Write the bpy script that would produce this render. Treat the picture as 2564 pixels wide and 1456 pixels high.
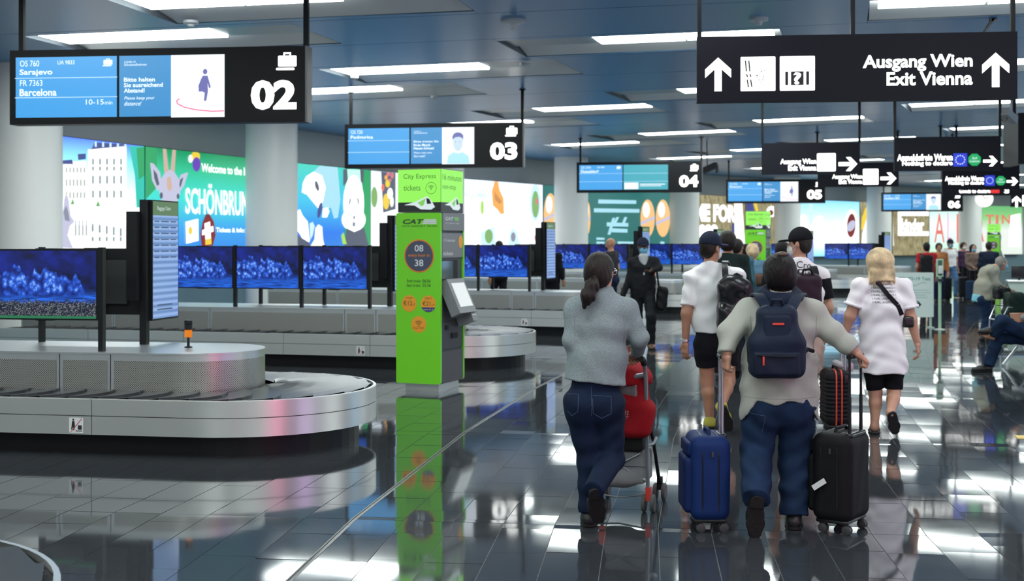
import bpy, bmesh, math, random
import numpy as np
from mathutils import Vector, Matrix, Euler, noise as mnoise

random.seed(7); RNG = np.random.default_rng(7)
for _o in list(bpy.data.objects): bpy.data.objects.remove(_o)
SC = bpy.context.scene
COL = SC.collection
PI = math.pi

# ------------------------------------------------------------------ camera, world, exposure
FPX, CX, HY, EYE = 3200.0, 1282.0, 606.0, 1.70
cam_d = bpy.data.cameras.new('camera'); cam = bpy.data.objects.new('camera', cam_d); COL.objects.link(cam)
cam.location = (0, 0, EYE); cam.rotation_euler = (PI/2, 0, 0)
cam_d.sensor_width = 36.0; cam_d.lens = FPX/2564*36.0
cam_d.shift_y = -(728-HY)/2564.0
cam_d.clip_end = 400
cam_d.dof.use_dof = True; cam_d.dof.focus_distance = 7.9; cam_d.dof.aperture_fstop = 3.4
SC.camera = cam
world = bpy.data.worlds.new('hall_ambient'); SC.world = world; world.use_nodes = True
world.node_tree.nodes['Background'].inputs[0].default_value = (0.35, 0.45, 0.55, 1)
world.node_tree.nodes['Background'].inputs[1].default_value = 0.15
SC.view_settings.view_transform = 'Standard'; SC.view_settings.look = 'None'
SC.view_settings.exposure = 0.0; SC.view_settings.gamma = 1.0
SC.view_settings.use_curve_mapping = False
SC.cycles.max_bounces = 5; SC.cycles.diffuse_bounces = 2; SC.cycles.glossy_bounces = 4; SC.cycles.transmission_bounces = 4
SC.cycles.sample_clamp_indirect = 6.0; SC.cycles.use_adaptive_sampling = True; SC.cycles.adaptive_threshold = 0.02
LIGHT_STRENGTH = 15.0       # ceiling panels
AD_STRENGTH = 1.5          # backlit posters

# ------------------------------------------------------------------ plan of the curved hall
CCX, CCY = 75.0, -2.0      # centre of the hall's arc
def P(r, phi, z=0.0):
    a = math.radians(phi); return Vector((CCX - r*math.cos(a), CCY + r*math.sin(a), z))
def at(px, py, Y): return Vector(((px-CX)/FPX*Y, Y, EYE-(py-HY)/FPX*Y))
def onfloor(px, py):
    Y = EYE*FPX/(py-HY); return Vector(((px-CX)/FPX*Y, Y, 0))
def phi_at(px, r):
    k = (px-CX)/FPX   # ray X = k Y meets circle r
    a = 1+k*k; b = -2*k*CCX - 2*CCY; c = CCX**2+CCY**2-r*r
    Y = (-b+math.sqrt(b*b-4*a*c))/(2*a)
    return math.degrees(math.atan2(Y-CCY, CCX-k*Y))
def polar(v): return math.hypot(CCX-v[0], v[1]-CCY), math.degrees(math.atan2(v[1]-CCY, CCX-v[0]))

# ------------------------------------------------------------------ materials
MATS = {}
def mat(name, col=(0.5,0.5,0.5), rough=0.5, metal=0.0, emis=None, estr=0.0, ior=None, coat=0.0, alpha=None, trans=0.0, sheen=0.0,
        bump=None, var=None, spec=None):
    """bump=(scale, strength[, stretch xyz]) fine relief; var=(scale, amount) colour grain"""
    if name in MATS: return MATS[name]
    m = bpy.data.materials.new(name); m.use_nodes = True
    nt = m.node_tree; b = nt.nodes['Principled BSDF']
    b.inputs['Base Color'].default_value = (*col, 1); b.inputs['Roughness'].default_value = rough
    b.inputs['Metallic'].default_value = metal
    if spec is not None: b.inputs['Specular IOR Level'].default_value = spec
    if ior: b.inputs['IOR'].default_value = ior
    if coat: b.inputs['Coat Weight'].default_value = coat; b.inputs['Coat Roughness'].default_value = 0.08
    if trans: b.inputs['Transmission Weight'].default_value = trans
    if sheen: b.inputs['Sheen Weight'].default_value = sheen
    if alpha is not None: b.inputs['Alpha'].default_value = alpha
    if emis: b.inputs['Emission Color'].default_value = (*emis, 1); b.inputs['Emission Strength'].default_value = estr
    tc = None
    if bump or var:
        tc = nt.nodes.new('ShaderNodeTexCoord')
    if bump:
        mp = nt.nodes.new('ShaderNodeMapping'); nz = nt.nodes.new('ShaderNodeTexNoise'); bp = nt.nodes.new('ShaderNodeBump')
        if len(bump) > 2: mp.inputs['Scale'].default_value = bump[2]
        nz.inputs['Scale'].default_value = bump[0]; nz.inputs['Detail'].default_value = 4
        bp.inputs['Strength'].default_value = bump[1]; bp.inputs['Distance'].default_value = 0.01
        nt.links.new(tc.outputs['Object'], mp.inputs['Vector']); nt.links.new(mp.outputs['Vector'], nz.inputs['Vector'])
        nt.links.new(nz.outputs['Fac'], bp.inputs['Height']); nt.links.new(bp.outputs['Normal'], b.inputs['Normal'])
    if var:
        nz = nt.nodes.new('ShaderNodeTexNoise'); nz.inputs['Scale'].default_value = var[0]; nz.inputs['Detail'].default_value = 5
        rp = nt.nodes.new('ShaderNodeValToRGB')
        lo = tuple(c*(1-var[1]) for c in col); hi = tuple(min(1, c*(1+var[1])) for c in col)
        rp.color_ramp.elements[0].position = 0.3; rp.color_ramp.elements[0].color = (*lo, 1)
        rp.color_ramp.elements[1].position = 0.7; rp.color_ramp.elements[1].color = (*hi, 1)
        nt.links.new(tc.outputs['Object'], nz.inputs['Vector']); nt.links.new(nz.outputs['Fac'], rp.inputs['Fac'])
        nt.links.new(rp.outputs['Color'], b.inputs['Base Color'])
    MATS[name] = m; return m
def emat(name, col, s=1.0, big=False):
    if name in MATS: return MATS[name]
    m = mat(name, (0.02,0.02,0.02), 0.3, emis=col, estr=s)
    if not big: m.cycles.emission_sampling = 'NONE'     # small print: found by bounced rays only
    return m

# ------------------------------------------------------------------ mesh helpers
class MB:
    def __init__(s): s.v = []; s.f = []; s.m = []; s.cm = 0
    def add(s, vs, fs):
        n = len(s.v); s.v += [tuple(v) for v in vs]
        for f in fs: s.f.append(tuple(i+n for i in f)); s.m.append(s.cm)
        return s
    def box(s, c, size, rot=None):
        x, y, z = size[0]/2, size[1]/2, size[2]/2
        vs = [Vector((a, b, d)) for a in (-x, x) for b in (-y, y) for d in (-z, z)]
        if rot is not None: vs = [rot @ v for v in vs]
        c = Vector(c)
        return s.add([v+c for v in vs], [(0,1,3,2),(4,6,7,5),(0,4,5,1),(2,3,7,6),(0,2,6,4),(1,5,7,3)])
    def quad(s, a, b, c, d): return s.add([a,b,c,d], [(0,1,2,3)])
    def hexa(s, v8): return s.add(v8, [(0,1,3,2),(4,6,7,5),(0,4,5,1),(2,3,7,6),(0,2,6,4),(1,5,7,3)])
    def tube(s, pts, r, n=8, cap=True):
        pts = [Vector(p) for p in pts]; rs = r if isinstance(r, (list, tuple)) else [r]*len(pts)
        rings = []; up = None
        for i, p in enumerate(pts):
            t = (pts[min(i+1, len(pts)-1)]-pts[max(i-1, 0)]).normalized()
            if up is None:
                a = Vector((0,0,1)) if abs(t.z) < 0.9 else Vector((1,0,0)); up = t.cross(a).normalized()
            up = (up - t*up.dot(t)).normalized(); w = t.cross(up)
            rings.append([p+(up*math.cos(2*PI*k/n)+w*math.sin(2*PI*k/n))*rs[i] for k in range(n)])
        vs = [v for r_ in rings for v in r_]; fs = []
        for i in range(len(pts)-1):
            for k in range(n):
                a = i*n+k; b = i*n+(k+1) % n; fs.append((a, b, b+n, a+n))
        if cap: fs.append(tuple(range(n-1, -1, -1))); fs.append(tuple((len(pts)-1)*n+k for k in range(n)))
        return s.add(vs, fs)
    def lathe(s, prof, n=16, c=(0,0,0), axis='z', a0=0, a1=2*PI):
        full = abs(a1-a0-2*PI) < 1e-6; m = n if full else n+1; vs = []; fs = []
        for r, z in prof:
            for k in range(m):
                a = a0+(a1-a0)*k/n; x, y = r*math.cos(a), r*math.sin(a)
                v = (x, y, z) if axis == 'z' else ((z, x, y) if axis == 'x' else (y, z, x))
                vs.append((v[0]+c[0], v[1]+c[1], v[2]+c[2]))
        for i in range(len(prof)-1):
            for k in range(n if full else m-1):
                a = i*m+k; b = i*m+(k+1) % m; fs.append((a, b, b+m, a+m))
        if full:
            if prof[0][0] > 1e-6: fs.append(tuple(range(m-1, -1, -1)))
            if prof[-1][0] > 1e-6: fs.append(tuple((len(prof)-1)*m+k for k in range(m)))
        return s.add(vs, fs)
    def prism(s, poly, y0, y1):
        """polygon in x,z extruded along y"""
        n = len(poly); vs = [(p[0], y0, p[1]) for p in poly]+[(p[0], y1, p[1]) for p in poly]
        fs = [tuple(range(n)), tuple(range(2*n-1, n-1, -1))]+[(i+n, (i+1) % n+n, (i+1) % n, i) for i in range(n)]
        return s.add(vs, fs)
    def prismz(s, poly, z0, z1):
        n = len(poly); vs = [(p[0], p[1], z0) for p in poly]+[(p[0], p[1], z1) for p in poly]
        fs = [tuple(range(n-1, -1, -1)), tuple(range(n, 2*n))]+[(i, (i+1) % n, (i+1) % n+n, i+n) for i in range(n)]
        return s.add(vs, fs)
    def me(s, name, mats, smooth=False):
        me = bpy.data.meshes.new(name); me.from_pydata(s.v, [], s.f)
        for m in (mats if isinstance(mats, (list, tuple)) else [mats]): me.materials.append(m)
        if s.m and max(s.m) > 0: me.polygons.foreach_set('material_index', s.m)
        if smooth: set_smooth(me)
        me.update(); return me
def set_smooth(me, ang=0.7):
    me.polygons.foreach_set('use_smooth', [True]*len(me.polygons))
    try: me.set_sharp_from_angle(angle=ang)
    except Exception: pass
def link(name, data, parent=None, loc=None, rotz=None, rot=None):
    o = bpy.data.objects.new(name, data); COL.objects.link(o)
    if parent is not None: o.parent = parent
    if loc is not None: o.location = loc
    if rotz is not None: o.rotation_euler = (0,0,rotz)
    if rot is not None: o.rotation_euler = rot
    return o
def part(name, mb, mats, parent=None, smooth=False, loc=None, rotz=None, rot=None):
    return link(name, mb.me(name, mats, smooth), parent, loc, rotz, rot)
def thing(name, label, cat, loc=(0,0,0), rotz=0, group=None):
    o = bpy.data.objects.new(name, None); COL.objects.link(o); o.empty_display_size = 0.1
    o.location = loc; o.rotation_euler = (0,0,rotz); o['label'] = label; o['category'] = cat
    if group: o['group'] = group
    return o
def tag(o, label, cat, group=None):
    o['label'] = label; o['category'] = cat
    if group: o['group'] = group
    return o
def struct(o, label=None):
    o['kind'] = 'structure'
    if label: o['label'] = label
    return o
def copy_tree(o, parent=None):
    c = o.copy(); COL.objects.link(c)
    if parent is not None: c.parent = parent
    for ch in o.children: copy_tree(ch, c)
    return c
def rbox(size, r, seg=3):
    bm = bmesh.new(); bmesh.ops.create_cube(bm, size=1)
    bmesh.ops.scale(bm, vec=size, verts=bm.verts)
    bmesh.ops.bevel(bm, geom=bm.edges[:], offset=r, segments=seg, profile=0.5, affect='EDGES')
    me = bpy.data.meshes.new('m'); bm.to_mesh(me); bm.free()
    me.polygons.foreach_set('use_smooth', [True]*len(me.polygons))
    return me
def rboxp(name, size, r, m, parent, loc=(0,0,0), rot=(0,0,0), seg=3):
    me = rbox(size, r, seg); me.name = name; me.materials.append(m); return link(name, me, parent, loc, rot=rot)
_TXT = {}
def text_data(s, bold=0.0, shear=0.0, space=1.0):
    k = (s, bold, shear, space)
    if k in _TXT: return _TXT[k]
    cu = bpy.data.curves.new('t', 'FONT'); cu.body = s; cu.size = 1; cu.offset = bold; cu.shear = shear; cu.space_character = space
    cu.resolution_u = 3
    o = bpy.data.objects.new('t', cu); COL.objects.link(o)
    dg = bpy.context.evaluated_depsgraph_get(); me = bpy.data.meshes.new_from_object(o.evaluated_get(dg))
    v = np.zeros(len(me.vertices)*3); me.vertices.foreach_get('co', v); v = v.reshape(-1, 3)
    fs = [tuple(p.vertices) for p in me.polygons]
    bpy.data.objects.remove(o); bpy.data.curves.remove(cu); bpy.data.meshes.remove(me)
    lo = v.min(0); v = v-lo; hi = v.max(0)
    _TXT[k] = (v, fs, hi); return _TXT[k]
def text_into(mb, s, x0, x1, z0, z1, y, bold=0.0, shear=0.0, space=1.0):
    """lettering filling the box x0..x1, z0..z1 in the plane y, read from -y"""
    v, fs, hi = text_data(s, bold, shear, space)
    sx = (x1-x0)/max(hi[0], 1e-6); sz = (z1-z0)/max(hi[1], 1e-6)
    mb.add([(x0+p[0]*sx, y, z0+p[1]*sz) for p in v], fs); return mb
def rrect(x0, x1, z0, z1, r, n=4):
    out = []
    for cx, cz, a in ((x1-r, z1-r, 0), (x0+r, z1-r, PI/2), (x0+r, z0+r, PI), (x1-r, z0+r, 1.5*PI)):
        for k in range(n+1):
            b = a+PI/2*k/n; out.append((cx+r*math.cos(b), cz+r*math.sin(b)))
    return out[::-1]
def ell2(cx, cz, rx, rz, n=20, rot=0, a0=0, a1=2*PI):
    out = []
    for k in range(n):
        a = a0+(a1-a0)*k/n; x, z = rx*math.cos(a), rz*math.sin(a)
        out.append((cx+x*math.cos(rot)-z*math.sin(rot), cz+x*math.sin(rot)+z*math.cos(rot)))
    return out[::-1]
def flat(mb, poly, y):
    """flat polygon in the plane y facing -y"""
    a = sum(poly[i][0]*poly[(i+1) % len(poly)][1]-poly[(i+1) % len(poly)][0]*poly[i][1] for i in range(len(poly)))
    if a < 0: poly = poly[::-1]
    mb.add([(p[0], y, p[1]) for p in poly], [tuple(range(len(poly)))]); return mb
# ================================================================== STRUCTURE
CEIL = 4.60
M_TILE = mat('polished dark stone', (0.035,0.040,0.046), 0.07, ior=1.8)
def _tile_nodes():
    nt = M_TILE.node_tree; b = nt.nodes['Principled BSDF']
    tc = nt.nodes.new('ShaderNodeTexCoord'); nz = nt.nodes.new('ShaderNodeTexNoise'); nz.inputs['Scale'].default_value = 90; nz.inputs['Detail'].default_value = 3
    rp = nt.nodes.new('ShaderNodeValToRGB'); rp.color_ramp.elements[0].color = (0.022,0.026,0.031,1); rp.color_ramp.elements[1].color = (0.060,0.066,0.073,1)
    nt.links.new(tc.outputs['Object'], nz.inputs['Vector']); nt.links.new(nz.outputs['Fac'], rp.inputs['Fac']); nt.links.new(rp.outputs['Color'], b.inputs['Base Color'])
    b.inputs['Specular Tint'].default_value = (0.80,0.94,1.0,1)
    n2 = nt.nodes.new('ShaderNodeTexNoise'); n2.inputs['Scale'].default_value = 3.0
    mr = nt.nodes.new('ShaderNodeMapRange'); mr.inputs[3].default_value = 0.03; mr.inputs[4].default_value = 0.075
    nt.links.new(tc.outputs['Object'], n2.inputs['Vector']); nt.links.new(n2.outputs['Fac'], mr.inputs[0]); nt.links.new(mr.outputs[0], b.inputs['Roughness'])
_tile_nodes()
M_GROUT = mat('grey grout', (0.20,0.22,0.23), 0.7)
M_CEIL = mat('satin ceiling panel', (0.075,0.255,0.50), 0.32, ior=1.45)
M_DARK = mat('dark void', (0.012,0.014,0.016), 0.8)
M_WALL = mat('pale wall paint', (0.52,0.56,0.56), 0.45, bump=(4, 0.02))
M_WALLT = mat('teal grey wall panel', (0.16,0.27,0.32), 0.35)
M_COLUMN = mat('white column paint', (0.84,0.86,0.83), 0.38)
M_STEEL = mat('brushed steel', (0.90,0.91,0.88), 0.31, 0.86)
M_STEELTOP = mat('satin steel top', (0.68,0.71,0.72), 0.36, 0.9)
M_BLACK = mat('black powder coat', (0.008,0.009,0.011), 0.40, spec=0.3)
M_RUBBER = mat('black rubber', (0.045,0.050,0.055), 0.27)
M_PANEL = emat('lit light panel', (0.93,1.0,0.96), LIGHT_STRENGTH, True)
M_UNLIT = mat('unlit diffuser', (0.30,0.36,0.40), 0.35)
M_REFL = mat('white reflector', (0.75,0.78,0.80), 0.25)

# ---- floor: stone tiles laid in straight bays that follow the arc
ROW_W, BAY, BAY0 = 0.3083, 2.69, 7.37
R_IN, R_OUT = 67.4, 88.2
PHI_A, PHI_B = BAY0-6*BAY, BAY0+24*BAY
def build_floor():
    mb = MB()
    n = 60
    for k in range(n):
        a, b = PHI_A+(PHI_B-PHI_A)*k/n, PHI_A+(PHI_B-PHI_A)*(k+1)/n
        mb.hexa([P(R_IN,a,-0.3), P(R_IN,a,-0.004), P(R_IN,b,-0.3), P(R_IN,b,-0.004), P(R_OUT+1,a,-0.3), P(R_OUT+1,a,-0.004), P(R_OUT+1,b,-0.3), P(R_OUT+1,b,-0.004)])
    fl = struct(part('floor', mb, M_GROUT), 'polished dark stone tile floor of the baggage hall')
    nr0, nr1 = int((R_IN-76.6)/ROW_W), int((R_OUT-76.6)/ROW_W)
    C8 = []
    for j in range(-6, 24):
        p0, p1 = BAY0+j*BAY, BAY0+(j+1)*BAY
        for i in range(nr0, nr1):
            ra, rb = 76.6+i*ROW_W+0.0022, 76.6+(i+1)*ROW_W-0.0022
            if i == 0: ra += 0.017
            if i == -1: rb -= 0.017
            L = 0.60; L0 = 76*math.radians(BAY)
            off = random.uniform(0.05, 0.55)
            cuts = [0.0]; t = off
            while t < L0-0.08: cuts.append(t/L0); t += L
            cuts.append(1.0)
            A0, A1, B0, B1 = P(ra,p0), P(ra,p1), P(rb,p0), P(rb,p1)
            for c in range(len(cuts)-1):
                u0, u1 = cuts[c]+0.0007, cuts[c+1]-0.0007
                if c == 0: u0 += 0.0004
                q = [A0.lerp(A1,u0), A0.lerp(A1,u1), B0.lerp(B1,u1), B0.lerp(B1,u0)]
                tx, ty = random.gauss(0, 0.00032), random.gauss(0, 0.00055)
                dz = [-tx-ty, -tx+ty, tx+ty, tx-ty]
                C8.append([(v.x, v.y, d) for v, d in zip(q, dz)])
    arr = np.array(C8)                                    # N,4,3
    cen = arr.mean(1); Y = cen[:,1]; px = CX+FPX*cen[:,0]/np.maximum(Y,0.1); py = HY+FPX*EYE/np.maximum(Y,0.1)
    inview = (Y > 4) & (px > -40) & (px < 2604) & (py < 1490)
    order = np.where(inview)[0]; order = order[np.argsort(Y[order])][:300]
    single = set(order.tolist())
    rest = [k for k in range(len(arr)) if k not in single]
    def tris(k):
        t = arr[k]; return [tuple(t[a]) for a in range(4)]+[(t[a][0], t[a][1], -0.012) for a in range(4)]
    FS = [(3,2,1,0),(0,1,5,4),(1,2,6,5),(2,3,7,6),(3,0,4,7)]
    for k in order:
        me = bpy.data.meshes.new('tile'); me.from_pydata(tris(k), [], FS); me.materials.append(M_TILE); me.update()
        link('tile', me, fl)
    a = arr[rest]; N = len(a); low = a.copy(); low[:,:,2] = -0.012
    V = np.concatenate([a, low], 1).reshape(-1, 3)
    F = (np.arange(N)[:,None,None]*8+np.array(FS)[None]).reshape(-1)
    me = bpy.data.meshes.new('tile_field'); me.vertices.add(len(V)); me.vertices.foreach_set('co', V.ravel())
    me.loops.add(len(F)); me.loops.foreach_set('vertex_index', F.astype(np.int32)); me.polygons.add(len(F)//4)
    me.polygons.foreach_set('loop_start', np.arange(0, len(F), 4, dtype=np.int32)); me.update(calc_edges=True); me.validate(); me.shade_flat()
    me.materials.append(M_TILE)
    o = link('tile_field', me, fl); o['kind'] = 'stuff'
    # expansion joint: two metal rails with a dark seal
    mbj = MB(); mbd = MB()
    for j in range(-4, 24):
        p0, p1 = BAY0+j*BAY, BAY0+(j+1)*BAY
        for r0, r1, m_, zt in ((76.582,76.589,mbj,0.0015), (76.611,76.618,mbj,0.0015), (76.589,76.611,mbd,-0.003)):
            m_.hexa([P(r0,p0,-0.02), P(r0,p0,zt), P(r0,p1,-0.02), P(r0,p1,zt), P(r1,p0,-0.02), P(r1,p0,zt), P(r1,p1,-0.02), P(r1,p1,zt)])
    part('joint_rail', mbj, mat('dull metal rail', (0.30,0.30,0.29), 0.45, 0.8), fl); part('joint_seal', mbd, M_RUBBER, fl)
    return fl
FLOOR = build_floor()

# ---- ceiling: metal panels in strips across the hall, with recessed light units
STEP = 5.05/3
RINGS = {'D': (70.1, 72.7), 'A': (74.05, 76.6), 'B': (79.0, 81.6), 'B2': (77.85, 80.4), 'C': (81.6, 84.2), 'E': (65.9, 68.5)}
PHI_C0 = 14.0-STEP/2
def warp(p): return p+0.45*min(1.0, max(0.0, (16.6-p)/3.6))     # strips are set out a little closer near the entrance end
def units_in_strip(i):
    """(ring, lit r0, r1, recess r0, r1) of the light units in strip i"""
    k = i % 3; out = []
    if k == 0:
        out += [('D', 70.1,72.7,68.7,72.8), ('C', 81.6,84.2,80.2,84.3)]
    elif k == 1:
        out += [('A', 74.05,76.6,73.95,77.95)]
    else:
        phi = 14.0+i*STEP
        out += [('B', 79.0,81.6,77.6,81.7)] if phi < 20 else [('B', 77.85,80.4,77.75,81.75)]
        out += [('F', 62.2,64.8,60.9,64.9)] if False else []
    return out
LIGHT_UNITS = []
def build_ceiling():
    mb = MB(); n = 48
    pa, pb = -9.0, 74.0
    for k in range(n):
        a, b = pa+(pb-pa)*k/n, pa+(pb-pa)*(k+1)/n
        mb.hexa([P(R_IN,a,CEIL+0.5), P(R_IN,a,CEIL+0.7), P(R_IN,b,CEIL+0.5), P(R_IN,b,CEIL+0.7), P(R_OUT,a,CEIL+0.5), P(R_OUT,a,CEIL+0.7), P(R_OUT,b,CEIL+0.5), P(R_OUT,b,CEIL+0.7)])
    ce = struct(part('ceiling', mb, M_DARK), 'dark void above the hung metal ceiling panels')
    i0, i1 = int((-8-PHI_C0)/STEP), int((72-PHI_C0)/STEP)
    def slab(m_, r0, r1, a, b, z0=CEIL, z1=CEIL+0.03):
        m_.hexa([P(r0,a,z0), P(r0,a,z1), P(r0,b,z0), P(r0,b,z1), P(r1,a,z0), P(r1,a,z1), P(r1,b,z0), P(r1,b,z1)])
    for i in range(i0, i1):
        a, b = warp(PHI_C0+i*STEP), warp(PHI_C0+(i+1)*STEP)
        g = 0.008
        us = sorted(units_in_strip(i), key=lambda u: u[3])
        edges = [R_IN]
        for u in us: edges += [u[3], u[4]]
        edges.append(87.9)
        for e in range(0, len(edges), 2):
            m_ = MB(); slab(m_, edges[e]+0.004, edges[e+1]-0.004, a+g, b-g); part('ceiling_panel', m_, M_CEIL, ce)
        for u in us:
            # unit occupies the middle of the strip: thin panels either side
            ua, ub = a+0.10*(b-a), b-0.08*(b-a)
            m_ = MB(); slab(m_, u[3]+0.004, u[4]-0.004, a+g, ua); part('ceiling_panel', m_, M_CEIL, ce)
            m_ = MB(); slab(m_, u[3]+0.004, u[4]-0.004, ub, b-g); part('ceiling_panel', m_, M_CEIL, ce)
            LIGHT_UNITS.append((i, u, ua, ub))
    return ce
CEILING = build_ceiling()
ORD = ['nearest', 'second nearest', 'third nearest', 'fourth nearest', 'fifth nearest', 'sixth nearest', 'seventh nearest', 'eighth nearest', 'ninth nearest']
ROWN = {'C': 'row beside the posters', 'B': 'row over the baggage belts', 'A': 'row over the walkway edge', 'D': 'rightmost row in view', 'E': 'row beyond the right edge'}
def build_lights():
    count = {}
    LIGHT_UNITS.sort(key=lambda t: t[0])
    for i, u, a, b in LIGHT_UNITS:
        ring, l0, l1, r0, r1 = u
        mid = P((r0+r1)/2, (a+b)/2, CEIL)
        q = P((l0+l1)/2, (a+b)/2, CEIL)
        px = CX+FPX*q.x/max(q.y, 0.1); py = HY-FPX*(CEIL-EYE)/max(q.y, 0.1)
        vis = q.y > 5 and -350 < px < 2900 and py > -60
        if vis and ring != 'E':
            k = count.get(ring, 0); count[ring] = k+1
            lab = f'recessed rectangular ceiling light, {ORD[min(k,8)]} of the {ROWN[ring]}'
            if k > 8: lab = f'far recessed ceiling light deep down the {ROWN[ring]}'
        else: lab = 'recessed rectangular ceiling light outside the photograph'
        t = thing('ceiling_light', lab, 'ceiling light', mid, 0, 'recessed ceiling lights')
        def V(r, p, z): return P(r, p, z)-mid
        H = CEIL+0.16
        am = a+(b-a)*0.54       # lamp part near side, sloped reflector on the far side
        mb = MB()               # recess walls
        for (ra, pa, rb, pb) in ((r0,a,r1,a), (r0,b,r1,b), (r0,a,r0,b), (r1,a,r1,b)):
            mb.quad(V(ra,pa,CEIL), V(rb,pb,CEIL), V(rb,pb,H), V(ra,pa,H))
        mb.quad(V(r0,a,H), V(r1,a,H), V(r1,b,H), V(r0,b,H))
        part('recess', mb, mat('recess grey', (0.09,0.11,0.13), 0.6), t)
        w = (l1-l0)/2
        for s in range(2):
            mb = MB(); ra, rb = l0+s*w+0.02, l0+(s+1)*w-0.02
            mb.hexa([V(ra,a+0.03,CEIL+0.03), V(ra,a+0.03,CEIL+0.07), V(ra,am,CEIL+0.03), V(ra,am,CEIL+0.07), V(rb,a+0.03,CEIL+0.03), V(rb,a+0.03,CEIL+0.07), V(rb,am,CEIL+0.03), V(rb,am,CEIL+0.07)])
            part('light_panel', mb, M_PANEL, t)
        for ra, rb in ((r0+0.02, l0-0.02), (l1+0.02, r1-0.02)):
            if rb-ra > 0.5:
                mb = MB(); mb.hexa([V(ra,a+0.03,CEIL+0.05), V(ra,a+0.03,CEIL+0.08), V(ra,am,CEIL+0.05), V(ra,am,CEIL+0.08), V(rb,a+0.03,CEIL+0.05), V(rb,a+0.03,CEIL+0.08), V(rb,am,CEIL+0.05), V(rb,am,CEIL+0.08)])
                part('blank_panel', mb, M_UNLIT, t)
        mb = MB(); mb.hexa([V(r0+0.02,am+0.06,CEIL+0.13), V(r0+0.02,am+0.06,CEIL+0.15), V(r0+0.02,b-0.01,CEIL+0.01), V(r0+0.02,b-0.01,CEIL+0.03), V(r1-0.02,am+0.06,CEIL+0.13), V(r1-0.02,am+0.06,CEIL+0.15), V(r1-0.02,b-0.01,CEIL+0.01), V(r1-0.02,b-0.01,CEIL+0.03)])
        part('reflector', mb, M_REFL, t)
build_lights()

# ---- walls
def arc_wall(name, r0, r1, pa, pb, z0, z1, m, n=60, label=None):
    mb = MB()
    for k in range(n):
        a, b = pa+(pb-pa)*k/n, pa+(pb-pa)*(k+1)/n
        mb.hexa([P(r0,a,z0), P(r0,a,z1), P(r0,b,z0), P(r0,b,z1), P(r1,a,z0), P(r1,a,z1), P(r1,b,z0), P(r1,b,z1)])
    return struct(part(name, mb, m, smooth=False), label)
WALL_L = arc_wall('wall_left', 87.9, 88.1, -9, 74, 0, CEIL+0.7, M_WALL, label='curved pale wall carrying the backlit posters')
struct(arc_wall('trim_1', 87.83, 87.9, -9, 74, 0.0, 1.0, M_WALLT, label='teal grey lower wall panelling below the posters'))
arc_wall('wall_right', R_IN-0.2, R_IN, -9, 74, 0, CEIL+0.7, mat('right wall paint', (0.70,0.73,0.72), 0.45), label='plain wall on the side away from the belts')
def radial_wall(name, phi, m, label):
    mb = MB(); mb.hexa([P(R_IN,phi,0), P(R_IN,phi,CEIL+0.7), P(R_IN,phi+0.2,0), P(R_IN,phi+0.2,CEIL+0.7), P(88,phi,0), P(88,phi,CEIL+0.7), P(88,phi+0.2,0), P(88,phi+0.2,CEIL+0.7)])
    return struct(part(name, mb, m), label)
radial_wall('wall_back', -9, mat('white wall paint', (0.80,0.82,0.80), 0.4), 'wall closing the hall behind the viewpoint')
radial_wall('wall_end', 72.0, M_WALL, 'wall closing the far end of the hall')
COLUMN_PHI = [phi_at(p_, 86.25) for p_ in (64, 680, 1112, 1430, 1714, 1971, 2201, 2429)]
CORD = ['leftmost thick round white column beside the palace poster', 'round white column right of the giraffe poster', 'round white column hidden behind the near ticket machine',
        'round white column left of the bread roll poster', 'round white column right of the bread roll poster', 'round white column behind the black-capped man',
        'round white column left of the small framed poster above the blonde woman', 'far round white column below the wall clock']
for k, ph in enumerate(COLUMN_PHI):
    mb = MB(); R = 0.585
    mb.lathe([(R,0.0),(R,CEIL+0.05)], 48)
    o = part('column', mb, M_COLUMN, None, True, loc=P(86.25, ph)); struct(o, CORD[k])
    mb = MB(); mb.lathe([(R+0.012,0.0),(R+0.012,0.12),(R+0.002,0.125)], 48); part('column_base', mb, M_STEEL, o, True)
# ================================================================== BAGGAGE CAROUSELS AND THEIR SCREENS
def perf_mat():
    m = mat('perforated steel', (0.5,0.5,0.47), 0.36, 0.8); nt = m.node_tree; b = nt.nodes['Principled BSDF']
    uv = nt.nodes.new('ShaderNodeUVMap'); mp = nt.nodes.new('ShaderNodeMapping'); mp.inputs['Scale'].default_value = (75,75,75); mp.inputs['Rotation'].default_value = (0,0,0.785)
    vo = nt.nodes.new('ShaderNodeTexVoronoi'); vo.inputs['Randomness'].default_value = 0.0; vo.inputs['Scale'].default_value = 1.0
    lt = nt.nodes.new('ShaderNodeMath'); lt.operation = 'LESS_THAN'; lt.inputs[1].default_value = 0.30
    mx = nt.nodes.new('ShaderNodeMix'); mx.data_type = 'RGBA'; mx.inputs[6].default_value = (0.60,0.60,0.56,1); mx.inputs[7].default_value = (0.02,0.02,0.02,1)
    nt.links.new(uv.outputs[0], mp.inputs[0]); nt.links.new(mp.outputs[0], vo.inputs['Vector']); nt.links.new(vo.outputs['Distance'], lt.inputs[0])
    nt.links.new(lt.outputs[0], mx.inputs[0]); nt.links.new(mx.outputs[2], b.inputs['Base Color'])
    return m
M_PERF = perf_mat()
M_STICK = mat('white sticker', (0.72,0.74,0.74), 0.4)
M_PRED = mat('print red', (0.65,0.05,0.05), 0.5); M_PBLK = mat('print black', (0.02,0.02,0.02), 0.5)
CAR_L, CAR_R = 6.6, 1.12
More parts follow.
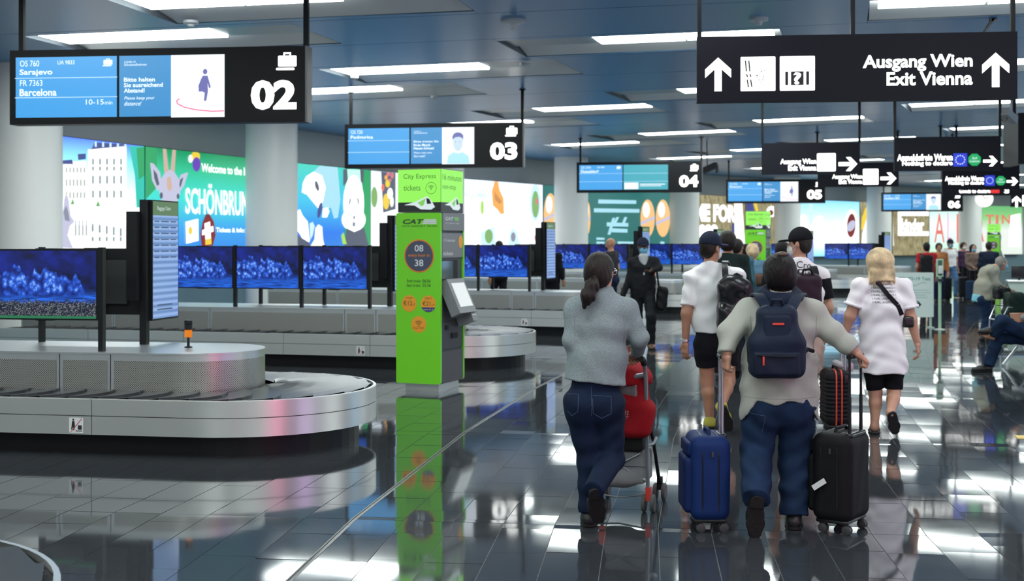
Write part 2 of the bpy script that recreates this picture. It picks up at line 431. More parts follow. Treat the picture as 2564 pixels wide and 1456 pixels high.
def stadium(R, L, x0=0.0, n=24, s0=None, s1=None):
    """points (x, y, nx, ny, arclength) round a stadium: front straight (y=-R) left to right, end curve, rear straight"""
    out = []; s = 0
    m = max(2, int(L/0.4))
    for k in range(m): out.append((x0-L+L*k/m, -R, 0, -1, L*k/m))
    for k in range(n+1):
        a = -PI/2+PI*k/n; out.append((x0+R*math.cos(a), R*math.sin(a), math.cos(a), math.sin(a), L+R*PI*k/n))
    for k in range(1, m+1): out.append((x0-L*k/m, R, 0, 1, L+R*PI+L*k/m))
    return out
def path_at(R, L, x0, s):
    if s <= L: return (x0-L+s, -R, 0, -1)
    if s <= L+PI*R:
        a = -PI/2+(s-L)/R; return (x0+R*math.cos(a), R*math.sin(a), math.cos(a), math.sin(a))
    return (x0-(s-L-PI*R), R, 0, 1)
def band(mb, R, L, x0, s0, s1, z0, z1, t=0.012, r1=None):
    """vertical sheet following the stadium between arclengths, thickness t; r1 = radius at the bottom"""
    n = max(2, int((s1-s0)/0.11)) if s1 > L and s0 < L+PI*R else 2
    lo, hi, lo2, hi2 = [], [], [], []
    for k in range(n+1):
        s = s0+(s1-s0)*k/n; x, y, nx, ny = path_at(R, L, x0, s)
        d = 0 if r1 is None else r1-R
        lo.append((x+nx*d, y+ny*d, z0)); hi.append((x, y, z1)); lo2.append((x+nx*(d-t), y+ny*(d-t), z0)); hi2.append((x-nx*t, y-ny*t, z1))
    vs = lo+hi+lo2+hi2; N = n+1; fs = []
    for k in range(n):
        fs += [(k, k+1, N+k+1, N+k), (2*N+k+1, 2*N+k, 3*N+k, 3*N+k+1), (N+k, N+k+1, 3*N+k+1, 3*N+k), (k+1, k, 2*N+k, 2*N+k+1)]
    fs += [(0, N, 3*N, 2*N), (n, 2*N+n, 3*N+n, N+n)]
    mb.add(vs, fs); return mb
def carousel_proto(label):
    t = thing('baggage_carousel', label, 'carousel', group='baggage carousels')
    L, R = CAR_L, CAR_R
    mb = MB(); mb.prismz([(p[0], p[1]) for p in stadium(0.97, L)], 0.0, 0.20); part('plinth', mb, M_BLACK, t)
    total = 2*L+PI*R
    # steel skirt: panels with joints, two heights with a groove between
    cuts = [0.0, 1.5, 3.0, 4.5, L-0.85, L+PI*R+0.85, total-4.5, total-3.0, total-1.5, total]
    for a, b in zip(cuts[:-1], cuts[1:]):
        for z0, z1 in ((0.172, 0.318), (0.324, 0.452)):
            mb = band(MB(), R, L, 0, a+0.003, b-0.003, z0, z1, 0.02); part('skirt_panel', mb, M_STEEL, t, True)
    # belt bed and rim
    mb = MB(); mb.prismz([(p[0], p[1]) for p in stadium(R-0.022, L)], 0.30, 0.425); part('belt_bed', mb, M_BLACK, t)
    mb = band(MB(), R-0.005, L, 0, 0.0, total, 0.452, 0.457, 0.02); part('rim', mb, M_STEEL, t, True)
    # overlapping crescent slats
    Rm = 0.80; tot = 2*L+PI*Rm; n = int(tot/0.25)
    for k in range(n):
        s = tot*k/n; vs = []; fs = []; m = 7
        for e in range(2):
            for q in range(m):
                f = q/(m-1); off = 0.10*(4*f*(1-f)) - 0.10*f
                ss = s+e*0.31+off
                ss = min(max(ss, 0.0), tot)
                x, y, nx, ny = path_at(Rm, L, 0, ss)
                inner = -0.62 if Rm*0+ss > L and ss < L+PI*Rm else -0.30
                if ss > L and ss < L+PI*Rm:
                    inner = -0.30-0.32*math.sin((ss-L)/Rm)
                d = inner+(0.275-inner)*f
                z = 0.440+(0.026 if e else 0.0)
                vs.append((x+nx*d, y+ny*d, z))
        for q in range(m-1): fs.append((q, q+1, m+q+1, m+q))
        nb = len(vs)
        vs += [(v[0], v[1], v[2]-0.024) for v in vs[m:]]
        for q in range(m-1): fs.append((m+q, m+q+1, nb+q+1, nb+q))
        mb = MB(); mb.add(vs, fs); part('slat', mb, M_RUBBER, t)
    # raised island in the middle
    xi, Ri, Li = -0.42, 0.55, L-0.42
    ti = 2*Li+PI*Ri
    cuts = [0.0, 1.55, 3.1, Li-1.02, Li-0.56, Li+PI*Ri+0.56, ti-3.1, ti-1.55, ti]
    for a, b in zip(cuts[:-1], cuts[1:]):
        fr = band(MB(), Ri, Li, xi, a+0.004, b-0.004, 0.40, 0.757, 0.012); p = part('island_panel', fr, M_STEELTOP, t, True)
        n = 2 if not (b > Li and a < Li+PI*Ri) else 26
        mb = MB(); vs = []; uvs = []
        for k in range(n+1):
            s = a+0.03+(b-a-0.06)*k/n; x, y, nx, ny = path_at(Ri, Li, xi, s)
            for z in (0.43, 0.705): vs.append((x+nx*0.003, y+ny*0.003, z)); uvs.append((s, z))
        fs = [(2*k, 2*k+2, 2*k+3, 2*k+1) for k in range(n)]
        mb.add(vs, fs); me = mb.me('perforated_sheet', M_PERF, True)
        lay = me.uv_layers.new(name='UVMap')
        for li, l in enumerate(me.loops): lay.data[li].uv = uvs[l.vertex_index]
        link('perforated_sheet', me, p)
    mb = MB(); mb.prismz([(p[0], p[1]) for p in stadium(Ri+0.006, Li, xi)], 0.757, 0.772); part('island_top', mb, M_STEELTOP, t)
    # no-climbing sticker on the lower skirt
    mb = MB(); z0, z1, x0, x1 = 0.185, 0.305, -1.04, -0.92; y = -R-0.002
    flat(mb, rrect(x0, x1, z0, z1, 0.006), y); st = part('warning_sticker', mb, M_STICK, t)
    mb = MB(); y -= 0.0012
    flat(mb, ell2(x0+0.036, 0.288, 0.008, 0.009, 10), y); flat(mb, [(x0+0.026,0.277),(x0+0.046,0.277),(x0+0.05,0.245),(x0+0.044,0.205),(x0+0.036,0.205),(x0+0.034,0.235),(x0+0.026,0.208),(x0+0.018,0.21)], y)
    flat(mb, [(x0+0.075,0.21),(x0+0.108,0.21),(x0+0.108,0.245),(x0+0.075,0.245)], y); flat(mb, [(x0+0.055,0.197),(x0+0.112,0.197),(x0+0.112,0.203),(x0+0.055,0.203)], y)
    part('pictogram', mb, M_PBLK, st)
    mb = MB(); flat(mb, [(x0+0.012,0.19),(x0+0.018,0.19),(x1-0.008,0.30),(x1-0.014,0.30)], y-0.001); part('red_bar', mb, M_PRED, st)
    return t
CAROUSELS = [(78.0,4.7), (78.4,9.6), (78.35,14.7), (77.9,19.4), (78.3,25.0), (78.6,29.8), (78.4,35.0), (78.4,40.0)]
CAR_LAB = ['steel baggage carousel cut off at the lower left corner', 'large steel baggage carousel in front with amber beacon and perforated island',
           'steel baggage carousel behind the green ticket machine', 'steel baggage carousel left of the woman in grey', 'steel baggage carousel behind the man in the dark suit',
           'steel baggage carousel left of the black-capped man', 'far steel baggage carousel beside the blonde woman', 'farthest steel baggage carousel behind the test notice board']
proto = None
CAR_FRAMES = []
for k, (r, ph) in enumerate(CAROUSELS):
    o = carousel_proto(CAR_LAB[k]) if k == 0 else copy_tree(proto)
    proto = proto or o
    o.location = P(r, ph); o.rotation_euler = (0,0,-math.radians(ph)); o['label'] = CAR_LAB[k]
    CAR_FRAMES.append((P(r, ph), -math.radians(ph)))
def carpt(k, x, y, z=0):
    l, rz = CAR_FRAMES[k]; return l+Matrix.Rotation(rz, 3, 'Z') @ Vector((x, y, z))

# ---- picture on the belt screens: a crowd under blue light
def tv_mat(name, stands):
    m = bpy.data.materials.new(name); m.use_nodes = True; nt = m.node_tree; b = nt.nodes['Principled BSDF']
    b.inputs['Base Color'].default_value = (0.01,0.01,0.012,1); b.inputs['Roughness'].default_value = 0.12
    N = nt.nodes.new; Lk = nt.links.new
    uv = N('ShaderNodeUVMap'); sep = N('ShaderNodeSeparateXYZ'); Lk(uv.outputs[0], sep.inputs[0])
    def mp(scale, loc=(0,0,0)):
        q = N('ShaderNodeMapping'); q.inputs['Scale'].default_value = scale; q.inputs['Location'].default_value = loc; Lk(uv.outputs[0], q.inputs[0]); return q
    def math_(op, a, c=None, v=None, clamp=False):
        q = N('ShaderNodeMath'); q.operation = op; q.use_clamp = clamp
        if a is not None: Lk(a, q.inputs[0])
        if c is not None: Lk(c, q.inputs[1])
        if v is not None: q.inputs[1].default_value = v
        return q.outputs[0]
    def rng(x, a, c, d=0.0, e=1.0):
        q = N('ShaderNodeMapRange'); q.inputs[1].default_value = a; q.inputs[2].default_value = c; q.inputs[3].default_value = d; q.inputs[4].default_value = e; q.interpolation_type = 'SMOOTHSTEP'
        Lk(x, q.inputs[0]); return q.outputs[0]
    u, v = sep.outputs[0], sep.outputs[1]
    # figures: tall cells, lit on their crowns
    wob = N('ShaderNodeTexNoise'); wob.inputs['Scale'].default_value = 1.0; wob.inputs['Detail'].default_value = 5; wob.inputs['Roughness'].default_value = 0.7; Lk(mp((6,3.5,1)).outputs[0], wob.inputs['Vector'])
    vor = N('ShaderNodeTexVoronoi'); vor.feature = 'SMOOTH_F1'; vor.inputs['Smoothness'].default_value = 0.35; vor.inputs['Scale'].default_value = 1.0
    va = N('ShaderNodeVectorMath'); va.operation = 'MULTIPLY_ADD'; va.inputs[1].default_value = (0.9,0.9,0.9); Lk(wob.outputs['Color'], va.inputs[0]); Lk(mp((20,8,1)).outputs[0], va.inputs[2]); Lk(va.outputs[0], vor.inputs['Vector'])
    fig = rng(vor.outputs['Distance'], 0.85, 0.08)
    fine = N('ShaderNodeTexNoise'); fine.inputs['Scale'].default_value = 1.0; fine.inputs['Detail'].default_value = 6; Lk(mp((30,16,1)).outputs[0], fine.inputs['Vector'])
    fig = math_('MULTIPLY', fig, rng(fine.outputs['Fac'], 0.34, 0.64, 0.35, 1.0))
    skyl = N('ShaderNodeTexNoise'); skyl.inputs['Scale'].default_value = 1.0; skyl.inputs['Detail'].default_value = 3; Lk(mp((7,0.01,1)).outputs[0], skyl.inputs['Vector'])
    top = math_('ADD', rng(skyl.outputs['Fac'], 0.3, 0.7, 0.60, 0.84), rng(u, 0.55, 1.0, 0.0, -0.22))
    base = 0.34 if stands else 0.22
    edge = math_('SUBTRACT', top, v)
    mtop = rng(edge, 0.0, 0.07)
    mlow = rng(v, base-0.1, base+0.12)
    mright = rng(u, 0.98, 0.78, 0.12, 1.0)
    mask = math_('MULTIPLY', math_('MULTIPLY', mtop, mlow), mright)
    fig = math_('MULTIPLY', fig, mask)
    # background haze and wet ground streaks
    hz = N('ShaderNodeTexNoise'); hz.inputs['Scale'].default_value = 1.0; hz.inputs['Detail'].default_value = 6; Lk(mp((5,4,1), (3,1,0)).outputs[0], hz.inputs['Vector'])
    st = N('ShaderNodeTexNoise'); st.inputs['Scale'].default_value = 1.0; st.inputs['Detail'].default_value = 4; Lk(mp((5,28,1), (1,5,0)).outputs[0], st.inputs['Vector'])
    r1 = N('ShaderNodeValToRGB'); e = r1.color_ramp.elements; e[0].position = 0.36; e[0].color = (0.001,0.003,0.03,1); e[1].position = 0.8; e[1].color = (0.004,0.02,0.34,1); Lk(hz.outputs['Fac'], r1.inputs['Fac'])
    r2 = N('ShaderNodeValToRGB'); e = r2.color_ramp.elements; e[0].position = 0.32; e[0].color = (0.002,0.01,0.12,1); e[1].position = 0.7; e[1].color = (0.02,0.16,0.85,1); Lk(st.outputs['Fac'], r2.inputs['Fac'])
    m1 = N('ShaderNodeMix'); m1.data_type = 'RGBA'; Lk(rng(v, base+0.12, base-0.05), m1.inputs[0]); Lk(r1.outputs[0], m1.inputs[6]); Lk(r2.outputs[0], m1.inputs[7])
    r3 = N('ShaderNodeValToRGB'); e = r3.color_ramp.elements; e[0].color = (0.002,0.010,0.14,1); e[1].color = (0.30,0.58,1.0,1); el = r3.color_ramp.elements.new(0.42); el.color = (0.02,0.10,0.62,1); Lk(fig, r3.inputs['Fac'])
    m2 = N('ShaderNodeMix'); m2.data_type = 'RGBA'; Lk(rng(mask, 0.1, 0.6), m2.inputs[0]); Lk(m1.outputs[2], m2.inputs[6]); Lk(r3.outputs[0], m2.inputs[7])
    out = m2.outputs[2]
    if stands:   # small seated crowd along the bottom
        vc = N('ShaderNodeTexVoronoi'); vc.inputs['Scale'].default_value = 1.0; Lk(mp((95,48,1)).outputs[0], vc.inputs['Vector'])
        hs = N('ShaderNodeHueSaturation'); hs.inputs['Saturation'].default_value = 0.35; hs.inputs['Value'].default_value = 0.30; Lk(vc.outputs['Color'], hs.inputs['Color'])
        dk = N('ShaderNodeMix'); dk.data_type = 'RGBA'; dk.inputs[7].default_value = (0.006,0.012,0.03,1); Lk(rng(vc.outputs['Distance'], 0.15, 0.6), dk.inputs[0]); Lk(hs.outputs[0], dk.inputs[6])
        m3 = N('ShaderNodeMix'); m3.data_type = 'RGBA'; Lk(rng(math_('ADD', v, rng(fine.outputs['Fac'], 0.3, 0.7, -0.03, 0.03)), 0.29, 0.22), m3.inputs[0]); Lk(out, m3.inputs[6]); Lk(dk.outputs[2], m3.inputs[7]); out = m3.outputs[2]
        m4 = N('ShaderNodeMix'); m4.data_type = 'RGBA'; m4.inputs[7].default_value = (0.02,0.16,0.07,1); Lk(rng(v, 0.045, 0.03), m4.inputs[0]); Lk(out, m4.inputs[6]); out = m4.outputs[2]
    Lk(out, b.inputs['Emission Color']); b.inputs['Emission Strength'].default_value = 1.15; m.cycles.emission_sampling = 'NONE'
    return m
M_TV = tv_mat('blue crowd picture', False); M_TVS = tv_mat('blue crowd and stands picture', True)
M_GREY = mat('dark grey metal', (0.06,0.062,0.066), 0.4, 0.6)
TVW, TVH = 0.975, 0.605
def screen_quad(name, x0, x1, z0, z1, y, m, parent):
    mb = MB(); mb.quad((x0,y,z0), (x1,y,z0), (x1,y,z1), (x0,y,z1)); me = mb.me(name, m)
    lay = me.uv_layers.new(name='UVMap')
    for i, c in enumerate(((0,0),(1,0),(1,1),(0,1))): lay.data[i].uv = c
    return link(name, me, parent)
def tv_proto(label, m):
    """screen facing -y, origin under its right edge on the island top; post at the right edge"""
    t = thing('belt_screen', label, 'screen', group='screens over the baggage belts')
    z0, z1 = 0.262, 0.262+TVH
    mb = MB(); mb.box((-TVW/2, 0.0, (z0+z1)/2), (TVW, 0.05, TVH)); part('housing', mb, M_BLACK, t)
    screen_quad('display', -TVW+0.012, -0.018, z0+0.014, z1-0.014, -0.0275, m, t)
    mb = MB(); mb.box((0.021, 0.0, 0.44), (0.042, 0.055, 0.88)); part('post', mb, M_BLACK, t)
    for z in (z0+0.14, z0+0.44):
        mb = MB(); mb.box((-0.26, 0.10, z), (0.50, 0.02, 0.055), Matrix.Rotation(0.05, 3, 'Y')); part('mount_arm', mb, M_GREY, t)
    mb = MB(); mb.box((-0.54, 0.085, z0+0.30), (0.16, 0.06, 0.62)); part('mount_rail', mb, M_BLACK, t)
    mb = MB(); mb.box((-TVW/2, 0.037, z0+0.30), (0.72, 0.025, 0.40)); part('rear_casing', mb, M_GREY, t)
    return t
tvp = tv_proto('blue crowd screen', M_TV)
tvs = tv_proto('blue crowd screen', M_TVS)
CARNAME = [None, 'front carousel with the amber beacon', 'carousel behind the green ticket machine', 'carousel left of the woman in grey', 'carousel behind the suited man',
           'carousel left of the black-capped man', 'far carousel beside the blonde woman', 'farthest carousel']
POSN = ['right-hand', 'middle', 'left-hand']
first = [True]
for k in range(1, 8):
    l, rz = CAR_FRAMES[k]
    nfront = 1 if k == 1 else (2 if k > 5 else 3)
    for j in range(nfront):
        if k == 1: o = tvs; lab = 'big screen with blue crowd and spectator stands at the left edge'
        elif first[0]: o = tvp; first[0] = False
        else: o = copy_tree(tvp)
        if k > 1: lab = f'{POSN[j]} blue crowd screen facing us on the {CARNAME[k]}'
        o.location = carpt(k, -1.13-j*(TVW+0.047), -0.45, 0.772); o.rotation_euler = (0,0,rz); o['label'] = lab
    for j in range(1 if k in (1, 7) else 2):    # rear row, backs towards us
        o = copy_tree(tvp if not first[0] else tvs); first_back = True
        o.location = carpt(k, -1.16-TVW-j*(TVW+0.047), 0.42, 0.772); o.rotation_euler = (0,0,rz+PI)
        o['label'] = f'{POSN[j]} screen seen from behind on the {CARNAME[k]}'
# ---- portrait information screens on posts
def totem_mat():
    m = bpy.data.materials.new('pale info table'); m.use_nodes = True; nt = m.node_tree; b = nt.nodes['Principled BSDF']; N = nt.nodes.new; Lk = nt.links.new
    b.inputs['Base Color'].default_value = (0.02,0.02,0.02,1); b.inputs['Roughness'].default_value = 0.15
    uv = N('ShaderNodeUVMap'); sep = N('ShaderNodeSeparateXYZ'); Lk(uv.outputs[0], sep.inputs[0])
    w = N('ShaderNodeTexWave'); w.bands_direction = 'Y'; w.inputs['Scale'].default_value = 5.2; Lk(uv.outputs[0], w.inputs['Vector'])
    r = N('ShaderNodeValToRGB'); r.color_ramp.elements[0].color = (0.14,0.25,0.55,1); r.color_ramp.elements[1].color = (0.32,0.48,0.86,1); Lk(w.outputs['Fac'], r.inputs['Fac'])
    Lk(r.outputs[0], b.inputs['Emission Color']); b.inputs['Emission Strength'].default_value = 0.95; m.cycles.emission_sampling = 'NONE'
    return m
M_TOT = totem_mat(); M_TOTH = emat('olive header', (0.10,0.19,0.09), 0.9); M_TOTT = emat('pale lettering', (0.65,0.8,0.8), 0.9); M_TOTD = emat('grey small print', (0.08,0.14,0.3), 0.7)
def totem_proto():
    t = thing('info_screen', 'x', 'screen', group='portrait information screens')
    z0, z1, w = 0.21, 1.31, 0.56     # faces -y locally; turned to face the walkway
    mb = MB(); mb.box((0, 0, (z0+z1)/2), (w, 0.06, z1-z0)); part('housing', mb, M_BLACK, t)
    screen_quad('display', -w/2+0.012, w/2-0.012, z0+0.015, z1-0.14, -0.032, M_TOT, t)
    mb = MB(); mb.quad((-w/2+0.012,-0.032,z1-0.14), (w/2-0.012,-0.032,z1-0.14), (w/2-0.012,-0.032,z1-0.012), (-w/2+0.012,-0.032,z1-0.012)); part('header', mb, M_TOTH, t)
    mb = MB(); text_into(mb, 'Baggage Claim', -0.18, 0.10, z1-0.10, z1-0.055, -0.034); part('header_lettering', mb, M_TOTT, t)
    mb = MB()
    for q in range(7):
        zz = z1-0.2-q*0.055
        for a, b in ((-0.24,-0.14), (-0.10,0.06), (0.10,0.22)): flat(mb, [(a,zz),(b,zz),(b,zz+0.012),(a,zz+0.012)], -0.034)
    for zz in (0.34, 0.30): flat(mb, [(-0.18,zz),(0.14,zz),(0.14,zz+0.014),(-0.18,zz+0.014)], -0.034)
    part('table_print', mb, M_TOTD, t)['kind'] = 'stuff'
    mb = MB(); mb.box((-w/2-0.03, 0.03, z1/2), (0.065, 0.065, z1)); part('post', mb, M_BLACK, t)
    mb = MB(); mb.box((-w/2-0.10, 0.10, 0.80), (0.09, 0.10, 0.80)); part('mount', mb, M_BLACK, t)
    return t
tot = totem_proto()
for k in range(1, 8):
    o = tot if k == 1 else copy_tree(tot)
    l, rz = CAR_FRAMES[k]
    o.location = carpt(k, -1.06, 0.62, 0.772); o.rotation_euler = (0,0,rz+PI/2)
    o['label'] = f'tall portrait information screen on the {CARNAME[k]}'
# ---- amber beacons
M_AMBER = mat('amber lens', (0.85,0.22,0.01), 0.2, emis=(0.9,0.2,0.01), estr=0.10)
def beacon():
    t = thing('warning_beacon', 'x', 'beacon', group='amber warning beacons')
    mb = MB(); mb.lathe([(0.035,0),(0.035,0.008),(0.012,0.015),(0.012,0.085),(0.028,0.09)], 20); part('stem', mb, M_BLACK, t, True)
    mb = MB(); mb.lathe([(0.028,0.09),(0.033,0.095),(0.033,0.155),(0.028,0.157)], 20); part('lens', mb, M_AMBER, t, True)
    mb = MB(); mb.lathe([(0.030,0.157),(0.034,0.16),(0.034,0.205),(0.030,0.207)], 20); part('sounder', mb, M_BLACK, t, True)
    mb = MB(); mb.lathe([(0.03,0.207),(0.035,0.21),(0.035,0.238),(0.02,0.245),(0.0,0.245)], 20); part('cap', mb, M_BLACK, t, True)
    return t
bc = beacon(); bc.location = carpt(1, -0.55, 0.04, 0.772); bc['label'] = 'amber warning beacon on the front carousel island'
b2 = copy_tree(bc); b2.location = carpt(4, -0.62, 0.04, 0.772); b2['label'] = 'amber warning beacon on the carousel behind the suited man'
# ================================================================== HANGING SIGNS
M_SIGN = mat('black sign housing', (0.005,0.006,0.008), 0.45, spec=0.2)
M_SIGNB = mat('blue black sign face', (0.009,0.009,0.015), 0.6, spec=0.15)
M_SIGNE = mat('grey sign end cap', (0.10,0.10,0.105), 0.35, 0.5)
M_BLUE = emat('flight screen blue', (0.045,0.33,0.74), 1.15)
M_BLUE2 = emat('flight screen mid blue', (0.035,0.26,0.58), 1.1)
M_TEAL = emat('flight screen teal', (0.045,0.42,0.52), 1.0)
M_LINE = emat('screen pale line', (0.45,0.72,1.0), 1.2)
M_LIT = emat('lit white lettering', (1.0,1.0,0.97), 2.6)
M_STXT = emat('screen white text', (0.80,0.93,1.0), 1.3)
M_WSCR = emat('white screen picture', (0.86,0.92,1.0), 1.15)
M_VIO = emat('violet figure', (0.18,0.18,0.55), 0.8); M_PINK = emat('red ring', (1.0,0.10,0.28), 1.0); M_SKIN_E = emat('pale face print', (0.62,0.78,0.95), 1.0)
M_CYANP = emat('pale cyan print', (0.45,0.85,0.95), 1.0); M_GREYP = emat('grey print', (0.25,0.35,0.45), 0.8)
SW, SH, SD = 3.46, 0.85, 0.20
def ltext(t, m, name, s, x0, x1, z0, z1, y, **kw):
    mb = MB(); text_into(mb, s, x0, x1, z0, z1, y, **kw); return part(name, mb, m, t)
def larrow(t, *a):
    mb = MB(); arrow(mb, *a); return part('arrow', mb, M_LIT, t)
def rods(t, xs, z0, y=0.0, r=0.028):
    for x in xs:
        mb = MB(); mb.box((x, y, (z0+CEIL)/2-t.location.z), (2*r, 2*r, CEIL-z0)); part('rod', mb, M_SIGN, t)
        mb = MB(); mb.lathe([(0.06,CEIL-0.02-t.location.z),(0.06,CEIL-t.location.z)], 14, (x, y, 0)); part('ceiling_rose', mb, M_SIGN, t, True)
def suitcase_icon(mb, x0, x1, z0, z1, y):
    w, h = x1-x0, z1-z0
    flat(mb, rrect(x0+0.1*w, x1, z0+0.2*h, z0+0.82*h, 0.06*w), y)
    for a in (0.36, 0.66): flat(mb, [(x0+a*w, z0+0.8*h), (x0+(a+0.07)*w, z0+0.8*h), (x0+(a+0.07)*w, z1), (x0+a*w, z1)], y)
    flat(mb, [(x0+0.36*w, z1-0.09*h), (x0+0.73*w, z1-0.09*h), (x0+0.73*w, z1), (x0+0.36*w, z1)], y)
    flat(mb, rrect(x0, x0+0.9*w, z0, z0+0.13*h, 0.05*w), y)
def flight_sign(px0, px1, py0, py1, num, label, left, right, turn):
    """left = list of rows (flight, extra, city); right = dict kind"""
    Y = SH*FPX/(py1-py0); c = at((px0+px1)/2, py1, Y)
    t = thing('flight_sign', label, 'sign', c, -math.radians(turn), 'hanging baggage belt signs')
    def X(p): return (p-28)/740*SW-SW/2
    def Z(p): return (310-p)/186*SH
    mb = MB(); mb.box((0, 0, SH/2), (SW, SD, SH)); part('housing', mb, M_SIGN, t)
    mb = MB(); mb.box((SW/2+0.012, 0, SH/2), (0.024, SD+0.01, SH)); part('end_cap', mb, M_SIGNE, t)
    F = -SD/2
    def rect(m_, a, b, c_, d, y): flat(m_, [(X(a),Z(d)),(X(b),Z(d)),(X(b),Z(c_)),(X(a),Z(c_))], y)
    mb = MB(); rect(mb, 44, 301, 142, 293, F-0.004); s1 = part('arrivals_display', mb, M_BLUE, t)
    mb = MB(); rect(mb, 42, 302, 193.3, 195.2, F-0.006); rect(mb, 42, 302, 242, 244, F-0.006); part('row_line', mb, M_LINE, s1)
    for q, (fl, ex, city, wait) in enumerate(left):
        o = 49*q
        if fl: ltext(s1, M_STXT, 'lettering', fl, X(55), X(55+8.2*len(fl)), Z(165+o), Z(150+o), F-0.006)
        if ex: ltext(s1, M_STXT, 'lettering', ex, X(151), X(194), Z(161+o), Z(151+o), F-0.006)
        if city: ltext(s1, M_STXT, 'lettering', city, X(54), X(54+10.5*len(city)), Z(190+o), Z(172+o), F-0.006, bold=0.02)
        if wait: ltext(s1, M_STXT, 'lettering', wait, X(223), X(268), Z(213+o), Z(200+o), F-0.006); ltext(s1, M_STXT, 'lettering', 'min', X(271), X(290), Z(213+o), Z(204+o), F-0.006)
    mb = MB()
    if right != 'face': suitcase_icon(mb, X(265), X(290), Z(167), Z(148), F-0.006)
    if right != 'face': part('suitcase_symbol', mb, M_STXT, s1)
    if right == 'table':
        mb = MB(); rect(mb, 307, 570, 142, 293, F-0.004); s2 = part('notice_display', mb, M_TEAL, t)
        mb = MB(); rect(mb, 307, 570, 193.3, 195.2, F-0.006); rect(mb, 307, 570, 242, 244, F-0.006); part('row_line', mb, M_LINE, s2)
        mb = MB(); rect(mb, 312, 395, 250, 290, F-0.006); rect(mb, 405, 552, 258, 263, F-0.006); rect(mb, 405, 530, 268, 272, F-0.006); part('notice_print', mb, M_WSCR, s2)
    else:
        mb = MB(); rect(mb, 307, 437, 142, 293, F-0.004); s2 = part('notice_display', mb, M_BLUE2, t)
        ltext(s2, M_STXT, 'lettering', 'COVID-19', X(320), X(348), Z(160), Z(155), F-0.006); ltext(s2, M_STXT, 'lettering', 'Schutzmaßnahmen', X(320), X(376), Z(167), Z(161), F-0.006)
        big = ['Bitte halten', 'Sie ausreichend', 'Abstand!'] if right == 'walk' else ['Bitte tragen Sie', 'Ihren Mund-', 'Nasen-Schutz!']
        sm = ['Please keep your', 'distance!'] if right == 'walk' else ['Please wear your', 'face mask!']
        for q, s in enumerate(big): ltext(s2, M_STXT, 'lettering', s, X(319), X(319+6.5*len(s)), Z(206.5+13.5*q), Z(196+13.5*q), F-0.006, bold=0.02)
        for q, s in enumerate(sm): ltext(s2, M_STXT, 'lettering', s, X(320), X(320+4.75*len(s)), Z(253+12.5*q), Z(243+12.5*q), F-0.006, shear=0.2)
        mb = MB(); rect(mb, 437, 570, 142, 296, F-0.005); s3 = part('picture_display', mb, M_WSCR, t)
        if right == 'walk':
            mb = MB()
            flat(mb, ell2(X(522), Z(184), 0.026, 0.030, 14), F-0.007)
            flat(mb, [(X(p), Z(q)) for p, q in ((516,194),(528,194),(536,222),(532,226),(528,212),(529,232),(525,256),(519,256),(521,236),(513,232),(511,226),(506,224),(505,220),(512,202))], F-0.007)
            flat(mb, [(X(506),Z(233)),(X(514),Z(233)),(X(514),Z(224)),(X(506),Z(224))], F-0.0068)
            part('figure_print', mb, M_VIO, s3)
            mb = MB(); pts = [(X(569), Z(281)), (X(540), Z(282)), (X(500), Z(278)), (X(470), Z(271)), (X(453), Z(262)), (X(451), Z(255)), (X(458), Z(250))]
            for a, b in zip(pts[:-1], pts[1:]):
                d = Vector((b[0]-a[0], b[1]-a[1])).normalized(); n = Vector((-d.y, d.x))*0.006
                flat(mb, [(a[0]+n.x,a[1]+n.y),(b[0]+n.x,b[1]+n.y),(b[0]-n.x,b[1]-n.y),(a[0]-n.x,a[1]-n.y)], F-0.007)
            part('ring_print', mb, M_PINK, s3)
        else:
            mb = MB(); flat(mb, ell2(X(503), Z(206), 0.095, 0.15, 20), F-0.0065); flat(mb, [(X(492),Z(240)),(X(514),Z(240)),(X(514),Z(225)),(X(492),Z(225))], F-0.0064); part('face_print', mb, M_SKIN_E, s3)
            mb = MB(); flat(mb, [(X(p), Z(q)) for p, q in ((481,196),(480,180),(487,168),(500,163),(516,166),(525,176),(525,198),(521,188),(510,182),(492,184),(485,190))], F-0.007); part('hair_print', mb, M_VIO, s3)
            mb = MB(); flat(mb, [(X(p), Z(q)) for p, q in ((458,294),(462,262),(484,246),(503,252),(522,246),(546,262),(552,294))], F-0.0068); part('shirt_print', mb, M_CYANP, s3)
            mb = MB()
            for p in (493, 512): flat(mb, ell2(X(p), Z(203), 0.012, 0.008, 10), F-0.0072)
            part('eyes_print', mb, M_GREYP, s3)
    ltext(t, M_LIT, 'lettering', num, X(635), X(747), Z(280), Z(207), F-0.006, bold=0.045)
    mb = MB(); suitcase_icon(mb, X(697), X(747), Z(183), Z(140), F-0.006); part('suitcase_symbol', mb, M_LIT, t)
    rods(t, (X(49), X(765)), c.z+SH-0.02)
    return t
flight_sign(28, 768, 124, 311, '02', 'large hanging belt sign reading 02 with Sarajevo and Barcelona', [('OS 760','UA 9833','Sarajevo',None), ('FR 7363',None,'Barcelona','10-15')], 'walk', 6)
flight_sign(858, 1314, 310, 421, '03', 'hanging belt sign reading 03 with Podgorica and a boy picture', [('OS 730',None,'Podgorica',None)], 'face', 8)
flight_sign(1445, 1755, 406, 482.5, '04', 'hanging belt sign reading 04 with two plain blue screens', [('OS 3754','UA 9841','Dusseldorf',None)], 'table', 8)
flight_sign(1817, 2064, 450, 509.5, '05', 'hanging belt sign reading 05 with a walking figure picture', [('OS 2736','UA 9811','Stuttgart',None)], 'walk', 8)
flight_sign(2205, 2410, 482, 530, '06', 'hanging belt sign reading 06 below the customs signs', [('OS 318','UA 9801','Stockholm ARN',None)], 'face', 8)

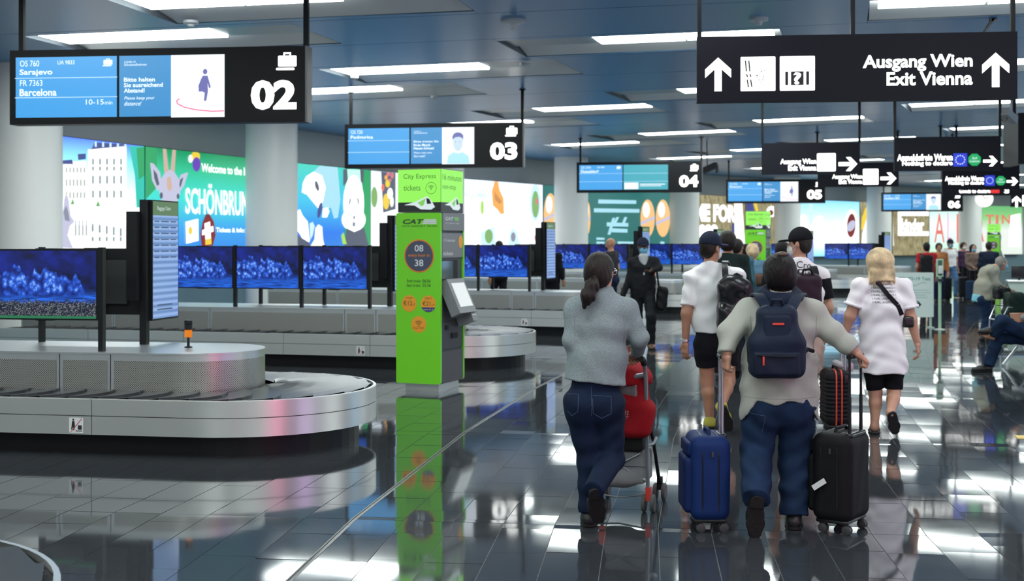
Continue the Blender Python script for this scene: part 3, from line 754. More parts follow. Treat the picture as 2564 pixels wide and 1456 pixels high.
# ---- direction signs
M_EU = emat('blue flag panel', (0.01,0.04,0.75), 0.9); M_OCT = emat('green octagon', (0.0,0.42,0.12), 1.0); M_REDL = emat('red lamp panel', (0.85,0.02,0.02), 1.0); M_YEL = emat('yellow panel', (0.85,0.78,0.02), 1.1)
M_SYMB = mat('black symbol', (0.004,0.004,0.006), 0.5)
def arrow(mb, cx, cz, h, y, ang=0.0):
    """arrow pointing up, of height h, turned by ang clockwise"""
    w = h*0.38
    pts = [(0,0.5),(0.38,0.15),(0.38,-0.10),(0.105,0.15),(0.105,-0.5),(-0.105,-0.5),(-0.105,0.15),(-0.38,-0.10),(-0.38,0.15)]
    o = []
    for x, z in pts:
        x, z = x*h, z*h; o.append((cx+x*math.cos(ang)+z*math.sin(ang), cz-x*math.sin(ang)+z*math.cos(ang)))
    # split into convex pieces
    flat(mb, [o[0], o[1], o[2], o[3], o[6], o[7], o[8]][::1], y) if False else None
    flat(mb, [o[0], o[1], o[2], o[3]], y); flat(mb, [o[0], o[6], o[7], o[8]], y); flat(mb, [o[0], o[3], o[6]], y); flat(mb, [o[3], o[4], o[5], o[6]], y)
def dsign(name, label, px0, px1, py0, py1, H, turn, rodx, D=0.12, thick=0.026):
    Y = H*FPX/(py1-py0); W = (px1-px0)/FPX*Y; c = at((px0+px1)/2, py1, Y)
    t = thing(name, label, 'sign', c, -math.radians(turn), 'hanging direction signs')
    mb = MB(); mb.box((0,0,H/2), (W,D,H)); part('panel', mb, M_SIGNB, t)
    k = Y/FPX; f = -D/2
    def X(p): return (p-(px0+px1)/2)*k
    def Z(p): return (py1-p)*k
    if rodx: rods(t, [X(p) for p in rodx], c.z+H-0.01, r=thick)
    return t, X, Z, f
t, X, Z, f = dsign('direction_sign', 'large hanging exit sign reading Ausgang Wien and Exit Vienna', 1748, 2529, 88, 254, 0.633, 6, (1755, 2135, 2522), thick=0.020)
mb = MB(); larrow(t, X(1801), Z(184), Z(142)-Z(227), f-0.004); larrow(t, X(2477), Z(182), Z(140)-Z(225), f-0.004)
ltext(t, M_LIT, 'lettering', 'Ausgang Wien', X(2157), X(2422), Z(183), Z(141), f-0.004, bold=0.028); ltext(t, M_LIT, 'lettering', 'Exit Vienna', X(2215), X(2422), Z(218), Z(184), f-0.004, bold=0.028)
mb = MB(); flat(mb, rrect(X(1857), X(1943), Z(227), Z(141), 0.008), f-0.004); p1 = part('pictogram_field', mb, M_LIT, t)
mb = MB()
for a in (0, 8.5):
    for z0, z1, s in ((150,178,0),(184,192,3),(198,217,5)):
        flat(mb, [(X(1867+a+s*0.9), Z(z0)), (X(1870.5+a+s*0.9), Z(z0)), (X(1873+a+s), Z(z1)), (X(1869.5+a+s), Z(z1))], f-0.006)
def ringf(mb, cx, cz, r, w, y, n=20):
    for q in range(n):
        a, b = 2*PI*q/n, 2*PI*(q+1)/n
        flat(mb, [(cx+r*math.cos(a),cz+r*math.sin(a)),(cx+r*math.cos(b),cz+r*math.sin(b)),(cx+(r-w)*math.cos(b),cz+(r-w)*math.sin(b)),(cx+(r-w)*math.cos(a),cz+(r-w)*math.sin(a))], y)
def barf(mb, a, b, w, y):
    d = Vector((b[0]-a[0], b[1]-a[1])).normalized(); n = Vector((-d.y, d.x))*w/2
    flat(mb, [(a[0]+n.x,a[1]+n.y),(b[0]+n.x,b[1]+n.y),(b[0]-n.x,b[1]-n.y),(a[0]-n.x,a[1]-n.y)], y)
ringf(mb, X(1924), Z(173), 0.038, 0.004, f-0.006); ringf(mb, X(1907), Z(207), 0.038, 0.004, f-0.006)
for a, b in (((1924,173),(1908,178)),((1908,178),(1906,171)),((1908,178),(1896,188)),((1908,178),(1915,192)),((1896,188),(1915,192)),((1915,192),(1907,207)),((1896,188),(1907,207)),((1890,189),(1899,187))):
    barf(mb, (X(a[0]),Z(a[1])), (X(b[0]),Z(b[1])), 0.005, f-0.006)
part('ski_and_bicycle', mb, M_SYMB, p1)
mb = MB(); flat(mb, rrect(X(1954), X(2040), Z(227), Z(141), 0.008), f-0.004); p2 = part('pictogram_field', mb, M_LIT, t)
mb = MB()
flat(mb, rrect(X(1967), X(1974.5), Z(213.5), Z(179), 0.008), f-0.006); flat(mb, rrect(X(2018.5), X(2026), Z(213.5), Z(179), 0.008), f-0.006)
flat(mb, [(X(1981),Z(213.5)),(X(2012.5),Z(213.5)),(X(2012.5),Z(179)),(X(1981),Z(179))], f-0.006)
for a, b in (((1987.5,178),(1987.5,170)),((2005.5,178),(2005.5,170)),((1987,170),(2006,170))): barf(mb, (X(a[0]),Z(a[1])), (X(b[0]),Z(b[1])), 0.004, f-0.006)
part('suitcase_shape', mb, M_SYMB, p2)
ltext(p2, M_LIT, 'lettering', '?', X(1987), X(2006.5), Z(212), Z(181), f-0.008, bold=0.035)

def exit_sign(label, px0, px1, py0, py1, rodx, tx0, tx1, ty0, ty1, sq, ar, far=False):
    t, X, Z, f = dsign('direction_sign', label, px0, px1, py0, py1, 0.63, 10, rodx)
    mb = MB(); m_ = (ty0+ty1)/2
    ltext(t, M_LIT, 'lettering', 'Ausgang Wien', X(tx0), X(tx1), Z(m_+2), Z(ty0), f-0.004, bold=0.03); ltext(t, M_LIT, 'lettering', 'Exit Vienna', X(tx0+(tx1-tx0)*0.22), X(tx1), Z(ty1), Z(m_+1), f-0.004, bold=0.03)
    mb = MB(); flat(mb, rrect(X(sq[0]), X(sq[1]), Z(sq[3]), Z(sq[2]), 0.02), f-0.004); pf = part('pictogram_field', mb, M_LIT, t)
    mb = MB(); cx, cz = X((sq[0]+sq[1])/2), Z((sq[2]+sq[3])/2); ringf(mb, cx+0.06, cz+0.05, 0.05, 0.006, f-0.006, 14); ringf(mb, cx-0.05, cz-0.07, 0.05, 0.006, f-0.006, 14); barf(mb, (cx+0.06,cz+0.05), (cx-0.05,cz-0.07), 0.008, f-0.006); part('bicycle', mb, M_SYMB, pf)
    mb = MB(); larrow(t, X((ar[0]+ar[1])/2), Z((ar[2]+ar[3])/2), X(ar[1])-X(ar[0]), f-0.004, PI/2)
exit_sign('hanging exit sign with right arrow, nearer of two under the big exit sign', 1909, 2149, 358, 437, (1911, 2148), 1955, 2043, 398, 428, (2045,2090,385,430), (2097,2142,395,430))
exit_sign('hanging exit sign with right arrow, farther one overlapping the customs sign', 2050, 2246, 408, 468, (2049, 2244), 2085, 2158, 437, 461, (2160,2197,424,463), (2202,2240,433,463))
def customs_sign(label, px0, px1, py0, py1, rodx, tx, ty, eu, oc, ar):
    t, X, Z, f = dsign('customs_sign', label, px0, px1, py0, py1, 0.64, 10, rodx)
    mb = MB(); m_ = (ty[0]+ty[1])/2
    ltext(t, M_LIT, 'lettering', 'Anmeldefreie Waren', X(tx[0]), X(tx[1]), Z(m_+1), Z(ty[0]), f-0.004, bold=0.03); ltext(t, M_LIT, 'lettering', 'Nothing to declare', X(tx[0]+(tx[1]-tx[0])*0.09), X(tx[1]), Z(ty[1]), Z(m_+1), f-0.004, bold=0.03)
    mb = MB(); flat(mb, rrect(X(eu[0]), X(eu[1]), Z(eu[3]), Z(eu[2]), 0.005), f-0.004); pe = part('flag_field', mb, M_EU, t)
    mb = MB(); cx, cz, rr = X((eu[0]+eu[1])/2), Z((eu[2]+eu[3])/2), (X(eu[1])-X(eu[0]))*0.33
    for q in range(12):
        a = 2*PI*q/12; flat(mb, ell2(cx+rr*math.cos(a), cz+rr*math.sin(a), rr*0.14, rr*0.14, 6), f-0.006)
    part('star_ring', mb, M_STXT, pe)
    mb = MB(); cx, cz, rr = X((oc[0]+oc[1])/2), Z((oc[2]+oc[3])/2), (X(oc[1])-X(oc[0]))*0.52
    flat(mb, [(cx+rr*math.cos(PI/8+PI/4*q), cz+rr*math.sin(PI/8+PI/4*q)) for q in range(8)], f-0.004); po = part('octagon', mb, M_OCT, t)
    ltext(po, M_STXT, 'lettering', 'Zoll', cx-rr*0.35, cx+rr*0.35, cz+rr*0.08, cz+rr*0.42, f-0.006); ltext(po, M_STXT, 'lettering', 'Customs', cx-rr*0.72, cx+rr*0.72, cz-rr*0.38, cz-rr*0.05, f-0.006)
    mb = MB(); larrow(t, X((ar[0]+ar[1])/2), Z((ar[2]+ar[3])/2), X(ar[1])-X(ar[0]), f-0.004, PI/2)
customs_sign('hanging customs sign reading Anmeldefreie Waren, nearer and larger one', 2243, 2498, 343, 428, (2245, 2497), (2250,2383), (386,418), (2385,2418,385,418), (2420,2451,385,418), (2456,2490,392,419))
customs_sign('hanging customs sign reading Nothing to declare, farther and smaller one', 2362, 2547, 411, 475.5, (2359, 2397, 2529), (2369,2462), (441,465), (2464,2488,440,466), (2490,2514,440,467), (2516,2543,445,466))
t, X, Z, f = dsign('customs_sign', 'hanging sign with a yellow field half hidden behind the nearer customs sign', 2358, 2432, 412, 449, 0.40, 8, None)
mb = MB(); flat(mb, rrect(X(2370), X(2413), Z(441), Z(428), 0.02), f-0.004); part('yellow_field', mb, M_YEL, t)
rods(t, [X(2385)], t.location.z+0.39, r=0.02)
t, X, Z, f = dsign('customs_sign', 'hanging sign with a red field just above the wall clock', 2362, 2530, 434, 490, 0.63, 8, (2372, 2520))
ltext(t, M_LIT, 'lettering', 'Goods to declare', X(2402), X(2477), Z(484), Z(474), f-0.004, bold=0.03)
mb = MB(); flat(mb, rrect(X(2478), X(2499), Z(484.5), Z(474), 0.02), f-0.004); part('red_field', mb, M_REDL, t)
mb = MB(); larrow(t, X(2515), Z(478), X(2524)-X(2506), f-0.004, 0.75*PI)
t, X, Z, f = dsign('direction_sign', 'small hanging sign with an up arrow at the right edge', 2533, 2640, 472, 518.5, 0.63, 8, (2545, 2630))
mb = MB(); larrow(t, X(2546), Z(505), Z(490)-Z(518), f-0.004); flat(mb, rrect(X(2560), X(2590), Z(517), Z(489), 0.03), f-0.004); part('pictogram_field', mb, M_LIT, t)
# ================================================================== BACKLIT POSTERS ON THE LEFT WALL
def grad_mat(name, stops, s=1.0, horiz=False):
    m = mat(name, (0.03,0.03,0.03), 0.25); nt = m.node_tree; b = nt.nodes['Principled BSDF']
    tc = nt.nodes.new('ShaderNodeTexCoord'); sp = nt.nodes.new('ShaderNodeSeparateXYZ'); rp = nt.nodes.new('ShaderNodeValToRGB')
    nt.links.new(tc.outputs['Generated'], sp.inputs[0]); nt.links.new(sp.outputs[0 if horiz else 2], rp.inputs['Fac'])
    e = rp.color_ramp.elements
    for k, (p, c) in enumerate(stops):
        x = e[k] if k < 2 else e.new(p)
        x.position = p; x.color = (*c, 1)
    nt.links.new(rp.outputs[0], b.inputs['Emission Color']); b.inputs['Emission Strength'].default_value = s
    return m
def noisy_mat(name, cols, scale, s, stretch=(1,1,1)):
    m = mat(name, (0.03,0.03,0.03), 0.25); nt = m.node_tree; b = nt.nodes['Principled BSDF']
    tc = nt.nodes.new('ShaderNodeTexCoord'); mp = nt.nodes.new('ShaderNodeMapping'); mp.inputs['Scale'].default_value = stretch; nz = nt.nodes.new('ShaderNodeTexNoise'); nz.inputs['Scale'].default_value = scale; nz.inputs['Detail'].default_value = 5
    rp = nt.nodes.new('ShaderNodeValToRGB'); e = rp.color_ramp.elements
    for k, c in enumerate(cols):
        p = 0.32+0.36*k/(len(cols)-1); x = e[k] if k < 2 else e.new(p); x.position = p; x.color = (*c, 1)
    nt.links.new(tc.outputs['Object'], mp.inputs[0]); nt.links.new(mp.outputs[0], nz.inputs['Vector']); nt.links.new(nz.outputs['Fac'], rp.inputs['Fac'])
    nt.links.new(rp.outputs[0], b.inputs['Emission Color']); b.inputs['Emission Strength'].default_value = s
    return m
A_ = AD_STRENGTH
E = {}
def ec(name, col, s=None):
    if name not in E: E[name] = emat('print '+name, col, A_*0.62 if s is None else s)
    return E[name]
ec('white', (1,1,1), A_); ec('cream', (1,0.99,0.93), A_*0.72); ec('softblue', (0.55,0.8,1.0), A_*0.8); ec('navy', (0.05,0.07,0.30)); ec('window', (0.22,0.38,0.45), A_*0.45)
ec('green', (0.02,0.42,0.14)); ec('leaf', (0.15,0.45,0.12)); ec('teal', (0.02,0.62,0.50)); ec('grey', (0.28,0.30,0.40)); ec('lav', (0.62,0.62,0.82), A_*0.62); ec('tan', (0.70,0.50,0.40)); ec('black', (0.02,0.02,0.04), 0.5)
ec('dark', (0.10,0.12,0.18)); ec('red', (0.85,0.06,0.05)); ec('yellow', (1.0,0.72,0.05)); ec('orange', (0.95,0.42,0.08), A_*0.7); ec('bread', (0.95,0.55,0.22), A_*0.7); ec('crust', (0.72,0.30,0.08)); ec('blue', (0.03,0.22,0.95)); ec('cyan', (0.1,0.75,0.95)); ec('purple', (0.16,0.05,0.55)); ec('coral', (1.0,0.22,0.16), A_*0.55); ec('pink', (1.0,0.35,0.6)); ec('lime', (0.45,0.85,0.10)); ec('salad', (0.25,0.50,0.15)); ec('pale', (0.45,0.85,1.0), A_*0.62); ec('rose', (0.75,0.22,0.25)); ec('mint', (0.5,0.95,0.75), A_*0.8)
M_FRAME = mat('thin poster frame', (0.06,0.06,0.065), 0.4, 0.5)
WZ0, WZ1, WR = 1.0, 3.70, 87.55
class Poster:
    def __init__(s, px0, px1, label, bg, z1=WZ1):
        A, B = P(WR, phi_at(px0, WR)), P(WR, phi_at(px1, WR)); d = B-A; s.L = d.length; s.A = A; s.d = d.normalized(); s.n = Vector((-s.d.y, s.d.x, 0))
        s.t = thing('backlit_poster', label, 'poster', A, math.atan2(d.y, d.x), 'backlit wall posters')
        mb = MB(); mb.box((s.L/2, 0.16, (WZ0+z1)/2), (s.L-0.01, 0.30, z1-WZ0+0.03)); part('light_box', mb, M_FRAME, s.t)
        mb = MB(); mb.quad((0.012,-0.002,WZ0), (s.L-0.012,-0.002,WZ0), (s.L-0.012,-0.002,z1), (0.012,-0.002,z1)); part('printed_sheet', mb, bg, s.t); s.k = 0
    def q(s, px, py):
        r = Vector(((px-CX)/FPX, 1, -(py-HY)/FPX)); o = Vector((0,0,EYE)); t = (s.A-o).dot(s.n)/r.dot(s.n); h = o+r*t
        return (max(0.015, min(s.L-0.015, (h-s.A).dot(s.d))), max(WZ0+0.005, min(WZ1-0.005, h.z)))
    def poly(s, name, col, pts, local=False, lift=0):
        s.k += 1; mb = MB(); pts = pts if local else [s.q(*p) for p in pts]
        flat(mb, pts, -0.004-0.0012*s.k); return part(name, mb, E[col], s.t)
    def ell(s, name, col, cx, cy, rx, ry, rot=0, n=20):
        return s.poly(name, col, [(cx+rx*math.cos(a)*math.cos(rot)-ry*math.sin(a)*math.sin(rot), cy+rx*math.cos(a)*math.sin(rot)+ry*math.sin(a)*math.cos(rot)) for a in [2*PI*k/n for k in range(n)]])
    def text(s, str_, col, px0, py0, px1, py1, bold=0.02, **kw):
        s.k += 1; mb = MB(); a, b = s.q(px0, py1), s.q(px1, py0); x1, z1 = b; x0, z0 = a
        z0 = s.q(px0, py1)[1]; z1 = s.q(px0, py0)[1]
        text_into(mb, str_, x0, x1, z0, z1, -0.004-0.0012*s.k, bold=bold, **kw); return part('lettering', mb, E[col], s.t)
    def many(s, name, col, polys):
        s.k += 1; mb = MB()
        for p in polys: flat(mb, [s.q(*c) for c in p], -0.004-0.0012*s.k)
        o = part(name, mb, E[col], s.t); o['kind'] = 'stuff'; return o
R_ = lambda x0, y0, x1, y1: [(x0,y0),(x1,y0),(x1,y1),(x0,y1)]
# palace
p = Poster(40, 361, 'backlit poster of a white palace, leftmost on the wall', grad_mat('palace sky', [(0.0,(0.55,0.95,0.95)),(0.35,(0.95,1,1)),(0.6,(0.8,1.0,1.0)),(0.85,(0.25,0.75,1.0)),(1.0,(0.08,0.20,0.9))], A_*0.9))
p.poly('palace_wing', 'cream', [(60,392),(180,405),(216,402),(218,500),(60,500)]); p.poly('wing_roof', 'navy', [(100,398),(154,402),(180,400),(182,411),(100,410)]); p.poly('wing_roof', 'navy', [(194,386),(214,385),(214,399),(195,401)])
p.poly('palace_front', 'cream', [(219,374),(316,366),(317,505),(216,505)]); p.poly('palace_roof', 'navy', [(229,372),(236,357),(310,352),(315,362),(315,366),(224,374)])
p.many('dormer', 'softblue', [R_(236+k*18.5, 355+k*1.5, 241+k*18.5, 368+k*0.5) for k in range(5)])
p.many('window', 'window', [R_(231.5+k*17.6-1.8, y, 231.5+k*17.6+1.8, y+h) for k in range(5) for y, h in ((398,14),(418,9),(441,19),(478,17))])
p.many('window', 'window', [R_(164+k*9, y, 166+k*9, y+h) for k in range(6) for y, h in ((420,12),(450,16),(482,14))])
p.poly('terrace', 'white', [(60,505),(362,505),(362,575),(60,575)]); p.poly('trees', 'teal', [(322,366),(361,366),(361,520),(340,520),(336,440)]); p.poly('trees', 'green', [(340,372),(361,368),(361,440),(346,450)])
p.poly('pond_reflection', 'cream', [(60,560),(320,568),(320,625),(60,625)])
p.many('reflected_window', 'window', [R_(230+k*17.6-1.8, y, 230+k*17.6+1.8, y+h) for k in range(5) for y, h in ((560+3*k,20),(594,10))]); p.many('reflected_window', 'window', [R_(186+k*9, 552, 188+k*9, 590) for k in range(4)])
p.poly('bush', 'leaf', [(174,512),(180,498),(184,512)]); p.poly('bush', 'leaf', [(237,517),(243,503),(249,517)])
p.poly('statue', 'lav', [(150,620),(152,560),(158,500),(164,485),(170,505),(174,540),(184,556),(172,566),(166,590),(180,622)]); p.poly('statue_shadow', 'grey', [(156,530),(163,515),(168,530),(172,555),(160,552)])
# giraffe
p = Poster(363, 690, 'backlit poster with a giraffe and the word SCHÖNBRUNN', grad_mat('zoo green to blue', [(0.0,(0.04,0.16,0.85)),(0.38,(0.04,0.42,0.95)),(0.62,(0.05,0.85,0.75)),(0.85,(0.03,0.62,0.32)),(1.0,(0.0,0.34,0.12))], A_*0.62))
p.poly('dark_edge', 'green', [(364,365),(392,368),(392,470),(364,500)])
p.poly('horn', 'tan', [(407,372),(416,373),(422,430),(411,436)]); p.poly('horn', 'tan', [(431,374),(440,376),(436,436),(426,432)])
p.poly('ear', 'lav', [(375,408),(384,410),(400,432),(404,462),(394,480),(380,452)]); p.poly('ear', 'lav', [(470,434),(468,432),(452,438),(442,465),(446,486),(460,466)])
p.poly('inner_ear', 'dark', [(383,424),(392,436),(398,462),(392,466),(385,446)]); p.poly('inner_ear', 'dark', [(458,444),(450,450),(446,474),(452,466)])
p.poly('giraffe_head', 'lav', [(398,455),(410,436),(424,425),(436,432),(447,450),(450,485),(442,510),(440,560),(434,590),(424,600),(414,592),(411,560),(408,515),(398,488)])
p.poly('face_stripe', 'tan', [(417,445),(426,442),(430,470),(424,480),(416,470)]); p.poly('muzzle', 'white', [(412,520),(440,520),(438,585),(424,598),(413,585)]); p.ell('nostril', 'grey', 422, 552, 5, 4); p.ell('eye', 'dark', 402, 490, 4, 8); p.ell('eye', 'dark', 444, 492, 3.5, 7)
p.ell('balloon_mark', 'yellow', 488, 392, 11, 13); p.ell('balloon_mark', 'purple', 490, 412, 10, 18); p.ell('balloon_mark', 'white', 475, 398, 5, 10)
p.text('Welcome to the Imperial', 'white', 502, 409, 652, 437); p.text('SCHÖNBRUNN', 'white', 462, 456, 638, 536, 0.02)
p.poly('ticket_card', 'white', [(462,556),(494,548),(495,603),(464,611)]); p.ell('card_sun', 'yellow', 474, 578, 5, 10)
p.poly('red_badge', 'red', [(505,555),(513,537),(522,537),(533,556),(537,590),(530,616),(502,616),(499,585)]); p.poly('badge_cross', 'white', [(509,560),(523,555),(526,606),(512,610)]); p.poly('badge_cross', 'white', [(503,577),(531,566),(532,580),(503,590)]); p.poly('badge_base', 'yellow', [(511,600),(526,597),(527,612),(511,614)])
p.text('Tickets & Info: www.', 'white', 538, 570, 640, 582)
# sea world and panda
p = Poster(691, 927, 'backlit poster with a white bear under water and a panda', grad_mat('water', [(0.0,(0.06,0.35,0.75)),(0.35,(0.02,0.22,0.95)),(0.65,(0.05,0.62,0.95)),(1.0,(0.05,0.75,0.60))], A_*0.62))
p.poly('bear_body', 'pale', [(785,430),(800,414),(845,418),(852,500),(846,545),(836,548),(828,520),(815,525),(800,510),(780,500)]); p.poly('bear_head', 'white', [(755,482),(758,458),(766,442),(785,430),(806,440),(815,470),(808,505),(796,522),(782,505),(768,488)])
p.ell('bear_mouth', 'dark', 793, 466, 4.5, 13, -0.25); p.ell('bear_shadow', 'navy', 800, 527, 5, 20, 0.2); p.poly('bear_paw', 'white', [(806,545),(808,522),(820,520),(824,530),(818,545)])
p.poly('penguin', 'white', [(742,530),(750,524),(757,540),(770,556),(775,605),(762,612),(752,590),(742,575)]); p.poly('penguin_flipper', 'softblue', [(774,560),(782,556),(787,566),(782,590),(776,602)]); p.poly('penguin_chick', 'cream', [(786,600),(788,572),(796,562),(806,568),(808,600),(812,617),(776,617)]); p.poly('rock', 'dark', [(744,590),(770,606),(778,618),(744,618)])
p.poly('forest', 'green', [(862,424),(927,427),(927,618),(862,618)]); p.poly('glade', 'mint', [(868,424),(902,425),(906,470),(872,470)])
p.poly('panda_ear', 'dark', [(858,424),(868,424),(868,455),(858,466)]); p.poly('panda_ear', 'dark', [(900,424),(910,426),(908,462),(902,455)])
p.ell('panda_head', 'white', 884, 510, 26, 72); p.ell('panda_cheek', 'white', 884, 550, 30, 30); p.poly('panda_body', 'dark', [(866,572),(886,582),(910,570),(922,618),(860,618)]); p.ell('panda_eye', 'grey', 874, 505, 2, 9, 0.2); p.ell('panda_eye', 'grey', 895, 504, 2, 9, -0.2); p.ell('panda_nose', 'dark', 884.5, 545, 2.2, 4.5); p.ell('panda_mouth', 'grey', 884, 562, 4, 6); p.poly('stem', 'lime', [(852,590),(858,582),(866,612),(856,612)])
# fruit board
p = Poster(928, 1160, 'white backlit food poster with a fruit board behind the ticket machine', grad_mat('white food', [(0.0,(1,1,0.95)),(0.6,(0.9,0.97,1)),(1.0,(0.8,0.9,1.0))], A_*0.85))
p.poly('fruit_board', 'dark', [(954,424),(990,424),(990,524),(959,533)])
for n_, (c, x, y, rx, ry) in enumerate((('rose',972,436,5,6),('orange',966,445,4,6),('yellow',970,460,6,10),('coral',958,470,4,9),('yellow',966,505,8,20),('white',976,485,7,14),('rose',981,440,4,8),('cream',980,505,5,14),('rose',975,452,4,4))): p.ell('fruit', c, x, y, rx, ry)
p.ell('herb_bowl', 'salad', 936, 494, 8, 26)
# croissants
p = Poster(1161, 1359, 'white backlit poster with a golden croissant and salad bowls', grad_mat('white breakfast', [(0.0,(0.93,0.99,1)),(0.5,(1,1,1)),(1.0,(0.75,0.88,1.0))], A_*0.9))
p.text('WILLKOMMEN', 'softblue', 1150, 479, 1222, 494); p.poly('croissant', 'orange', [(1238,452),(1247,452),(1250,475),(1260,497),(1262,535),(1254,537),(1244,524),(1234,515),(1231,480)]); p.poly('croissant_crust', 'crust', [(1238,480),(1248,494),(1257,505),(1250,512),(1238,500)])
p.ell('herb', 'lime', 1207, 520, 4, 18); p.ell('salad_bowl', 'softblue', 1340, 508, 14, 46); p.ell('salad', 'salad', 1340, 512, 9, 34); p.ell('tomato', 'rose', 1344, 505, 3.5, 8); p.poly('drink_glass', 'softblue', [(1203,582),(1240,566),(1236,572),(1240,614),(1204,614)]); p.ell('greens', 'salad', 1223, 592, 10, 18); p.poly('cup', 'softblue', [(1276,580),(1284,570),(1292,580),(1302,614),(1272,614)]); p.ell('cup_food', 'grey', 1284, 594, 6, 12); p.ell('berry', 'rose', 1341, 596, 4, 9)
# bread rolls
p = Poster(1360, 1680, 'dark green backlit poster with bread rolls and white script', emat('bottle green print', (0.02,0.20,0.19), A_*0.55))
for cx, cy, rx, ry in ((1378,537,17,53), (1472,546,6,40), (1621,547,18,47), (1659,547,18,47)): p.ell('bread_roll', 'bread', cx, cy, rx, ry); p.ell('roll_shine', 'cream', cx-rx*0.2, cy-ry*0.45, rx*0.5, ry*0.42); p.poly('ribbon', 'lav', [(cx-rx,cy+10),(cx+rx,cy-6),(cx+rx,cy+1),(cx-rx,cy+18)])
for x0, x1, y in ((1497,1592,505), (1486,1600,527), (1518,1572,562), (1530,1570,577)): p.poly('script_stroke', 'pale', [(x0,y-5),(x1,y-3),(x1,y+6),(x0,y+5)])
for a, b in (((1520,588),(1532,546)), ((1534,560),(1542,544)), ((1556,560),(1562,544))): p.poly('script_stroke', 'pale', [(a[0],a[1]),(a[0]+7,a[1]),(b[0]+7,b[1]),(b[0],b[1])])
for x0, x1, y in ((1492,1512,598),(1492,1512,608),(1545,1590,608),(1652,1662,608)): p.poly('script_stroke', 'pale', [(x0,y-3),(x1,y-2),(x1,y+3),(x0,y+3)])
# gold wall
GOLD = noisy_mat('gold foil print', [(0.30,0.24,0.10),(0.55,0.48,0.24),(0.75,0.66,0.38)], 6, A_*0.38, (1,1,0.4))
p = Poster(1681, 1866, 'gold backlit poster with big white letters beside the middle column', GOLD)
p.text('TIME FOR', 'white', 1712, 508, 1842, 555, 0.06)
for k in range(3): p.ell('white_letter', 'white', 1758+k*15, 580, 10, 18)
p.poly('pale_stripe', 'white', [(1838,508),(1858,510),(1866,618),(1840,618)]); p.poly('blue_stripe', 'navy', [(1832,560),(1838,560),(1838,610),(1830,610)])
p = Poster(1867, 1996, 'gold and blue striped backlit poster behind the second ticket machine', GOLD)
p.poly('blue_stripe', 'navy', [(1867,508),(1885,508),(1890,540),(1870,540)]); p.poly('yellow_stripe', 'yellow', [(1886,508),(1894,509),(1900,532),(1893,532)]); p.ell('white_badge', 'white', 1932, 530, 13, 14); p.ell('red_badge', 'red', 1930, 533, 6, 7)
p = Poster(1997, 2152, 'pale blue backlit city poster with a red oval badge', grad_mat('pale city', [(0.0,(0.25,0.75,1.0)),(0.2,(0.9,1,1)),(0.6,(0.8,0.98,1)),(1.0,(0.25,0.72,1.0))], A_*0.8))
p.ell('dome', 'white', 2011, 552, 10, 14); p.ell('dome', 'white', 2052, 554, 11, 14); p.poly('spire', 'softblue', [(2026,510),(2034,510),(2032,570),(2028,570)]); p.poly('palace', 'white', [(2000,565),(2076,562),(2078,610),(2000,612)]); p.poly('figure', 'white', [(2084,610),(2088,556),(2094,556),(2098,610)])
p.ell('oval_rim', 'white', 2131, 565, 17, 40, 0.05); p.ell('red_oval', 'red', 2131, 565, 11, 30, 0.05); p.ell('oval_script', 'lav', 2131, 566, 9, 15, 0.5)
p = Poster(2153, 2234, 'gold backlit poster with a yellow curve beside the far column', GOLD)
p.poly('yellow_curve', 'yellow', [(2176,512),(2166,522),(2158,545),(2156,575),(2164,575),(2170,545),(2176,530)]); p.poly('white_curve', 'cream', [(2170,545),(2176,540),(2176,616),(2156,616),(2158,585)])
p = Poster(2235, 2326, 'gold backlit poster with a white framed logo above the blonde woman', GOLD)
for r in (R_(2248,530,2326,541), R_(2248,580,2326,591), R_(2248,530,2256,591)): p.poly('logo_frame', 'white', r)
p.text('kinder', 'white', 2256, 547, 2314, 579, 0.05); p.poly('white_curve', 'cream', [(2230,535),(2236,560),(2238,616),(2228,616)])
p = Poster(2327, 2410, 'pastel backlit poster with tall coral letters, left of the far column', grad_mat('pastel letters', [(0.0,(0.55,0.95,0.6)),(0.3,(0.75,1,0.95)),(0.6,(0.95,0.98,1)),(1.0,(0.5,0.95,0.8))], A_*0.7))
p.text('A', 'coral', 2339, 535, 2365, 608, 0.0); p.text('L', 'pink', 2372, 533, 2382, 604, 0.0); p.text('I', 'coral', 2395, 536, 2402, 608, 0.0)
p = Poster(2411, 2560, 'green and pastel backlit poster with coral letters, rightmost on the wall', grad_mat('garden print', [(0.0,(0.9,1,0.9)),(0.5,(0.95,1,0.95)),(0.75,(0.3,0.75,0.25)),(1.0,(0.15,0.55,0.2))], A_*0.62))
p.text('R', 'coral', 2446, 540, 2464, 606, 0.0); p.text('T', 'coral', 2467, 538, 2489, 561, 0.02); p.text('I', 'coral', 2493, 538, 2500, 561, 0.02); p.text('N', 'coral', 2508, 538, 2530, 561, 0.02); p.poly('pale_fold', 'white', [(2530,540),(2555,535),(2555,618),(2525,618)])

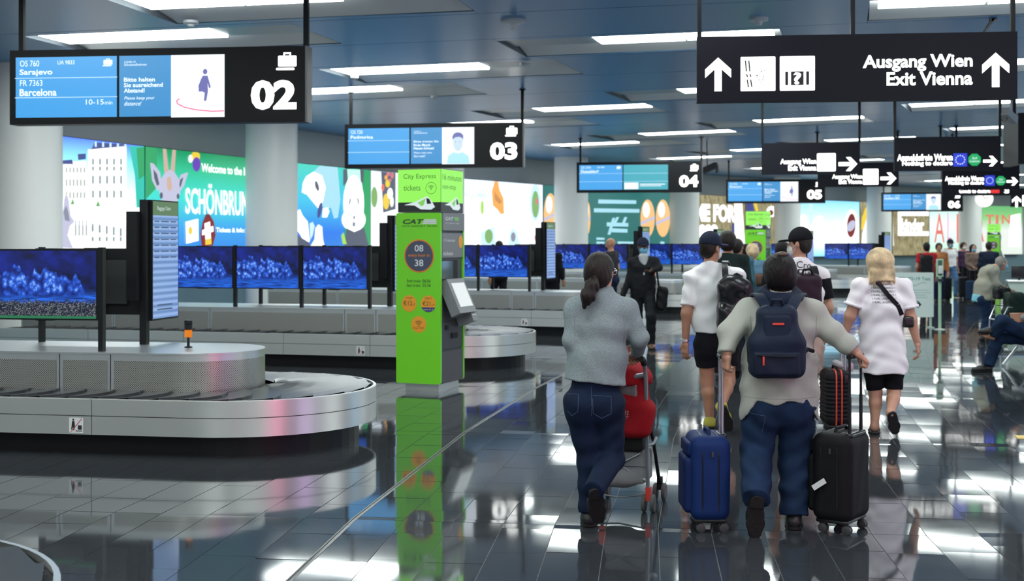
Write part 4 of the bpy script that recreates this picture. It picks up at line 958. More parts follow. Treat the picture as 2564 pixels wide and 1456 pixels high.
# ---- side-light posters added on the facing wall; only pink is mirrored in steel
def side_light_poster(ph0, ph1, label, m, z0=0.9, z1=3.1):
    r = 67.55; A, B = P(r, ph1), P(r, ph0); d = B-A; L = d.length
    t = thing('backlit_poster', label, 'poster', A, math.atan2(d.y, d.x), 'backlit posters on the facing wall')
    mb = MB(); mb.box((L/2, 0.05, (z0+z1)/2), (L, 0.10, z1-z0)); part('light_box', mb, M_FRAME, t)
    mb = MB(); mb.quad((0.03,-0.003,z0+0.03), (L-0.03,-0.003,z0+0.03), (L-0.03,-0.003,z1-0.03), (0.03,-0.003,z1-0.03)); part('printed_sheet', mb, m, t)
ORDW = ['first', 'second', 'third', 'fourth', 'fifth', 'sixth', 'seventh', 'eighth', 'ninth']
RP = [emat('pink poster print', (1.0,0.16,0.40), 7.0, True), emat('white side-light sheet', (0.95,0.98,1.0), 2.6, True), emat('lilac side-light sheet', (0.85,0.50,1.0), 3.2, True), emat('pale blue side-light sheet', (0.35,0.65,1.0), 2.2, True)]
for k, (ph, m_, nm) in enumerate(((-6.5,1,'white'), (-1.2,0,'pink'), (4.2,2,'lilac'), (9.5,1,'white'), (15,3,'pale blue'), (21,1,'white'), (27,3,'pale blue'), (33,1,'white'), (40,3,'pale blue'))):
    side_light_poster(ph, ph+2.9, f'plain {nm} unseen backlit poster giving side light, {ORDW[k]} along the facing wall outside the photograph', RP[m_])
# ================================================================== TICKET MACHINES
M_KGREEN = mat('apple green laminate', (0.19,0.72,0.025), 0.30, coat=0.3)
M_KGREY = mat('charcoal machine front', (0.055,0.06,0.07), 0.38)
M_KGREY2 = mat('mid grey machine trim', (0.20,0.21,0.225), 0.35)
M_KHEAD = emat('lit green header', (0.30,0.92,0.10), 1.0); M_KDARK = emat('dark header band', (0.012,0.02,0.018), 0.4)
M_KTXT = emat('dark green lettering', (0.03,0.20,0.02), 0.7); M_KPRT = mat('dark print', (0.03,0.05,0.03), 0.5); M_KDISC = mat('blue grey disc', (0.07,0.085,0.13), 0.4); M_KOR = mat('orange disc', (0.90,0.38,0.03), 0.4); M_KRED = mat('orange rim', (0.80,0.24,0.03), 0.4)
M_KWHT = mat('pale print', (0.75,0.78,0.80), 0.5); M_KDG = mat('brown print', (0.20,0.12,0.03), 0.5); M_KPURP = mat('indigo print', (0.06,0.05,0.20), 0.5)
M_KSCR = emat('pale ticket screen', (0.78,0.85,0.85), 0.9); M_TRAIN = emat('silver train print', (0.75,0.88,0.9), 0.9); M_TRAING = emat('green train print', (0.25,0.75,0.12), 0.8); M_TRAINB = emat('black train print', (0.01,0.012,0.015), 0.4)
KW, KD, KH = 0.56, 0.66, 2.52
def kiosk(label):
    """green side panel faces -y, machine front faces +x; origin at the near corner's plinth centre"""
    t = thing('ticket_machine', label, 'ticket machine', group='green ticket machines')
    zb = 0.085
    def W(p): return (p-985)/118*KW-KW/2              # photo columns on the side panel
    def Zp(p): return zb+(962-p)/(962-530)*(2.03-zb)
    mb = MB(); mb.box((0.02,0,zb/2), (KW-0.14, KD-0.12, zb)); part('plinth', mb, M_STEEL, t)
    mb = MB(); mb.box((-0.01,0,(zb+2.03)/2), (KW-0.02, KD-0.08, 2.03-zb)); part('cabinet', mb, M_KGREY, t)
    for y, nm in ((-KD/2+0.018, 'side_panel'), (KD/2-0.018, 'side_panel')):
        mb = MB(); mb.prism(rrect(-KW/2, KW/2, zb, 2.03, 0.025), y-0.018, y+0.018); part(nm, mb, M_KGREEN, t)
    yp = -KD/2-0.002
    def tx(m_, s, a, b, c, d, bold=0.0, y=yp, par=t, **kw):
        mb = MB(); text_into(mb, s, W(a), W(b), Zp(d), Zp(c), y, bold=bold, **kw); return part('lettering', mb, m_, par)
    tx(M_KPRT, 'CAT', 1003, 1059, 546, 558, 0.03, shear=0.25); tx(M_KPRT, 'CITY AIRPORT TRAIN', 1001, 1094, 561.5, 566)
    mb = MB()
    for q in range(3):
        z = 546.5+q*4.2; flat(mb, [(W(1058-3*q), Zp(z+3.2)), (W(1094), Zp(z+3.2)), (W(1090), Zp(z)), (W(1062-2*q), Zp(z))], yp)
    part('train_mark', mb, M_KWHT, t)
    cx, cz = W(1046.5), Zp(639); r = 40/118*KW
    mb = MB(); flat(mb, ell2(cx, cz, r, r*1.0, 40), yp); dr = part('timetable_rim', mb, M_KRED, t)
    mb = MB(); flat(mb, ell2(cx, cz, r*0.92, r*0.92, 40), yp-0.001); part('timetable_disc', mb, M_KDISC, t)
    tx(M_KWHT, '08', 1035, 1058, 611, 628, 0.01, yp-0.002); tx(M_KWHT, '38', 1035, 1058, 648, 665, 0.01, yp-0.002); tx(M_KRED, 'every hour at', 1018, 1075, 633, 643, 0.01, yp-0.002)
    tx(M_KPRT, 'first train: 06:06', 1014, 1077, 698, 706); tx(M_KPRT, 'last train: 23:36', 1014, 1077, 709, 717)
    for x, z, a, b, u in ((1020,759.5,'single','€12,-',0), (1071,759.5,'return','€21,-',1), (1045.5,812,'Free WiFi',None,0)):
        rr = 20/118*KW; cx, cz = W(x), Zp(z)
        mb = MB(); flat(mb, ell2(cx, cz, rr, rr, 28), yp); dd = part('price_disc', mb, M_KOR, t)
        if b: tx(M_KDG, a, x-9, x+9, z-17, z-11, 0, yp-0.001, dd); tx(M_KDG, b, x-15.5, x+16, z-7, z+7, 0.01, yp-0.001, dd)
        else:
            tx(M_KDG, a, x-15, x+15, z+6, z+12, 0, yp-0.001, dd); mb = MB(); wifi(mb, cx, cz+0.0, rr*0.62, yp-0.001); part('wifi_mark', mb, M_KDG, dd)
        if u:
            mb = MB(); flat(mb, [(cx+rr*math.cos(q), cz+rr*math.sin(q)) for q in [PI*1.14+PI*0.72*k/12 for k in range(13)]], yp-0.0012); part('save_field', mb, M_KPURP, dd); tx(M_KWHT, 'save € 3', x-12, x+12, z+12.5, z+16, 0, yp-0.002, dd)
    # lit header box
    mb = MB(); mb.box((0,0,2.285), (KW-0.02, KD-0.06, 0.50)); h = part('header_box', mb, M_KGREY2, t)
    for rot, w, dist in ((0, KW-0.02, (KD-0.06)/2), (PI/2, KD-0.06, (KW-0.02)/2)):
        g = bpy.data.objects.new('header_face', None)
        mb = MB(); mb.quad((-w/2,-dist-0.004,2.15), (w/2,-dist-0.004,2.15), (w/2,-dist-0.004,2.525), (-w/2,-dist-0.004,2.525)); hf = part('header_face', mb, M_KHEAD, t, rotz=rot)
        mb = MB(); mb.quad((-w/2,-dist-0.004,2.04), (w/2,-dist-0.004,2.04), (w/2,-dist-0.004,2.15), (-w/2,-dist-0.004,2.15)); part('header_band', mb, M_KDARK, t, rotz=rot)
        y = -dist-0.006
        l1, l2 = ('City Express', 'tickets') if rot == 0 else ('16 minutes', 'non-stop')
        for s, z0, z1, fr in ((l1, 2.405, 2.475, 0.76 if rot == 0 else 0.86), (l2, 2.285, 2.35, 0.40 if rot == 0 else 0.60)):
            mb = MB(); text_into(mb, s, -w/2+0.13*w if rot == 0 else -w/2+0.06*w, -w/2+(0.13+fr)*w if rot == 0 else -w/2+(0.06+fr)*w, z0, z1, y); part('lettering', mb, M_KTXT, hf)
        if rot == 0:
            mb = MB(); ringf(mb, 0.15, 2.31, 0.068, 0.005, y, 24); wifi(mb, 0.15, 2.31, 0.045, y); part('wifi_mark', mb, M_KTXT, hf)
        k = w/0.54; zt = 2.1
        mb = MB(); flat(mb, [(-0.19*k,zt+0.02),(-0.05*k,zt+0.055),(0.10*k,zt+0.12),(0.16*k,zt+0.06),(0.20*k,zt-0.005),(0.15*k,zt-0.035),(0.02*k,zt-0.03),(-0.06*k,zt+0.015)], y-0.001); tr = part('train_picture', mb, M_TRAIN, hf)
        mb = MB(); flat(mb, [(-0.02*k,zt+0.045),(0.085*k,zt+0.095),(0.06*k,zt+0.02),(0.03*k,zt+0.005)], y-0.002); part('train_stripe', mb, M_TRAING, tr)
        mb = MB(); flat(mb, [(0.09*k,zt+0.10),(0.13*k,zt+0.085),(0.155*k,zt+0.035),(0.10*k,zt+0.03)], y-0.002); part('train_window', mb, M_TRAINB, tr)
        bpy.data.objects.remove(g)
    # machine front on +x
    xf = KW/2-0.02
    def fbox(nm, x, y, z, sx, sy, sz, m_, rot=None): mb = MB(); mb.box((x,y,z), (sx,sy,sz), rot); return part(nm, mb, m_, t)
    fbox('top_fascia', xf+0.012, 0, 1.93, 0.05, KD-0.08, 0.20, M_KGREY2)
    mb = MB(); text_into(mb, 'CAT', -0.24, -0.02, 1.945, 1.985, -xf-0.040, bold=0.03, shear=0.2); part('lettering', mb, M_KWHT, t, rotz=PI/2)
    mb = MB(); text_into(mb, 'CITY AIRPORT TRAIN', -0.24, 0.14, 1.905, 1.92, -xf-0.040); part('lettering', mb, M_KWHT, t, rotz=PI/2)
    mb = MB()
    for q in range(3): flat(mb, [(-0.02+0.01*q,1.972-0.014*q),(0.13,1.972-0.014*q),(0.12,1.982-0.014*q),(0.0+0.01*q,1.982-0.014*q)], -xf-0.040)
    part('train_mark', mb, M_KGREEN, t, rotz=PI/2)
    fbox('info_fascia', xf+0.006, 0, 1.66, 0.03, KD-0.10, 0.28, M_KGREY2)
    mb = MB(); flat(mb, ell2(0.22, 1.70, 0.06, 0.075, 24), -xf-0.023); part('orange_disc', mb, M_KOR, t, rotz=PI/2)
    mb = MB(); text_into(mb, 'tickets', -0.26, 0.0, 1.545, 1.59, -xf-0.023, bold=0.01); part('lettering', mb, M_KWHT, t, rotz=PI/2)
    mb = MB(); text_into(mb, '> 5 minutes', -0.26, 0.06, 1.70, 1.735, -xf-0.023); part('lettering', mb, M_KWHT, t, rotz=PI/2)
    fbox('window_recess', xf-0.01, -0.05, 1.36, 0.03, KD-0.22, 0.26, M_BLACK); fbox('display_glass', xf+0.008, -0.12, 1.38, 0.006, 0.30, 0.20, mat('smoked glass', (0.10,0.13,0.14), 0.06))
    R = Matrix.Rotation(math.radians(-24), 3, 'Y')
    fbox('touchscreen_housing', xf+0.09, -0.02, 1.06, 0.12, 0.46, 0.42, M_KGREY2, R)
    fbox('touchscreen', xf+0.1495, -0.02, 1.095, 0.006, 0.34, 0.29, M_KSCR, R)
    fbox('lower_door', xf+0.004, 0, 0.63, 0.02, KD-0.10, 0.30, M_KGREY); fbox('base_door', xf+0.010, 0, 0.27, 0.02, KD-0.08, 0.35, mat('purple grey door', (0.085,0.082,0.095), 0.4))
    fbox('card_reader', xf+0.13, 0.16, 0.80, 0.20, 0.13, 0.10, M_KGREY2, Matrix.Rotation(math.radians(-20), 3, 'Y')); fbox('keypad', xf+0.19, 0.16, 0.865, 0.08, 0.10, 0.012, M_KWHT, Matrix.Rotation(math.radians(25), 3, 'Y'))
    fbox('coin_slot', xf+0.018, -0.16, 0.72, 0.012, 0.08, 0.05, M_BLACK); fbox('ticket_tray', xf+0.018, 0.05, 0.62, 0.016, 0.16, 0.06, M_BLACK)
    return t
def wifi(mb, cx, cz, r, y):
    flat(mb, ell2(cx, cz-r*0.35, r*0.14, r*0.14, 10), y)
    for q, rr in enumerate((0.38, 0.68, 1.0)):
        n = 8
        for k in range(n):
            a, b = PI*0.25+PI*0.5*k/n, PI*0.25+PI*0.5*(k+1)/n; r0, r1 = r*rr-r*0.09, r*rr+r*0.06; z0 = cz-r*0.35
            flat(mb, [(cx+r0*math.cos(a),z0+r0*math.sin(a)),(cx+r1*math.cos(a),z0+r1*math.sin(a)),(cx+r1*math.cos(b),z0+r1*math.sin(b)),(cx+r0*math.cos(b),z0+r0*math.sin(b))], y)
K1 = kiosk('tall apple green ticket machine in front of the second carousel')
def place_kiosk(k, px, py, ang):
    """near corner of the green panel (right bottom) at the pixel"""
    c = onfloor(px, py); R = Matrix.Rotation(-math.radians(ang), 3, 'Z'); k.location = c-R @ Vector((KW/2, -KD/2, 0)); k.rotation_euler = (0,0,-math.radians(ang))
place_kiosk(K1, 1103, 983, 22)
K2 = copy_tree(K1); K2['label'] = 'green ticket machine behind the person in the blue sweater'; place_kiosk(K2, 1917, 606+5440/34.5, 24)
K3 = copy_tree(K1); K3['label'] = 'small far green ticket machine above the bending man'; place_kiosk(K3, 2503, 606+5440/60.0, 26)
# ================================================================== IMPLICIT SURFACES (bodies, clothes, bags)
def nrm(v): v = Vector(v); return v/max(v.length, 1e-9)
class Sdf:
    def __init__(s, h=0.01): s.h = h; s.ops = []; s.post = []
    def _add(s, fn, lo, hi, k, sub=False): s.ops.append((fn, np.array(lo, float), np.array(hi, float), k, sub)); return s
    def cone(s, a, b, ra, rb, k=0.03, wide=None, cap=(0,0), sub=False):
        """tapered limb; wide=(unit dir, ratio) stretches the section; cap = flat ends"""
        a = np.array(a, np.float32); b = np.array(b, np.float32); ba = b-a; L2 = max(float(ba @ ba), 1e-9); L = math.sqrt(L2)
        R = max(ra, rb)*(wide[1] if wide else 1)+k+3*s.h
        if wide: w = np.array(wide[0], np.float32); ir = 1.0/wide[1]
        def fn(X, Y, Z):
            px, py, pz = X-a[0], Y-a[1], Z-a[2]
            t = (px*ba[0]+py*ba[1]+pz*ba[2])/L2; tc = np.clip(t, 0, 1)
            qx, qy, qz = px-tc*ba[0], py-tc*ba[1], pz-tc*ba[2]
            q2 = qx*qx+qy*qy+qz*qz
            if wide:
                dw = qx*w[0]+qy*w[1]+qz*w[2]; q2 = q2-dw*dw*(1-ir*ir)
            d = np.sqrt(np.maximum(q2, 0))-(ra+(rb-ra)*tc)
            if cap[0]: d = np.maximum(d, -t*L)
            if cap[1]: d = np.maximum(d, (t-1)*L)
            return d
        return s._add(fn, np.minimum(a, b)-R, np.maximum(a, b)+R, k, sub)
    def chain(s, pts, rs, k=0.03, wide=None, cap=(0,0)):
        for i in range(len(pts)-1): s.cone(pts[i], pts[i+1], rs[i], rs[i+1], k, wide, (cap[0] if i == 0 else 0, cap[1] if i == len(pts)-2 else 0))
        return s
    def ell(s, c, r, R=None, k=0.03, sub=False):
        c = np.array(c, np.float32); r = np.array(r, np.float32); M = np.array(R.transposed() if R is not None else Matrix.Identity(3), np.float32); m = float(r.max())+k+3*s.h
        def fn(X, Y, Z):
            x, y, z = X-c[0], Y-c[1], Z-c[2]
            if R is not None: x, y, z = M[0,0]*x+M[0,1]*y+M[0,2]*z, M[1,0]*x+M[1,1]*y+M[1,2]*z, M[2,0]*x+M[2,1]*y+M[2,2]*z
            k0 = np.sqrt((x/r[0])**2+(y/r[1])**2+(z/r[2])**2); k1 = np.sqrt((x/r[0]**2)**2+(y/r[1]**2)**2+(z/r[2]**2)**2)
            return k0*(k0-1)/np.maximum(k1, 1e-6)
        return s._add(fn, c-m, c+m, k, sub)
    def rbox(s, c, half, r, R=None, k=0.01, sub=False):
        c = np.array(c, np.float32); hf = np.array(half, np.float32)-r; M = np.array(R.transposed() if R is not None else Matrix.Identity(3), np.float32); m = float(np.linalg.norm(half))+k+3*s.h
        def fn(X, Y, Z):
            x, y, z = X-c[0], Y-c[1], Z-c[2]
            if R is not None: x, y, z = M[0,0]*x+M[0,1]*y+M[0,2]*z, M[1,0]*x+M[1,1]*y+M[1,2]*z, M[2,0]*x+M[2,1]*y+M[2,2]*z
            x, y, z = np.abs(x)-hf[0], np.abs(y)-hf[1], np.abs(z)-hf[2]
            return np.sqrt(np.maximum(x,0)**2+np.maximum(y,0)**2+np.maximum(z,0)**2)+np.minimum(np.maximum(x, np.maximum(y, z)), 0)-r
        return s._add(fn, c-m, c+m, k, sub)
    def disp(s, fn): s.post.append(lambda f, X, Y, Z: f+fn(X, Y, Z)); return s
    def cutf(s, fn): s.post.append(lambda f, X, Y, Z: np.maximum(f, fn(X, Y, Z))); return s
    def cut(s, p, n):
        p = Vector(p); n = nrm(n); return s.cutf(lambda X, Y, Z: (X-p.x)*n.x+(Y-p.y)*n.y+(Z-p.z)*n.z)
    def geo(s):
        h = s.h; pos = [o for o in s.ops if not o[4]]
        lo = np.min([o[1] for o in pos], 0); hi = np.max([o[2] for o in pos], 0)
        n = np.ceil((hi-lo)/h).astype(int)+1
        ax = [(lo[i]+h*np.arange(n[i])).astype(np.float32) for i in range(3)]
        f = np.full(n, 0.5, np.float32)
        for fn, l, u, k, sub in s.ops:
            i0 = np.clip(((l-lo)/h).astype(int), 0, n-1); i1 = np.clip(((u-lo)/h).astype(int)+2, 0, n)
            if np.any(i1 <= i0): continue
            sl = tuple(slice(i0[q], i1[q]) for q in range(3))
            X, Y, Z = ax[0][sl[0]][:,None,None], ax[1][sl[1]][None,:,None], ax[2][sl[2]][None,None,:]
            d = fn(X, Y, Z); g = f[sl]
            if sub:
                d = -d; hh = np.maximum(k-np.abs(g-d), 0)/max(k, 1e-6); f[sl] = np.maximum(g, d)+hh*hh*k*0.25
            else:
                hh = np.maximum(k-np.abs(g-d), 0)/max(k, 1e-6); f[sl] = np.minimum(g, d)-hh*hh*k*0.25
        X, Y, Z = ax[0][:,None,None], ax[1][None,:,None], ax[2][None,None,:]
        for p in s.post: f = p(f, X, Y, Z)
        f = np.pad(f, 1, constant_values=0.5); lo = lo-h
        inside = f < 0
        c = [inside[:-1,:-1,:-1], inside[1:,:-1,:-1], inside[:-1,1:,:-1], inside[1:,1:,:-1], inside[:-1,:-1,1:], inside[1:,:-1,1:], inside[:-1,1:,1:], inside[1:,1:,1:]]
        cnt = sum(x.astype(np.int8) for x in c); act = (cnt > 0) & (cnt < 8)
        idx = np.argwhere(act); N = len(idx)
        if N == 0: return np.zeros((0,3)), np.zeros((0,4), int)
        mp = np.full(act.shape, -1, np.int32); mp[act] = np.arange(N)
        OFF = np.array([(q & 1, q >> 1 & 1, q >> 2 & 1) for q in range(8)])
        val = np.stack([f[idx[:,0]+o[0], idx[:,1]+o[1], idx[:,2]+o[2]] for o in OFF], 1)
        acc = np.zeros((N,3), np.float32); num = np.zeros(N, np.float32)
        for a in range(8):
            for bit in (1,2,4):
                if a & bit: continue
                b = a | bit; va, vb = val[:,a], val[:,b]; m = (va < 0) != (vb < 0)
                t = np.where(m, va/np.where(m, va-vb, 1), 0)[:,None]
                acc += np.where(m[:,None], OFF[a]+(OFF[b]-OFF[a])*t, 0); num += m
        V = (idx+acc/num[:,None])*h+lo
        Q = []
        for axis in range(3):
            sa = [slice(None)]*3; sb = [slice(None)]*3; sa[axis] = slice(0,-1); sb[axis] = slice(1,None)
            A, B = inside[tuple(sa)], inside[tuple(sb)]
            e = np.argwhere(A != B); o1, o2 = (axis+1) % 3, (axis+2) % 3
            e = e[(e[:,o1] > 0) & (e[:,o2] > 0)]
            fl = A[e[:,0], e[:,1], e[:,2]]
            def cell(d1, d2):
                g = e.copy(); g[:,o1] -= d1; g[:,o2] -= d2
                ok = np.all(g < np.array(mp.shape), 1); r = np.full(len(g), -1); r[ok] = mp[g[ok,0], g[ok,1], g[ok,2]]; return r
            q = np.stack([cell(1,1), cell(0,1), cell(0,0), cell(1,0)], 1)
            ok = np.all(q >= 0, 1); q = q[ok]; fl = fl[ok]
            q[~fl] = q[~fl][:, ::-1]; Q.append(q)
        return V, np.concatenate(Q)
def np_mesh(name, V, Q, m):
    me = bpy.data.meshes.new(name); me.vertices.add(len(V)); me.vertices.foreach_set('co', np.asarray(V, np.float32).ravel())
    me.loops.add(Q.size); me.loops.foreach_set('vertex_index', Q.astype(np.int32).ravel()); me.polygons.add(len(Q))
    me.polygons.foreach_set('loop_start', np.arange(0, Q.size, 4, dtype=np.int32)); me.update(calc_edges=True)
    me.polygons.foreach_set('use_smooth', [True]*len(Q)); me.materials.append(m); return me
def spart(name, sdf, m, parent, extra=()):
    V, Q = sdf.geo()
    for e in extra:
        v2, q2 = e.geo(); Q = np.concatenate([Q, q2+len(V)]); V = np.concatenate([V, v2])
    return link(name, np_mesh(name, V, Q, m), parent)
def folds(amp, fz=38, fx=22, seed=0.0):
    def fn(X, Y, Z):
        return amp*(np.sin(fz*Z+5*np.sin(9*X+seed)+4*Y)*0.6+np.sin(fx*X+17*Z+3*np.sin(14*Z+seed*2)+9*Y)*0.4)
    return fn
# ---- fabrics
def cloth(name, col, rough=0.85, grain=(220,0.25), var=None, spec=0.18): return mat(name, col, rough, bump=(grain[0], grain[1]), var=var, spec=spec)
SKIN = mat('light skin', (0.56,0.29,0.20), 0.5, var=(14,0.06)); SKIN2 = mat('tanned skin', (0.43,0.21,0.13), 0.5, var=(14,0.06)); SKIN3 = mat('dark skin', (0.10,0.05,0.032), 0.5)
HAIR_BLK = mat('black hair', (0.007,0.005,0.005), 0.45, spec=0.25, bump=(40,0.5,(9,9,0.6))); HAIR_BRN = mat('dark brown hair', (0.015,0.009,0.007), 0.42, spec=0.3, bump=(40,0.5,(9,9,0.6))); HAIR_BLD = mat('blonde hair', (0.66,0.49,0.29), 0.55, bump=(30,0.6,(9,9,0.5)), var=(14,0.40)); HAIR_GRY = mat('grey hair', (0.22,0.20,0.18), 0.55)
JEANS = cloth('blue denim', (0.011,0.027,0.068), 0.8, (260,0.2), (7,0.35)); JEANS2 = cloth('dark denim', (0.0055,0.013,0.036), 0.8, (260,0.2), (6,0.3)); JEANS3 = cloth('light denim', (0.07,0.15,0.28), 0.8, (200,0.2), (7,0.25))
KNIT = cloth('grey melange knit', (0.25,0.30,0.315), 0.9, (170,0.4), (240,0.30)); BEIGE = cloth('stone cotton twill', (0.42,0.43,0.38), 0.75, (200,0.1), (5,0.06)); WHITE = cloth('white jersey', (0.88,0.88,0.88), 0.85, (150,0.1)); PINKW = cloth('soft white jersey', (0.88,0.83,0.87), 0.85, (150,0.12)); BLACKC = cloth('black cotton', (0.008,0.008,0.011), 0.85); NAVY = cloth('navy cotton', (0.012,0.018,0.040), 0.75); SUIT = cloth('black suit cloth', (0.010,0.011,0.014), 0.7); SHIRTG = cloth('pale grey shirt', (0.42,0.44,0.46), 0.8); BLUESW = cloth('dusty blue knit', (0.13,0.25,0.36), 0.9); PEACH = cloth('peach cotton', (0.60,0.42,0.36), 0.85); DGREEN = cloth('dark green jacket cloth', (0.014,0.026,0.026), 0.8); REDC = cloth('red cotton', (0.45,0.02,0.03), 0.8); TAN = cloth('tan jacket cloth', (0.32,0.31,0.25), 0.85); BROWNC = cloth('taupe top', (0.20,0.14,0.11), 0.85); CYANS = cloth('cyan shirt', (0.22,0.55,0.65), 0.8)
SHOE_BLK = mat('black shoe leather', (0.012,0.012,0.012), 0.4); SOLE = mat('dark rubber sole', (0.014,0.012,0.012), 0.65, bump=(60,0.4), spec=0.3); SOLE_W = mat('white sole', (0.6,0.6,0.58), 0.6); SHOE_Y = mat('yellow green trainer', (0.42,0.38,0.05), 0.7); SHOE_BR = mat('brown leather', (0.12,0.05,0.02), 0.5); SHOE_P = mat('pink trainer', (0.62,0.32,0.36), 0.6)
MASK_B = mat('blue face mask', (0.18,0.50,0.72), 0.8); MASK_W = mat('white face mask', (0.72,0.72,0.70), 0.8)

# ------------------------------------------------------------------ the figure builder
def gp(h=1.70, yaw=0.0, stride=0.0, lead='L', armL=None, armR=None, face=None, lean=0.0):
    """pose of a walking or standing adult facing +y, turned by yaw degrees clockwise seen from above"""
    s = h/1.70; sgn = 1 if lead == 'L' else -1
    J = dict(head=(0,0.015,1.585), neck=(0,-0.01,1.43), chest=(0,0,1.27), waist=(0,0,1.07), pelvis=(0,0,0.94),
             shL=(-0.175,-0.01,1.385), shR=(0.175,-0.01,1.385), elL=(-0.225,-0.03,1.11), elR=(0.225,-0.03,1.11), wrL=(-0.235,0.05,0.87), wrR=(0.235,0.05,0.87),
             hipL=(-0.085,0,0.91), hipR=(0.085,0,0.91), knL=(-0.09,0.02,0.50), knR=(0.09,0.02,0.50), anL=(-0.09,-0.03,0.085), anR=(0.09,-0.03,0.085), toeL=(-0.10,0.15,0.03), toeR=(0.10,0.15,0.03))
    if stride:
        f, b = ('L','R') if sgn > 0 else ('R','L'); x = lambda q: -0.09 if q == 'L' else 0.09
        J['kn'+f] = (x(f), 0.05+0.30*stride, 0.50); J['an'+f] = (x(f), 0.35*stride-0.02, 0.085); J['toe'+f] = (x(f)*1.1, 0.35*stride+0.16, 0.035)
        J['kn'+b] = (x(b), 0.02-0.05*stride, 0.49); J['an'+b] = (x(b), -0.42*stride, 0.085+0.20*stride); J['toe'+b] = (x(b), -0.42*stride+0.10, 0.03)
        J['el'+f] = (J['el'+f][0], -0.08, 1.11); J['wr'+f] = (J['wr'+f][0], -0.05, 0.87); J['wr'+b] = (J['wr'+b][0], 0.14, 0.89)
    if armL: J['elL'], J['wrL'] = armL
    if armR: J['elR'], J['wrR'] = armR
    M = Matrix.Rotation(-math.radians(yaw), 3, 'Z')
    out = {k: M @ (Vector(v)*s) for k, v in J.items()}
    out['fwd'] = M @ Vector((0,1,0)); out['face'] = Matrix.Rotation(-math.radians(yaw+(face or 0)), 3, 'Z') @ Vector((0,1,0)); out['s'] = s
    return out
def hand_sdf(wr, d, pn, side, curl=0.5, h=0.004, s=1.0, grip=False):
    """wrist point, pointing direction, palm normal; side +1 right hand"""
    d = nrm(d); pn = nrm(Vector(pn)-d*Vector(pn).dot(d)); w = d.cross(pn)*side   # w points to the thumb side
    S = Sdf(h); R = Matrix((w, pn, d)).transposed()
    S.cone(wr-d*0.03*s, wr+d*0.02*s, 0.026*s, 0.027*s, 0.02)
    S.rbox(wr+d*0.055*s, (0.040*s, 0.014*s, 0.046*s), 0.013*s, R, 0.02)
    for q, (o, L) in enumerate(((0.029,0.072),(0.010,0.082),(-0.010,0.076),(-0.028,0.060))):
        a = wr+d*0.095*s+w*o*s; c1 = curl*(1.0+0.12*q)*(1.5 if grip else 1.0); p = a; ang = 0
        for seg, fr in enumerate((0.45,0.32,0.23)):
            ang += c1*(0.55 if seg == 0 else 0.75); dd = d*math.cos(ang)+pn*math.sin(ang); b = p+dd*L*fr*s
            S.cone(p, b, (0.0092-0.0009*seg)*s, (0.0086-0.0009*seg)*s, 0.004); p = b
    a = wr+d*0.03*s+w*0.030*s; b = a+(w*0.75+d*0.65+pn*0.25)*0.045*s; c = b+(d*0.85+pn*(0.35+0.4*curl)-w*0.1)*0.035*s
    S.cone(a, b, 0.013*s, 0.0105*s, 0.015); S.cone(b, c, 0.0105*s, 0.0085*s, 0.004)
    return S
def torso(S, J, g, wsc=1.0, k=0.06, low=None, belly=0.0):
    rt = Vector((J['fwd'].y, -J['fwd'].x, 0)); s = J['s']; b = J.get('build', 1.0)*wsc
    S.chain([J['pelvis'], J['waist'], J['chest']], [0.112*s*b+g, 0.098*s*b+g+belly, 0.108*s*b+g], k, (rt, 1.45))
    up = J['chest'].lerp((J['shL']+J['shR'])/2, 0.8)
    S.cone(J['chest'], up, 0.108*s*b+g, 0.075*s+g, k, (rt, 1.45))
    S.cone(J['shL'], J['shR'], 0.050*s+g*0.5, 0.050*s+g*0.5, 0.05)
    S.cone((J['shL']+J['shR'])/2, J['neck'], 0.070*s+g*0.5, 0.050*s+g*0.5, 0.07)
    for q in 'LR': S.cone(J['neck']-Vector((0,0,0.025*s)), J['sh'+q]+Vector((0,0,0.004)), 0.045*s+g*0.4, 0.050*s+g*0.4, 0.05)
def arm(S, J, q, g, r=(0.056,0.046,0.041,0.029), upto=1.0, cap=0, k=0.03, fore=True):
    s = J['s']; b = J.get('limb', 1.0); r = [x*s*b+g for x in r]
    sh, el, wr = J['sh'+q], J['el'+q], J['wr'+q]
    if fore: S.chain([sh, el, el.lerp(wr, upto)], [r[0], r[1], r[2]+(r[3]-r[2])*upto], k, None, (0, cap))
    else: S.cone(sh, sh.lerp(el, upto), r[0], r[0]+(r[1]-r[0])*upto, k, None, (0, cap))
def leg(S, J, q, g, r=(0.092,0.062,0.055,0.040), upto=1.0, cap=0, k=0.03, shin=True, calf=True):
    s = J['s']; b = J.get('leg', 1.0); r = [x*s*b+g for x in r]; hp, kn, an = J['hip'+q], J['kn'+q], J['an'+q]
    if not shin: S.cone(hp, hp.lerp(kn, upto), r[0], r[0]+(r[1]-r[0])*upto, k, None, (0, cap)); return
    S.cone(hp, kn, r[0], r[1], k); e = kn.lerp(an, upto)
    if calf and upto > 0.9:
        c = kn.lerp(an, 0.30)-J['fwd']*0.012*s; S.cone(kn, c, r[1]*0.95, r[2]*1.06, k); S.cone(c, e, r[2]*1.06, r[3], k, None, (0, cap))
    else: S.cone(kn, e, r[1], r[1]+(r[3]-r[1])*upto, k, None, (0, cap))
